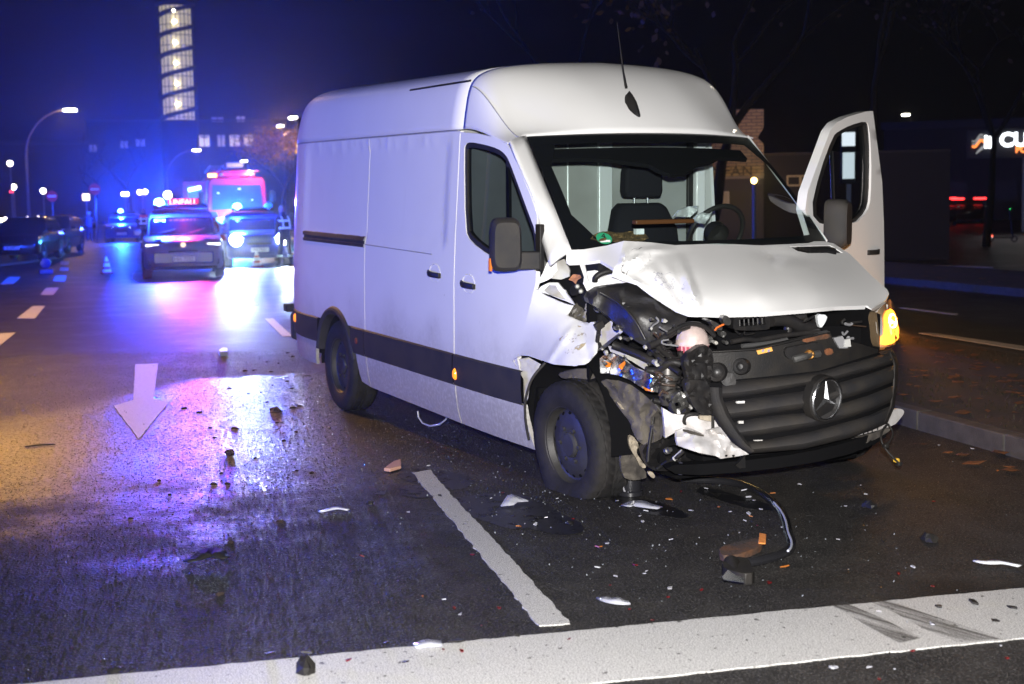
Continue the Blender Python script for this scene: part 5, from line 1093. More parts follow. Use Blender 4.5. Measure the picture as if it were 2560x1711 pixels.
# tiny splinters that nothing tells apart
def splinter(pts, m, label, group, smin, smax, seed):
    rnd = random.Random(seed); protos = []
    for v in range(4):
        n_ = rnd.choice((3, 4, 5)); poly = [(math.cos(2*math.pi*k/n_)*rnd.uniform(.4, 1.1), math.sin(2*math.pi*k/n_)*rnd.uniform(.25, .7)) for k in range(n_)]
        me = MB().prism(poly, 0, .22).mesh('splinter', False); me.materials.append(m); protos.append(me)
    for x, y in pts:
        q = gq((x, y)); s = rnd.uniform(smin, smax); o = bpy.data.objects.new('splinter', protos[rnd.randrange(4)]); col.objects.link(o)
        o.location = (q.x, q.y, .009); o.scale = (s, s, s); o.rotation_euler = (rnd.uniform(-.25, .25), rnd.uniform(-.25, .25), rnd.uniform(0, 6.3)); tag(o, label, 'splinter', group)
splinter(P_(zH, (850, 320), (1580, 645), (1690, 1195), (1050, 1265), (725, 1335), (405, 1025), (175, 1220), (360, 1450), (575, 1555))+P_(zI, (1150, 1095), (865, 1095), (980, 750), (790, 1362), (910, 1373), (175, 1432), (1600, 1292), (265, 755), (1625, 520), (1170, 350))+P_(zJ, (50, 1020), (765, 970), (955, 1040), (845, 1400), (660, 1555), (1365, 1440), (960, 570)), RED, 'tiny dark red lens splinter on the road before the van', 'red lens splinters', .009, .020, 1)
rnd = random.Random(21)
W_ = P_(zH, (460, 555), (1460, 305), (1320, 515), (950, 505), (1610, 490), (1500, 370), (1545, 405), (760, 780), (140, 820), (495, 1110), (520, 1085), (60, 1050), (735, 1250), (1990, 250), (480, 608), (1500, 530), (1830, 665), (1090, 290), (245, 410), (515, 505), (1410, 715), (1465, 600), (230, 1135))+P_(zI, (1100, 385), (1450, 510), (1385, 555), (1315, 550), (1520, 388), (570, 475), (790, 1040), (900, 1135), (700, 175), (940, 550))+P_(zJ, (580, 530), (210, 475), (555, 480), (430, 782), (838, 932), (655, 1180), (945, 1250), (990, 258), (1170, 278), (470, 595), (405, 1495), (597, 1490), (740, 1500), (1330, 1370), (330, 343))
splinter(W_[::2], WHT, 'tiny white plastic splinter strewn on the road before the van', 'white splinters', .008, .022, 2)
splinter(W_[1::2], CLEAR, 'tiny clear glassy splinter strewn on the road before the van', 'clear splinters', .010, .026, 3)
splinter(P_(zH, (745, 395), (1215, 468), (1510, 555), (1735, 335), (1850, 1040), (85, 850), (300, 445))+P_(zI, (1270, 568), (660, 1018), (1780, 700))+P_(zJ, (145, 930), (1310, 400)), AMB, 'tiny amber splinter strewn on the road before the van', 'amber splinters', .012, .028, 4)
splinter(P_(zI, (1260, 1275), (880, 1310), (545, 1440), (430, 1322), (770, 370))+P_(zJ, (1180, 1130), (1395, 1160), (795, 1325), (1295, 1232), (990, 1155), (680, 785), (490, 718), (1050, 525), (270, 650))+P_(zK, (1730, 1395), (850, 1498), (1970, 1385)), BLK, 'tiny black plastic splinter strewn on the road before the van', 'black splinters', .014, .035, 5)
# dark clods on the shining wet lane
CL = mat('dark_clod', (.03, .016, .010), .8, bump=.6, bscale=40)
pts = P_(zL, (1770, 1025), (2015, 1055), (2105, 1000), (2250, 1025), (1890, 890), (1960, 885), (2095, 895), (2215, 970), (1915, 1062), (1810, 1335), (2310, 1160), (2260, 1175), (2060, 820), (2150, 830), (2260, 780), (2220, 750), (1655, 1405), (1420, 1180), (2285, 1360), (2190, 1430), (1770, 1530), (1620, 1330), (1540, 1210), (2060, 1130), (2140, 1290))+P_(zK, (1640, 120), (2000, 215), (1370, 285), (1460, 285), (1020, 265), (1090, 355), (1420, 215), (1905, 200), (1800, 525), (1480, 660), (1410, 995), (840, 505))
rnd = random.Random(8); pr_m = []
for v in range(5):
    me = lump((0, 0, 0), 1, .55, 70+v).mesh('clod', False); me.materials.append(CL); pr_m.append(me)
for x, y in pts:
    o = bpy.data.objects.new('clod', pr_m[rnd.randrange(5)]); col.objects.link(o); q = gq((x, y)); s = rnd.uniform(.014, .032); o.location = (q.x, q.y, 0); o.scale = (s, s, s*rnd.uniform(.45, .9)); o.rotation_euler.z = rnd.uniform(0, 6)
    tag(o, 'small dark clod on the shining wet lane beside the van', 'clod', 'dark clods on the wet lane')
q = gq(zL(2125, 1205)); q.z = 0; tag(lump(q, .085, .035, 99, squash=.6, rz=.3).build('clod', CL, None, smooth=False), 'largest dark clod on the shining wet lane left of the van', 'clod')
q = gq(zK(1478, 95)); q.z = 0; tag(lump(q, .045, .03, 98, squash=.8).build('clod', CL, None, smooth=False), 'square dark clod on the pink-lit part of the wet lane', 'clod')
# glass crumbs: too many to count
rnd = random.Random(31); gb = MB()
for _ in range(1500):
    r_ = rnd.random()
    if r_ < .5: x, y = rnd.gauss(-1.2, 1.3), rnd.gauss(-1.2, .35)
    elif r_ < .64: x, y = rnd.gauss(1.3, .7), rnd.gauss(-1.0, .7)
    else: x, y = rnd.gauss(-4.5, 2.2), rnd.gauss(-2.6, 1.0)
    s = rnd.uniform(.002, .0045); a = rnd.uniform(0, 6.3); tl = rnd.uniform(0, .9); c_, q_ = math.cos(a)*s, math.sin(a)*s
    gb.add([(x+c_, y+q_, .006), (x-q_, y+c_, .006), (x-c_, y-q_, .006+s*tl*2), (x+q_, y-c_, .006+s*tl*2)], [(0, 1, 2, 3)])
tag(gb.build('glass_crumbs', mat('glass_crumb', (.5, .55, .6), .08, .6), None, smooth=False, recalc=False), 'glittering crumbs of broken glass over the wet asphalt', 'glass', kind='stuff')

# ================================================================ BACKGROUND
BLUE = (.008, .055, 1.0); CYAN = (.05, .42, 1.0)
BLUE_E = emat('blue_beacon_glow', (.25, .75, 1), 30); BLUE_D = mat('blue_beacon_dome', (.02, .08, .7), .1, emit=(.02, .15, 1), estr=2)
WHITE_E = emat('headlight_glow', (.75, .95, 1), 60); RED_E = emat('red_matrix_glow', (1, .12, .16), 9)
CARGL = mat('car_glass', (.012, .016, .022), .05, coat=.5); TYREM = mat('car_tyre', (.02, .02, .02), .8); RIMM = mat('car_rim', (.3, .3, .32), .35, .8)
PLATE = mat('number_plate', (.75, .77, .8), .4); PBLK = mat('plate_print', (.02, .02, .03), .5)
FAR_UP = (0, 0, 1)
def chamf(w_, zb, zt, c=.06): return [(-w_, zb+c*1.5), (-w_, zt-c*2), (-w_+c*.7, zt-c*.4), (-w_+c*2.4, zt), (w_-c*2.4, zt), (w_-c*.7, zt-c*.4), (w_, zt-c*2), (w_, zb+c*1.5), (w_-c, zb), (-w_+c, zb)]
def carwheel(root, x, y, r, sg):
    M0 = Matrix.Translation((x, y, r)) @ Matrix.Rotation(R(-90*sg), 4, 'X')
    t = MB().lathe([(r*.62, -.10), (r*.9, -.11), (r, -.08), (r, .08), (r*.9, .11), (r*.62, .10)], 24, M0).build('wheel', TYREM, root)
    MB().lathe([(r*.64, .10), (r*.6, .06), (r*.3, .07), (0, .085)], 18, M0).build('rim', RIMM, t)
def car(label, cat, loc, rz, paint, L=4.5, W=1.85, H=1.6, hood=.98, nose=.80, wsb=.95, roof0=.15, roof1=-1.7, rear=-2.1, plate='', lights=None, group=None, bonnet=None, kind='parked_car', lower=None, side_paint=None):
    root = thing(kind, label, cat, loc, rz, group); w2 = W/2; f = L/2
    secs = [(-f, w2*.90, .40, hood-.10), (-f+.12, w2*.97, .28, hood+.02), (-f*.5, w2, .22, hood+.02), (0, w2, .22, hood), (wsb, w2, .22, hood-.01), (f-.45, w2*.97, .22, (hood+nose)/2), (f-.15, w2*.92, .24, nose), (f-.02, w2*.82, .32, nose-.12)]
    body = MB().loft([[(x, y, z) for y, z in chamf(a, b, c)] for x, a, b, c in secs]).build('body', paint, root, ang=50)
    # greenhouse
    base = [(rear, w2*.93), (wsb, w2*.93)]; hb = hood-.02
    def ghr(x, wd, z): return x, wd, z
    MB().loft([[(rear, -w2*.92, hb), (wsb+.12, -w2*.88, hb), (wsb+.12, w2*.88, hb), (rear, w2*.92, hb)], [(rear*.93+.0, -w2*.86, hb+(H-hb)*.5), ((wsb+roof0)/2+.03, -w2*.85, hb+(H-hb)*.55), ((wsb+roof0)/2+.03, w2*.85, hb+(H-hb)*.55), (rear*.93, w2*.86, hb+(H-hb)*.5)],
               [(roof1, -w2*.76, H-.05), (roof0, -w2*.76, H-.05), (roof0, w2*.76, H-.05), (roof1, w2*.76, H-.05)], [(roof1+.15, -w2*.62, H), (roof0-.25, -w2*.62, H+.01), (roof0-.25, w2*.62, H+.01), (roof1+.15, w2*.62, H)]]).build('cabin', paint, root, ang=25, bevel=.03)
    o = .012
    ws_ = MB().add([(wsb+.12+o, -w2*.80, hb+.03), (wsb+.12+o, w2*.80, hb+.03), ((wsb+roof0)/2+.03+o, w2*.785, hb+(H-hb)*.55), (roof0+o*2, w2*.70, H-.075), (roof0+o*2, -w2*.70, H-.075), ((wsb+roof0)/2+.03+o, -w2*.785, hb+(H-hb)*.55)], [(0, 1, 2, 5), (5, 2, 3, 4)]).build('windscreen', CARGL, root, smooth=False)
    for sg in (-1, 1):
        pts = [(rear*.86, hb+.05), (wsb-.02, hb+.05), ((wsb+roof0)/2-.02, hb+(H-hb)*.5), (roof0-.08, H-.10), (roof1+.12, H-.10)]
        def yy(z): return w2*(.925-(z-hb)/(H-hb)*.165)+o
        for k, (x0, x1) in enumerate(((-.45, 9), (-9, -.5))):
            q = [(max(x0, min(x1, x)), z) for x, z in pts]
            MB().add([(x, sg*yy(z), z) for x, z in q], [tuple(range(5))]).build('side_window', CARGL, root, smooth=False)
        carwheel(root, f-.86, sg*(w2-.10), .335, sg); carwheel(root, -f+.80, sg*(w2-.10), .335, sg)
        MB().box((wsb-.05, sg*(w2+.10), hood+.06), (.10, .18, .13)).build('door_mirror', paint, root, bevel=.03)
        if lights:
            lm, on = lights
            hl = MB().loft([[(f-.10-dx, sg*y, nose-.10+z) for z in (-h, h)][:1]+[(f-.10-dx, sg*y, nose-.10+h)]+[(f-.16-dx, sg*y, nose-.10+h)]+[(f-.16-dx, sg*y, nose-.10-h)] for y, dx, h in ((w2*.46, -.03, .035), (w2*.66, .01, .06), (w2*.86, .07, .07))]).build('headlight', lm, root, bevel=.01)
    if lower: MB().box((f-.08, 0, .50), (.14, W*.74, .30)).build('lower_grille', lower, root, bevel=.04)
    MB().box((f-.02, 0, nose-.22), (.06, W*.36, .05)).build('grille_bar', BLACKP, root, bevel=.01)
    if plate:
        pl_ = MB().box((f+.012, 0, .47), (.012, .52, .115)).build('number_plate', PLATE, root, bevel=.004)
        text('plate_text', plate, .11, (f+.02, .0, .47), (0, 1, 0), (0, 0, 1), PBLK, pl_)
        MB().box((f+.0195, -.245, .47), (.003, .03, .113)).build('plate_band', mat('plate_blue', (.02, .06, .5), .4), pl_)
    if bonnet:
        MB().add([(wsb+.05, -w2*.75, hood+.006), (f-.20, -w2*.70, nose+.012), (f-.20, w2*.70, nose+.012), (wsb+.05, w2*.75, hood+.006)], [(0, 1, 2, 3)]).build('bonnet', bonnet, root, smooth=False)
    return root
RZC = R(-12)
def front_at(px_, py_, L, rz=RZC, y=None):
    g_ = gp(px_*K, py_*K); return (g_[0]-math.cos(rz)*L/2, g_[1]-math.sin(rz)*L/2, 0)
def beacon(root, x, y, z, on, power=0, beam=0, name='beacon'):
    MB().lathe([(.125, 0), (.13, .08), (.09, .16), (0, .19)], 14, Matrix.Translation((x, y, z))).build(name, BLUE_E if on else BLUE_D, root)
    if power:
        lamp('blue_light', 'POINT', (x, y, z+.22), power, BLUE, .12, root)
        if beam:
            b_ = lamp('sky_glow_beam', 'SPOT', (x, y, z+.20), beam, BLUE, .1, root, spot_size=R(54), spot_blend=.8); b_.rotation_euler = (R(90+24), 0, R(-90))  # upward spot added to make the air above the cars glow blue
SILVB = mat('patrol_silver', (.20, .20, .24), .35, .3, coat=.4); PBLUE = mat('patrol_blue', (.015, .03, .22), .3, coat=.5); CARBLK = mat('black_paint', (.01, .01, .012), .2, coat=.6)
# --- accident command car with the red matrix sign
suv = car('silver patrol car with glowing red sign on its roof, number plate towards the camera', 'patrol car', front_at(423, 640, 4.6), RZC, SILVB, 4.6, 1.88, 1.62, 1.02, .86, .95, .1, -1.8, -2.15, 'HH: 7332', (mat('off_headlight', (.6, .62, .65), .1, .3, coat=1), 0), lower=PBLUE, kind='patrol_car')
MB().box((2.20, 0, .62), (.10, 1.5, .16)).build('dark_front', PBLUE, suv, bevel=.04)
lb_ = MB().box((.0, 0, 1.70), (.34, 1.30, .12)).build('light_bar', BLACKP, suv, bevel=.03)
for sg in (-1, 1):
    MB().box((2.19, sg*.70, .80), (.05, .30, .035)).build('daytime_strip', emat('drl', (.85, .9, 1), 5) if sg < 0 else bpy.data.materials['drl'], suv, bevel=.01)
    MB().box((2.24, sg*.66, .40), (.05, .30, .14)).build('bumper_intake', BLACKP, suv, bevel=.03); MB().tube([(-1.5, sg*.66, 1.66), (.0, sg*.66, 1.67)], .02, 6).build('roof_rail', BLACKP, suv)
    MB().tube([(1.12, sg*.35-.25, 1.03), (.90, sg*.35+.2, 1.16)], .012, 5).build('wiper', BLACKP, suv)
MB().lathe([(.0, .012), (.055, .01), (.06, 0)], 18, Matrix.Translation((2.29, 0, .80)) @ Matrix.Rotation(R(90), 4, 'Y')).build('badge', emat('badge_glow', (1, .75, .5), 1.5), suv)
MB().box((2.26, 0, .26), (.08, 1.5, .07)).build('bumper_lip', BLACKP, suv, bevel=.02)
for yy_ in (-.55, .55): MB().box((1.75, yy_, .93), (.7, .16, .012)).build('bonnet_stripe', PBLUE, suv)
beacon(suv, .05, -.50, 1.72, True, 6500, 22000)
mx = MB().box((.05, .08, 1.80), (.10, .78, .20)).build('matrix_sign', mat('matrix_black', (.01, .01, .01), .5), suv, bevel=.01)
text('matrix_text', 'UNFALL', .185, (.108, .08, 1.80), (0, 1, 0), (0, 0, 1), emat('matrix_red', (1, .30, .28), 6), mx, .004, bold=.004)
MB().add([(.104, -.29, 1.715), (.104, .45, 1.715), (.104, .45, 1.885), (.104, -.29, 1.885)], [(0, 1, 2, 3)]).build('matrix_field', emat('matrix_field', (1, .03, .10), .9), mx, smooth=False)
ml_ = lamp('matrix_light', 'SPOT', (.22, .08, 1.96), 1000, (1, .05, .18), .09, suv, spot_size=R(64), spot_blend=.4); ml_.rotation_euler = (R(90-28), 0, R(-90))
# --- patrol car with headlights on
pc2 = car('blue and silver patrol car with both headlights glaring, beside the van', 'patrol car', front_at(596, 611, 4.6), RZC, PBLUE, 4.6, 1.84, 1.52, 1.0, .86, .95, .1, -1.8, -2.15, 'HH 7421', (WHITE_E, 1), bonnet=SILVB, kind='patrol_car')
lb_ = MB().box((.0, 0, 1.60), (.34, 1.2, .12)).build('light_bar', BLACKP, pc2, bevel=.03); beacon(pc2, .05, -.45, 1.60, True, 6500, 12000); beacon(pc2, .05, .45, 1.60, False)
for sg in (-1, 1):
    MB().lathe([(.0, .03), (.10, .025), (.17, 0), (.17, -.03)], 20, Matrix.Translation((2.32, sg*.64, .76)) @ Matrix.Rotation(R(90), 4, 'Y')).build('headlight_glare_disc', WHITE_E, pc2)  # glowing discs added to widen the headlights' glare
    s_ = lamp('headlight_beam', 'SPOT', (2.42, sg*.66, .74), 3600, (.72, .90, 1), .09, pc2, spot_size=R(46), spot_blend=.6); s_.rotation_euler = (R(90-15), 0, R(-90))
# --- further patrol car at the back left
pc3 = car('patrol car with cyan beacon far back beside the standing officer', 'patrol car', front_at(286, 556, 4.5), R(-16), PBLUE, 4.5, 1.84, 1.5, 1.0, .86, .95, .1, -1.8, -2.1, 'HH 7118', (WHITE_E, 1), bonnet=SILVB, kind='patrol_car')
MB().box((.0, 0, 1.58), (.34, 1.2, .12)).build('light_bar', BLACKP, pc3, bevel=.03); beacon(pc3, .05, -.2, 1.58, True, 9000, 26000)
# --- patrol car standing out of the frame to the left whose beacon lights the van's flank
pc4 = car('blue and silver patrol car parked off to the left of the van', 'patrol car', (-6.5, -13.5, 0), R(62), PBLUE, 4.5, 1.84, 1.5, 1.0, .86, .95, .1, -1.8, -2.1, 'HH 7205', (mat('off_lamp', (.5, .5, .5), .2), 0), bonnet=SILVB, kind='patrol_car')
MB().box((.0, 0, 1.58), (.34, 1.2, .12)).build('light_bar', BLACKP, pc4, bevel=.03); beacon(pc4, .05, .3, 1.58, True, 6600); beacon(pc4, .05, -.3, 1.58, True)
# --- parked cars on the left
car('black parked car at the far left edge with round foglights', 'car', front_at(28, 601, 4.3, R(-20)), R(-20), CARBLK, 4.3, 1.76, 1.48, .96, .80, .8, 0, -1.7, -2.05, 'B 2041', (mat('dim_lamp', (.4, .38, .4), .15, coat=1), 0))
car('dark parked car half hidden behind the black car', 'car', front_at(97, 583, 4.3, R(-20)), R(-20), mat('dark_grey_paint', (.03, .03, .04), .25, coat=.5), 4.3, 1.76, 1.48, .96, .80, .8, 0, -1.7, -2.05, '', (mat('dim_lamp2', (.4, .38, .4), .15, coat=1), 0), bonnet=mat('pale_bonnet', (.55, .52, .56), .4))
car('dark car far behind the first no-entry sign', 'car', (*(gp(165*K, 530*K)[:2]), 0), R(80), CARBLK, 4.4, 1.8, 1.5)
# --- fire engine
FRED = mat('fire_red', (.50, .012, .03), .3, coat=.4); FWHT = mat('fire_white', (.6, .6, .62), .5)
fc = far(546*K, 520*K, 57); FE = thing('fire_engine', 'red fire engine with ladder on the roof and open crew door', 'fire engine', (fc[0], fc[1], 0), RZC)
def fbx(name, x0, x1, y0, y1, z0, z1, m, par=FE, bev=.03): return MB().bx(x0, x1, y0, y1, z0, z1).build(name, m, par, bevel=bev)
cab = MB().loft([[(x, y, z) for y, z in ((-1.2, .55), (-1.22, 1.5), (-1.15, 2.75), (-1.0, 2.92), (1.0, 2.92), (1.15, 2.75), (1.22, 1.5), (1.2, .55))] for x in (-1.9, -.08)]).build('cab', FRED, FE, bevel=.06)
MB().add([(-.06, -1.02, 1.62), (-.06, 1.02, 1.62), (-.06, .97, 2.62), (-.06, -.97, 2.62)], [(0, 1, 2, 3)]).build('windscreen', mat('cab_glass', (.012, .02, .045), .25), FE, smooth=False)
for y, z, s in ((-.75, 2.3, .04), (.1, 2.45, .05), (.6, 2.0, .03)): MB().box((-.045, y, z), (.01, s*2, s)).build('glass_glint', emat('glint_glow', (.6, .85, 1), 4), FE)  # glints on the windscreen made as small glowing boxes
fbx('bumper', -.10, .12, -1.2, 1.2, .45, .95, FWHT); fbx('front_band', -.07, -.02, -1.1, 1.1, 1.05, 1.30, FWHT)
text('front_lettering', 'FEUERWEHR', .22, (-.012, 0, 1.17), (0, 1, 0), (0, 0, 1), FRED, FE)
fbx('body_box', -7.0, -2.0, -1.22, 1.22, .6, 2.95, FRED); fbx('roof_board', -1.6, -.3, -.75, .75, 2.96, 3.14, FRED); fbx('roof_shelf', -1.8, -.2, -.95, .95, 3.17, 3.20, FRED, bev=0)
for y in (-.6, .6): MB().lathe([(.07, 0), (.08, .05), (0, .08)], 12, Matrix.Translation((-.25, y, 3.05)) @ Matrix.Rotation(R(90), 4, 'Y')).build('roof_spotlight', ALU, FE)
ld_ = MB()
for y in (-1.0, -.5): ld_.tube([(-6.5, y, 3.30), (-.9, y, 3.42)], .04, 6)
for k in range(14): ld_.tube([(-6.3+k*.4, -1.0, 3.305+k*.0085), (-6.3+k*.4, -.5, 3.305+k*.0085)], .02, 5)
ld_.build('ladder', ALU, FE)
ld_ = MB().bx(-2.2, -.9, -.35, .35, 3.35, 3.55).build('turntable_box', mat('box_grey', (.3, .25, .3), .5), FE, bevel=.03)
dr_ = MB(); dr_.bx(-.95, -.90, -2.05, -1.25, 1.35, 2.75)
drp = panel([(-2.12, 1.1), (-1.22, 1.1), (-1.22, 2.8), (-2.12, 2.8)], lambda y, z: (-.9, y, z), .3, [[(-1.95, 1.55), (-1.38, 1.55), (-1.38, 2.6), (-1.95, 2.6)]], .05, (-1, 0, 0)).build('crew_door', FRED, FE)
MB().add([(-.92, -1.95, 1.55), (-.92, -1.38, 1.55), (-.92, -1.38, 2.6), (-.92, -1.95, 2.6)], [(0, 1, 2, 3)]).build('crew_window', mat('crew_glass', (.10, .30, .40), .1, emit=(.1, .55, .75), estr=.35), drp, smooth=False)
MB().box((-.90, -1.66, 2.5), (.03, .5, .12), Matrix.Rotation(R(12), 3, 'X')).build('crew_lamp', emat('crew_lamp', (.55, .85, 1), 9), drp)
for sg in (-1, 1):
    MB().box((-.1, sg*1.42, 2.1), (.12, .22, .55)).build('cab_mirror', BLACKP, FE, bevel=.04)
    MB().box((.125, sg*.85, .72), (.03, .30, .16)).build('headlight', emat('truck_lamp', (.8, .9, 1), 8) if sg < 0 else bpy.data.materials['truck_lamp'], FE)
    for x in (-1.2, -5.2): carwheel(FE, x, sg*1.05, .48, sg)
MB().box((-.02, -.15, 1.42), (.03, .30, .10)).build('grille_flasher', BLUE_E, FE); lamp('grille_flasher_light', 'POINT', (.45, -.15, 1.15), 2400, CYAN, .1, FE)
MB().box((-.30, -.95, 3.02), (.2, .35, .14)).build('roof_beacon', mat('amber_glow', (.8, .4, .05), .3, emit=(1, .5, .05), estr=5), FE)
lamp('cab_fill_light', 'POINT', (.55, .62, 3.20), 240, (1, .85, .9), .05, FE)  # added fill light that brightens the red cab

# --- traffic cones and warning lamp
CW = mat('cone_white', (.75, .78, .8), .4); CR = mat('cone_red', (.5, .03, .02), .5)
def cone(px_, py_, label):
    g_ = gp(px_*K, py_*K); r = thing('traffic_cone', label, 'cone', (g_[0], g_[1], 0)); r.scale = (.88, .88, .88)
    MB().box((0, 0, .02), (.34, .34, .04)).build('cone_base', CR, r, bevel=.01)
    for z0, z1, r0, r1, m_ in ((.04, .13, .135, .112, CW), (.13, .20, .112, .098, CR), (.20, .31, .105, .080, CW), (.31, .36, .075, .06, CR), (.36, .45, .066, .045, CW), (.45, .50, .042, .02, CW)):
        MB().lathe([(r0, z0), (r1, z1), (0, z1)], 18).build('cone_band', m_, r)
cone(245, 627, 'white and red traffic cone standing alone on the open lane'); cone(589, 612, 'white and red traffic cone in front of the glaring headlights')
g_ = gp(105*K, 628*K); wl = thing('warning_lamp', 'dark portable warning lamp standing by the dashed line on the left', 'warning lamp', (g_[0], g_[1], 0))
MB().box((0, 0, .06), (.22, .34, .12)).build('lamp_base', mat('lamp_base', (.03, .04, .12), .5), wl, bevel=.02)
MB().lathe([(.0, -.05), (.14, -.05), (.15, 0), (.13, .05), (0, .07)], 20, Matrix.Translation((0, 0, .28)) @ Matrix.Rotation(R(90), 4, 'Y')).build('lamp_disc', mat('lamp_blue', (.015, .02, .10), .3), wl)

# --- people
def person(label, foot, h, rz, cloth, lean=0, arms=(0, 0), vest=None, helmet=None, band=None, cap=None, stride=.12, patch=None, trousers=None):
    root = thing('person', label, 'person', (foot[0], foot[1], 0), rz); k = h/1.8
    J = {'pel': (0, 0, .95), 'spine': (lean*.25, 0, 1.2), 'chest': (lean*.55, 0, 1.42), 'neck': (lean*.72, 0, 1.54), 'head': (lean*.85+.02, 0, 1.68), 'top': (lean*.9+.02, 0, 1.78)}
    vs = [J['pel'], J['spine'], J['chest'], J['neck'], J['head'], J['top']]; es = [(0, 1), (1, 2), (2, 3), (3, 4), (4, 5)]; rad = [(.16, .13), (.155, .12), (.185, .125), (.065, .065), (.095, .105), (.07, .08)]
    for sg, ar in zip((-1, 1), arms):
        b = len(vs); ch = J['chest']; st_ = stride*sg
        vs += [(ch[0], sg*.20, 1.44), (ch[0]-.03+ar*.12, sg*.25, 1.17), (ch[0]+.02+ar*.34, sg*(.25-.07*ar), .95+ar*.22), (ch[0]+.04+ar*.42, sg*(.24-.1*ar), .88+ar*.24)]; es += [(2, b), (b, b+1), (b+1, b+2), (b+2, b+3)]; rad += [(.075, .075), (.06, .06), (.047, .047), (.04, .025)]
        b = len(vs); vs += [(0, sg*.10, .88), (st_*.6+.03, sg*.12, .50), (st_, sg*.13, .09), (st_+.16, sg*.15, .045)]; es += [(0, b), (b, b+1), (b+1, b+2), (b+2, b+3)]; rad += [(.10, .11), (.072, .075), (.058, .058), (.045, .04)]
    me = bpy.data.meshes.new('body'); me.from_pydata([(x*k, y*k, z*k) for x, y, z in vs], es, []); me.materials.append(cloth)
    o = bpy.data.objects.new('body', me); col.objects.link(o); o.parent = root
    md = o.modifiers.new('skin', 'SKIN'); md.use_smooth_shade = True
    for v, r in zip(me.skin_vertices[0].data, rad): v.radius = (r[0]*k, r[1]*k)
    me.skin_vertices[0].data[0].use_root = True
    o.modifiers.new('sub', 'SUBSURF').render_levels = 1
    hx = J['head'][0]*k
    MB().lathe([(.0, .125), (.05, .115), (.085, .07), (.094, .0), (.085, -.06), (.06, -.105), (.0, -.12)], 16, Matrix.Translation((hx, 0, 1.685*k)) @ Matrix.Diagonal((1.12*k, .95*k, k, 1))).build('face', mat('skin', (.35, .2, .14), .6), root)
    if helmet: MB().lathe([(.0, .15), (.07, .135), (.115, .08), (.13, .0), (.15, -.03), (.13, -.03)], 18, Matrix.Translation((hx, 0, 1.72*k)) @ Matrix.Diagonal((1.15*k, k, k, 1))).build('helmet', helmet, root)
    if cap: MB().lathe([(.0, .10), (.10, .095), (.125, .07), (.10, .03), (.10, -.02)], 16, Matrix.Translation((hx, 0, 1.74*k))).build('cap', cap, root)
    if band:
        def torus(c, rx, ry, z, wd, nm='reflective_band'):
            MB().grid([[(c+rx*math.cos(a), ry*math.sin(a), zz_) for a in np.linspace(0, 2*math.pi, 25)] for zz_ in (z-wd/2, z+wd/2)]).build(nm, band, root, solid=.006)
        torus(J['spine'][0]*k, .150*k, .195*k, 1.15*k, .06*k); torus(J['chest'][0]*k*.9, .158*k, .215*k, 1.36*k, .06*k)
        for sg in (-1, 1):
            MB().grid([[(J['chest'][0]*k*.8+.16*k*math.cos(a)*.98, sg*.12*k+dy, 1.18*k+.33*k*math.sin(a)) for a in np.linspace(-.2, math.pi+.2, 15)] for dy in (-.025*k, .025*k)]).build('vest_strap', band, root, solid=.006)
            b0_ = (stride*sg)*k
            MB().grid([[(b0_*.75+.02+.075*k*math.cos(a), sg*.125*k+.078*k*math.sin(a), zz_) for a in np.linspace(0, 2*math.pi, 17)] for zz_ in (.30*k, .36*k)]).build('trouser_band', band, root, solid=.005)
    if patch: MB().box((J['chest'][0]*k*.8-.165*k, 0, 1.47*k), (.02, .34*k, .10*k)).build('back_patch', patch, root)
    if vest: MB().loft([[(lx+rx*math.cos(a), ry*math.sin(a), z) for a in np.linspace(0, 2*math.pi, 20, endpoint=False)] for lx, rx, ry, z in ((0, .165*k, .20*k, .93*k), (J['spine'][0]*k, .15*k, .19*k, 1.2*k), (J['chest'][0]*k*.95, .155*k, .215*k, 1.42*k), (J['neck'][0]*k, .09*k, .10*k, 1.53*k))], cap=False).build('vest', vest, root)
    return root
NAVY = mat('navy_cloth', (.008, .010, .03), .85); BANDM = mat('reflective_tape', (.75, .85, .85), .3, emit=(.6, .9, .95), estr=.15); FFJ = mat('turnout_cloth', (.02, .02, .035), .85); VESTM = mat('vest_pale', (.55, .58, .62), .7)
person('officer in dark uniform with cap standing under the second no-entry sign', gp(206*K, 553*K), 1.62, R(-10), NAVY, 0, (.75, .75), vest=mat('body_vest', (.05, .07, .16), .6), cap=mat('white_cap', (.4, .5, .6), .6))
person('person in dark gear with red back patch, left of the silver patrol car', gp(332*K, 571*K), 1.72, R(170), FFJ, .05, (.2, .2), band=BANDM, patch=mat('patch_red', (.7, .06, .06), .5, emit=(1, .1, .1), estr=.15), helmet=None)
person('person in white helmet and pale trousers leaning beside the silver patrol car', gp(510*K, 617*K), 1.50, R(-60), VESTM, .35, (.5, .8), helmet=mat('helmet_white', (.7, .68, .66), .3), vest=mat('vest_orange', (.35, .06, .03), .7))
person('person in dark gear with reflective straps at the rear corner of the van', gp(655*K, 612*K), 1.68, R(200), FFJ, .1, (.4, .2), band=BANDM)

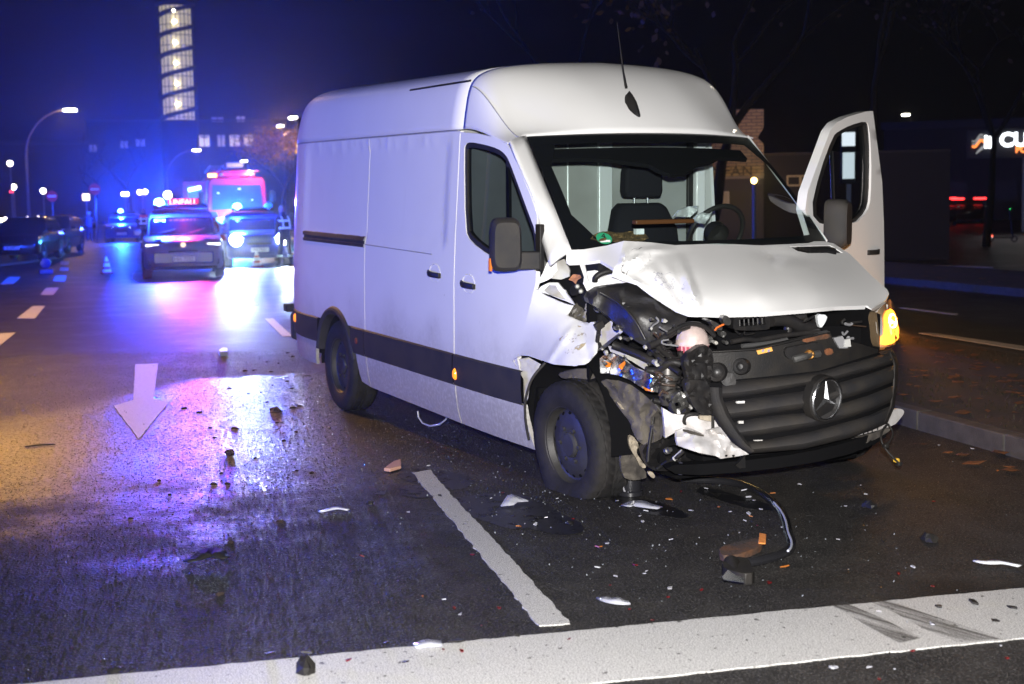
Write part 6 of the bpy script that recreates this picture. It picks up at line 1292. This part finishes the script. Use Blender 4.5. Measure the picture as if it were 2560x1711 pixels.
# --- signs and street lamps
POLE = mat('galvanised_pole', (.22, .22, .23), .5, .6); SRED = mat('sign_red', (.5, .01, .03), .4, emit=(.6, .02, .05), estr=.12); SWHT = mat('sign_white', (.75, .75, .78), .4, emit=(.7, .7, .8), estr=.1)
TOCAM = np.array([.978, -.208, 0])
def noentry(px_, py_, d, label):
    p = far(px_*K, py_*K, d); r = thing('no_entry_sign', label, 'sign', (p[0], p[1], 0), RZC)
    MB().tube([(0, 0, 0), (0, 0, p[2]+.25)], .035, 8).build('post', POLE, r)
    MB().lathe([(0, 0), (.29, 0), (.30, .02), (0, .022)], 28, Matrix.Translation((.04, 0, p[2])) @ Matrix.Rotation(R(90), 4, 'Y')).build('disc', SRED, r)
    MB().box((.068, 0, p[2]), (.01, .42, .10)).build('bar', SWHT, r)
noentry(119, 450, 76, 'round no-entry sign nearer the parked cars'); noentry(217, 434, 74, 'round no-entry sign above the standing officer')
LAMPW = emat('street_lamp_glow', (1, .93, .80), 26); SOD = (1, .50, .10)
def mast(px_l, py_l, px_b, d, label, power=0, arm=True):
    p = far(px_l*K, py_l*K, d); b = far(px_b*K, 480*K, d); r = thing('street_lamp', label, 'street lamp', (b[0], b[1], 0)); v = p-np.array([b[0], b[1], 0]); H_ = v[2]
    pts = []
    for k in range(17):
        s = k/16
        if s < .5: pts.append((0, 0, H_*.64*s*2))
        else: a = (s-.5)*2*math.pi/2; pts.append((v[0]*(1-math.cos(a)), v[1]*(1-math.cos(a)), H_*.64+H_*.36*math.sin(a)))
    MB().tube(pts, [.10-.05*k/16 for k in range(17)], 8).build('mast', POLE, r)
    dv_ = Vector((v[0], v[1], 0)).normalized()
    MB().box((v[0], v[1], H_-.08), (.30, .85, .14), Vector((0, 1, 0)).rotation_difference(dv_).to_matrix()).build('lamp_head', LAMPW, r, bevel=.04)
    if power: lamp('lamp_light', 'POINT', (v[0], v[1], H_-.35), power, SOD, .25, r)
    return r
mast(160, 250, 66, 92, 'tall curved-arm street lamp at the far left', 500); mast(450, 343, 386, 150, 'curved-arm street lamp left of the fire engine', 300)
mast(559, 368, 575, 170, 'small distant street lamp above the fire engine', 0); mast(642, 287, 655, 112, 'street lamp glowing above the yellow-leaved tree', 4200); mast(671, 268, 690, 105, 'distant street lamp high beside the van roof', 0)
mast(2075, 262, 2095, 150, 'distant street lamp right of the open van door', 0)
# the next lamps of the same row stand beside and behind the camera, out of frame
def rowlamp(x, y, ax, ay, label, power, cone_=140):
    r = thing('street_lamp', label, 'street lamp', (x, y, 0)); pts = [(0, 0, 0), (0, 0, 5.5), (ax*.15, ay*.15, 7.2), (ax*.5, ay*.5, 8.3), (ax, ay, 8.6)]
    MB().tube(pts, [.10, .08, .07, .06, .05], 8).build('mast', POLE, r)
    MB().box((ax, ay, 8.52), (.4, .8, .14)).build('lamp_head', LAMPW, r, bevel=.04); lamp('lamp_light', 'SPOT', (ax, ay, 8.25), power, SOD, .25, r, spot_size=R(cone_), spot_blend=.25)
rowlamp(-15.0, -8.0, 1.0, 5.2, 'street lamp reaching over the lane from beyond the left edge', 5000, 122); rowlamp(-9, 14, -1.5, -1.6, 'street lamp on the far verge to the right of the van', 60)
GLOBE = emat('globe_glow', (1, .86, .70), 16)
def globe(pts, d, label, r_px=7, h0=0, e=GLOBE):
    P = [far(a*K, b*K, d) for a, b in pts]; c_ = sum(P)/len(P); r = thing('globe_lamp', label, 'street lamp', (c_[0], c_[1], 0)); z = P[0][2]
    MB().tube([(0, 0, 0), (0, 0, z-.1)], .05, 6).build('post', POLE, r)
    for p in P:
        rr = r_px/FPX*d; MB().lathe([(.001, -rr), (rr*.7, -rr*.7), (rr, 0), (rr*.7, rr*.7), (.001, rr)], 14, Matrix.Translation((p[0]-c_[0], p[1]-c_[1], p[2]))).build('globe', e, r)
        if len(P) > 1: MB().tube([(0, 0, z-.25), (p[0]-c_[0], p[1]-c_[1], p[2]-.1)], .03, 5).build('arm', POLE, r)
globe([(23, 375)], 90, 'single globe lamp highest at the left edge'); globe([(31, 429)], 95, 'single globe lamp low at the left edge'); globe([(99, 438)], 95, 'single globe lamp between mast and no-entry sign')
globe([(282, 445), (291, 445)], 105, 'close pair of globe lamps above the cyan beacon', 5); globe([(320, 441), (333, 440)], 100, 'wider pair of globe lamps left of the fire engine', 6)
globe([(384, 447)], 80, 'large white globe lamp beside the fire engine', 10, e=emat('globe_white', (1, .97, 1), 22)); globe([(1, 505), (12, 503)], 100, 'twin globe lamps low at the left border', 5)
globe([(65, 500)], 110, 'small globe lamp just left of the mast', 5); globe([(88, 499)], 110, 'small pinkish globe lamp right of the mast', 3.5); globe([(158, 511)], 110, 'small globe lamp right of the first no-entry sign', 3.5); globe([(336, 500)], 110, 'small lamp beside the wider pair of globe lamps', 3.5)
def litsign(px_, py_, w_, h_, d, m, name, label, post=True, rz=RZC):
    p = far(px_*K, py_*K, d); r = thing(name, label, 'sign', (p[0], p[1], 0), rz); W_ = w_/FPX*d*K; H_ = h_/FPX*d*K
    MB().box((0, 0, p[2]), (.12, W_, H_)).build('sign_face', m, r, bevel=.03)
    MB().tube([(0, 0, 0), (0, 0, p[2])], .05, 6).build('post', POLE, r); return r
litsign(197, 452, 16, 15, 85, mat('sign_yellow', (.8, .6, .3), .4, emit=(1, .75, .35), estr=3), 'lit_sign', 'lit yellowish box sign left of the second no-entry sign')
litsign(22, 522, 17, 9, 70, mat('sign_dim', (.5, .4, .35), .5, emit=(1, .7, .5), estr=.35), 'lit_sign', 'dim lit panel behind the black parked car'); litsign(46, 525, 20, 18, 72, mat('sign_grey', (.4, .4, .45), .6), 'info_board', 'grey information board behind the black parked car')
litsign(27, 440, 9, 5, 96, emat('red_light', (1, .05, .08), 6), 'traffic_light', 'small red signal light under the left globe lamp')

# --- glazed stair tower on the office block
def frame_at(px_, py_, d, rz=None):
    p = far(px_*K, py_*K, d); v = CAM-p; return p, math.atan2(v[1], v[0]) if rz is None else rz
TD = 200.0
t_top = far(400*K, 20*K, TD); t_bot = far(411*K, 276*K, TD); rT_ = 43*K/FPX*TD; z0, z1_ = t_bot[2], t_top[2]
tw = thing('stair_tower', 'tall glazed stair tower with six lit landings and diagonal flights', 'tower', (t_bot[0], t_bot[1], 0), math.atan2(CAM[1]-t_bot[1], CAM[0]-t_bot[0]))
CONC = mat('dark_concrete', (.05, .05, .055), .8); MULL = mat('dark_mullion', (.012, .012, .014), .5); LITW = mat('glowing_stair_wall', (.6, .55, .42), .8, emit=(.9, .78, .48), estr=.5)  # stair wall gives off its own glow in place of landing lamplight
NF = 6; FH = (z1_-z0)/(NF-.45)
MB().lathe([(rT_*.98, 0), (rT_*.98, z0-.2), (0, z0-.2)], 32).build('tower_base', CONC, tw)
MB().lathe([(rT_*.80, z0), (rT_*.80, z1_)], 24).build('stair_core', LITW, tw)
MB().lathe([(rT_*1.01, z1_), (rT_*1.03, z1_+.5), (0, z1_+.6)], 32).build('tower_roof', CONC, tw)
for k in range(26):
    a = 2*math.pi*k/26; MB().tube([(rT_*math.cos(a), rT_*math.sin(a), z0), (rT_*math.cos(a), rT_*math.sin(a), z1_)], .075, 4).build('mullion', MULL, tw)
for k in range(NF*2):
    z = z0+FH*.5*k+.3
    if z < z1_: MB().lathe([(rT_*.995, z-.05), (rT_*1.01, z), (rT_*.995, z+.05)], 32).build('ring_beam', MULL, tw)
LAMPT = emat('landing_lamp', (1, .9, .62), 30)
for k in range(NF):
    zf = z0+FH*k-.2; rows_ = [[], []]
    for i in range(17):                                    # flight climbing round the front of the core
        a = math.pi*(-.5+i/16); z = zf+FH*(.18+.62*i/16); rows_[0].append((rT_*.97*math.cos(a), rT_*.97*math.sin(a), z)); rows_[1].append((rT_*.82*math.cos(a), rT_*.82*math.sin(a), z))
    MB().grid(rows_).build('stair_flight', CONC, tw, solid=.55)
    if k: MB().lathe([(rT_*.81, zf+.05), (rT_*.97, zf+.05), (rT_*.97, zf+.22), (rT_*.81, zf+.22)], 16, Matrix.Rotation(R(90), 4, 'Z'), arc=math.pi, close=False).build('landing', CONC, tw)
    zz_ = zf+FH*.80 if k < NF-1 else z1_-FH*.28
    MB().lathe([(.001, -.28), (.28, 0), (.001, .28)], 12, Matrix.Translation((rT_*.90, -rT_*.05+.0, zz_))).build('landing_lamp', LAMPT, tw)
# --- office block below the tower
ob_ = thing('office_block', 'dark office block with a row of four lit windows', 'building', (t_bot[0], t_bot[1], 0), math.atan2(CAM[1]-t_bot[1], CAM[0]-t_bot[0]))
FACADE = mat('dark_facade', (.035, .033, .036), .8, var=.3, vscale=.2)
pxm = K/FPX*195
def oy(px_): return (px_-411)*pxm
def oz(py_): return 1.56+(489-py_)*pxm*1.0
MB().bx(-26, 0, oy(200), oy(660), 0, oz(277)).build('facade', FACADE, ob_, smooth=False)
MB().bx(-26, .4, oy(198), oy(662), oz(277), oz(273)).build('parapet', CONC, ob_, smooth=False)
WINL = [mat('lit_window_'+str(i), (.5, .45, .35), .5, emit=c_, estr=s_) for i, (c_, s_) in enumerate((((1, .85, .55), .75), ((.9, .75, .55), .32), ((1, .82, .55), .65), ((1, .85, .62), .60), ((.7, .7, .9), .10)))]
for (a, b, c_, d_), m_ in zip(((455, 478, 310, 336), (497, 514, 310, 336), (525, 548, 310, 336), (558, 582, 310, 336), (425, 445, 312, 334), (395, 412, 314, 334), (310, 330, 318, 334), (275, 292, 322, 338), (205, 222, 330, 346), (543, 562, 266, 278), (485, 512, 268, 278), (405, 445, 390, 412)), (WINL[0], WINL[1], WINL[2], WINL[3], WINL[4], WINL[4], WINL[4], WINL[4], WINL[4], WINL[1], WINL[4], WINL[1])):
    wn = MB().bx(.05, .16, oy(a), oy(b), oz(d_), oz(c_)).build('window', m_, ob_, smooth=False)
    MB().bx(.16, .22, (oy(a)+oy(b))/2-.06, (oy(a)+oy(b))/2+.06, oz(d_), oz(c_)).build('window_bar', MULL, wn, smooth=False)
    if m_ is not WINL[4]: MB().bx(.16, .20, oy(a)+.15, oy(b)-.15, oz(c_)-(oz(c_)-oz(d_))*.25, oz(c_)-.1).build('blind', mat('blind', (.5, .45, .38), .8) if 'blind' not in bpy.data.materials else bpy.data.materials['blind'], wn, smooth=False)
def darkblock(px0_, px1_, top, d, depth, label, dims=()):
    p = far((px0_+px1_)/2*K, 480*K, d); r = thing('far_building', label, 'building', (p[0], p[1], 0), math.atan2(CAM[1]-p[1], CAM[0]-p[0])); s_ = K/FPX*d; h_ = 1.56+(489-top)*s_; w_ = (px1_-px0_)*s_
    MB().bx(-depth, 0, -w_/2, w_/2, 0, h_).build('facade', FACADE, r, smooth=False); MB().bx(-depth, .3, -w_/2-.2, w_/2+.2, h_, h_+.5).build('parapet', CONC, r, smooth=False)
    rnd = random.Random(int(px0_)+1)
    for fl in range(max(1, int(h_/3.4))):
        for k in range(max(2, int(w_/3.2))):
            y = -w_/2+1.6+k*3.2; MB().bx(.03, .10, y-.7, y+.7, fl*3.4+1.2, fl*3.4+2.7).build('window', WINL[4] if rnd.random() < .12 else MULL, r, smooth=False)
    return r
darkblock(-40, 205, 330, 170, 12, 'low dark building behind the lamps at the far left')
darkblock(2030, 2400, 330, 95, 10, 'dark building behind the shop sign on the right')

# --- brick gable on the right with raised lettering and notice board
def brick():
    m = bpy.data.materials.new('yellow_brick'); m.use_nodes = True; n = m.node_tree; b = n.nodes['Principled BSDF']
    tc = nd(n, 'ShaderNodeTexCoord').outputs['Object']; sx = nd(n, 'ShaderNodeSeparateXYZ', {0: tc}).outputs; mp = nd(n, 'ShaderNodeCombineXYZ', {0: sx[1], 1: sx[2]}).outputs[0]
    br = nd(n, 'ShaderNodeTexBrick', {'Vector': mp, 'Scale': 1.0, 'Brick Width': .26, 'Row Height': .085, 'Mortar Size': .010})
    br.inputs['Color1'].default_value = (.36, .25, .12, 1); br.inputs['Color2'].default_value = (.29, .19, .09, 1); br.inputs['Mortar'].default_value = (.07, .06, .05, 1)
    n.links.new(br.outputs['Color'], b.inputs['Base Color']); b.inputs['Roughness'].default_value = .85
    bp = nd(n, 'ShaderNodeBump', {'Strength': .5, 'Distance': .01, 'Height': br.outputs['Fac']}); bp.invert = True; n.links.new(bp.outputs[0], b.inputs['Normal']); return m
BRICK = brick(); BD = 36.0
bp_ = far(1815, 480, BD); bg_ = thing('brick_pavilion', 'yellow brick pavilion with dark raised letters, seen through the windscreen', 'building', (bp_[0], bp_[1], 0), math.atan2(CAM[1]-bp_[1], CAM[0]-bp_[0]))
sB = 1/FPX*BD
def by2(px_): return (px_-1815)*sB
def bz2(py_): return 1.56+(512-py_)*sB
wall = panel([(by2(1640), 0), (by2(1640), bz2(300)), (by2(1700), bz2(284)), (by2(1908), bz2(284)), (by2(1908), bz2(330)), (by2(1893), bz2(355)), (by2(1908), bz2(372)), (by2(1908), 0)], lambda y, z: (0, y, z), .5, [], .5, (-1, 0, 0)).build('brick_wall', BRICK, bg_, smooth=False)
MB().bx(-.5, .10, by2(1640), by2(1908), bz2(454), bz2(449)).build('stone_ledge', mat('ledge_stone', (.22, .18, .12), .8), bg_, smooth=False)
MB().bx(.02, .06, by2(1640), by2(1908), 0, bz2(455)).build('plinth', mat('plinth_dark', (.05, .04, .025), .85), bg_, smooth=False)
text('wall_lettering', 'ELENFAN', .36, (.03, by2(1800), bz2(437)), (0, 1, 0), (0, 0, 1), mat('letter_dark', (.035, .025, .012), .6), bg_, .03, sp=1.15)
nb_ = MB().bx(.06, .14, by2(1783), by2(1822), bz2(520), bz2(487)).build('notice_board', mat('notice', (.34, .26, .13), .7), bg_, smooth=False)
for a, b, c_, d_ in ((1782, 1785, 524, 486), (1819, 1823, 524, 486), (1782, 1823, 489, 486)): MB().bx(.14, .17, by2(a), by2(b), bz2(c_), bz2(d_)).build('board_frame', mat('board_frame', (.42, .33, .2), .6) if 'board_frame' not in bpy.data.materials else bpy.data.materials['board_frame'], nb_, smooth=False)
MB().bx(-6, -.3, by2(1908), by2(2360), 0, bz2(398)).build('side_wing', mat('side_wing', (.012, .009, .007), .85), bg_, smooth=False)
MB().bx(-6, -.2, by2(1908), by2(2360), bz2(398), bz2(393)).build('wing_edge', mat('wing_edge', (.03, .022, .015), .8), bg_, smooth=False)
for a, b, c_, d_ in ((1965, 2012, 453, 449), (1965, 2012, 476, 472), (1996, 2002, 476, 449), (1965, 1969, 476, 449)): MB().bx(-.3, -.24, by2(a), by2(b), bz2(c_), bz2(d_)).build('window_frame', bpy.data.materials['board_frame'], bg_, smooth=False)
yl_ = far(1885, 452, 33.6); g2 = thing('globe_lamp', 'glowing yellow globe lamp in front of the brick pavilion', 'street lamp', (yl_[0], yl_[1], 0))
MB().tube([(0, 0, 0), (0, 0, yl_[2]-.08)], .04, 8).build('post', POLE, g2); MB().lathe([(.001, -.075), (.055, -.05), (.075, 0), (.055, .05), (.001, .075)], 16, Matrix.Translation((0, 0, yl_[2]))).build('globe', emat('yellow_globe', (1, .66, .18), 22), g2)
lamp('globe_light', 'POINT', (0, 0, yl_[2]+.16), 100, (1, .62, .2), .08, g2)
# --- shop sign at the right border
sp_ = far(2500, 355, 62); sg_ = thing('shop_sign', 'white illuminated shop lettering with wavy orange emblem at the right border', 'sign', (sp_[0], sp_[1], 0), math.atan2(CAM[1]-sp_[1], CAM[0]-sp_[0]))
sS = 62/FPX; WE = emat('sign_white_glow', (.92, .96, 1), 5); OE = emat('sign_orange_glow', (1, .26, .06), 2.2); GE = emat('sign_grey_glow', (.6, .6, .62), .55)
def sy(px_): return (px_-2500)*sS
def sz(py_): return sp_[2]+(355-py_)*sS
MB().bx(-.3, -.12, sy(2420), sy(2640), sz(395), sz(325)).build('sign_board', mat('sign_board', (.01, .01, .012), .6), sg_, smooth=False)
MB().bx(-.3, -.2, sy(2560)-.1, sy(2560)+.1, 0, sz(395)).build('sign_post', POLE, sg_)
text('sign_letters', 'CUT', 36*sS*1.3, (.0, sy(2499), sz(352)), (0, 1, 0), (0, 0, 1), WE, sg_, .03, align='LEFT', bold=.025)
text('sign_letters', 'li', 34*sS*1.25, (.0, sy(2462), sz(356)), (0, 1, 0), (0, 0, 1), WE, sg_, .03, align='LEFT', bold=.022)
text('sign_letters', 'POINT', 16*sS*1.3, (.0, sy(2537), sz(376)), (0, 1, 0), (0, 0, 1), OE, sg_, .03, align='LEFT', bold=.02)
for k, (dy, m_) in enumerate(((0, GE), (7, GE), (14, OE))):
    pts = [(0, sy(2434+i*2.4), sz(347+dy+6.5*math.sin(i/12*2*math.pi*.95+.4)-i*.55+(5 if i == 0 else 0)*0)) for i in range(13)]
    MB().tube(pts, [.018+(.030 if k == 2 else .012)]*13, 6).build('emblem_wave', m_, sg_)
MB().tube([(0, sy(2443), sz(383)), (0, sy(2452), sz(374)), (0, sy(2462), sz(366))], [.02, .06, .08], 6).build('emblem_wave', GE, sg_)
# --- cars far off on the right carriageway
TAIL = emat('tail_lamp', (1, .03, .03), 7); HEADL = emat('far_headlamp', (.75, .92, 1), 9)
for i, (a, b, d, m_, lab, w_) in enumerate(((2274, 2312, 78, HEADL, 'distant car with two cool white headlamps on the right', .20), (2332, 2372, 80, TAIL, 'distant car with red tail lamps right of the white headlamps', .5), (2405, 2440, 85, TAIL, 'distant car with a red lamp streak left of the shop sign', .7))):
    p = far((a+b)/2, 497, d); face = 1 if m_ is HEADL else -1; v = CAM-p; c_ = car(lab, 'car', (p[0], p[1], 0), math.atan2(v[1], v[0])+(0 if face > 0 else math.pi), CARBLK, 4.3, 1.75, 1.45)
    for sg in (-1, 1): MB().box((2.16*face, sg*.62, p[2]), (.06, w_, .10)).build('tail_lamp' if face < 0 else 'headlight', m_, c_, bevel=.02)
# --- scooter parked on the far verge
p = gp(2505, 606); sc2 = thing('electric_scooter', 'electric scooter with red tail light parked on the dark verge at the right', 'scooter', (p[0], p[1], 0), R(40))
MB().box((0, 0, .16), (.62, .15, .05)).build('deck', BLACKP, sc2, bevel=.02); MB().tube([(.36, 0, .12), (.30, 0, .6), (.22, 0, 1.12)], .028, 8).build('steering_column', BLACKP, sc2); MB().tube([(.22, -.24, 1.12), (.22, .24, 1.12)], .018, 8).build('handlebar', BLACKP, sc2)
for x in (-.38, .40): MB().lathe([(.07, -.025), (.11, -.02), (.11, .02), (.07, .025)], 18, Matrix.Translation((x, 0, .11)) @ Matrix.Rotation(R(90), 4, 'X')).build('wheel', TYREM, sc2)
MB().box((-.33, 0, .22), (.04, .07, .05)).build('tail_light', emat('scooter_red', (1, .12, .06), 5), sc2); MB().box((-.33, 0, .17), (.03, .05, .03)).build('reflector', emat('scooter_white', (.8, .85, .9), 1.5), sc2)
MB().box((.25, .10, 1.14), (.02, .02, .02)).build('status_light', emat('scooter_green', (.05, 1, .2), 4), sc2)
# --- bus shelter poster seen through the open door's glass
p = far(2122, 412, 24); lp_ = thing('poster_case', 'white lit poster case seen through the open door window', 'poster case', (p[0], p[1], 0), math.atan2(CAM[1]-p[1], CAM[0]-p[0])); s_ = 24/FPX
MB().bx(-.12, .0, -20*s_, 20*s_, p[2]-48*s_, p[2]+90*s_).build('case', BLACKP, lp_, bevel=.02); MB().bx(.002, .02, -15*s_, 14*s_, p[2]-35*s_, p[2]+30*s_).build('poster', emat('poster_white', (.9, .97, 1), 1.6), lp_, smooth=False)
MB().bx(.002, .02, -17*s_, 15*s_, p[2]+46*s_, p[2]+80*s_).build('header', emat('header_white', (.95, .97, 1), 2.2), lp_, smooth=False); MB().bx(-.1, .0, -.04, .04, 0, p[2]-48*s_).build('post', POLE, lp_)
# --- trees
BARK = mat('bark', (.010, .008, .006), .95, bump=.6, bscale=20, spec=.05)
def tree(px_, d, h, seed, label, leaves=None, nleaf=0, lean=0, py_=480, spread=1.0, trunk=.16):
    rnd = random.Random(seed); g_ = far(px_*K, py_*K, d); r = thing('bare_tree' if not leaves else 'autumn_tree', label, 'tree', (g_[0], g_[1], 0)); tr = MB(); br = MB(); tips = []
    def grow(p, dirv, L, rad, depth):
        pts = [p]; q = p; dv = dirv
        for k in range(4):
            dv = (dv+Vector((rnd.uniform(-.18, .18), rnd.uniform(-.18, .18), rnd.uniform(-.02, .12)))).normalized(); q = q+dv*L/4; pts.append(q)
        (tr if depth == 0 else br).tube(pts, [rad*(1-.45*k/4) for k in range(5)], 7 if depth < 2 else 4, cap=False); tips.append((q, depth))
        if depth < 5:
            for _ in range(rnd.choice((2, 3, 3))):
                a = rnd.uniform(0, 6.28); nv = (dv*.75+Vector((math.cos(a), math.sin(a), rnd.uniform(-.1, .5)))*.7*spread).normalized(); grow(pts[rnd.choice((3, 4))] if depth else q, nv, L*rnd.uniform(.6, .8), rad*.55, depth+1)
    grow(Vector((0, 0, 0)), Vector((lean, 0, 1)).normalized(), h*.38, trunk, 0)
    tr.build('trunk', BARK, r); br.build('branches', BARK, r)
    if leaves:
        lf = MB()
        for _ in range(nleaf):
            t_, dp = tips[rnd.randrange(len(tips))]
            if dp < 2: continue
            c_ = t_+Vector((rnd.gauss(0, .5), rnd.gauss(0, .5), rnd.gauss(-.1, .4))); s_ = rnd.uniform(.05, .12); u = Vector((rnd.gauss(0, 1), rnd.gauss(0, 1), rnd.gauss(0, 1))).normalized(); v_ = u.orthogonal().normalized()
            lf.add([c_-u*s_, c_+v_*s_*.6, c_+u*s_, c_-v_*s_*.6], [(0, 1, 2, 3)])
        o = lf.build('crown', leaves, r, smooth=False, recalc=False); struct(o, 'stuff')
    return r
YLEAF = mat('yellow_leaf', (.42, .26, .03), .6, dirt=(.2, .13, .02), vscale=3); BLEAF = mat('brown_leaf', (.045, .02, .007), .7)
tree(646, 110, 9.0, 3, 'yellow-leaved tree lit by the street lamp behind the fire engine', YLEAF, 3800, spread=1.3)
tree(1614, 31, 8.5, 5, 'bare tree with dark trunk in front of the brick pavilion', BLEAF, 500, lean=.04, trunk=.17)
tree(1990, 26, 9.5, 8, 'bare tree with dark limbs behind the open van door', BLEAF, 500, trunk=.11); tree(1330, 44, 12, 12, 'bare tree rising behind the van roof', BLEAF, 700, trunk=.13)
tree(2260, 44, 9, 17, 'bare tree beside the shop sign', BLEAF, 300, trunk=.15); tree(300, 150, 11, 21, 'dark bare tree left of the stair tower', None, spread=1.2, trunk=.2); tree(205, 140, 9, 25, 'dark bare tree above the second no-entry sign', None, spread=1.2, trunk=.2)
# --- mist added for the glare glow round the beacons
hz = bpy.data.materials.new('veil'); hz.use_nodes = True; n = hz.node_tree; n.nodes.clear()
o_ = n.nodes.new('ShaderNodeOutputMaterial'); pv_ = n.nodes.new('ShaderNodeVolumePrincipled'); pv_.inputs['Color'].default_value = (.9, .93, 1, 1); pv_.inputs['Density'].default_value = .0006; pv_.inputs['Anisotropy'].default_value = .86
n.links.new(pv_.outputs[0], o_.inputs['Volume'])
hb_ = MB().bx(-330, 60, -160, 260, -1.5, 48).build('haze', hz, None, smooth=False); tag(hb_, 'thin added glare mist over the whole junction', 'veil', kind='stuff')
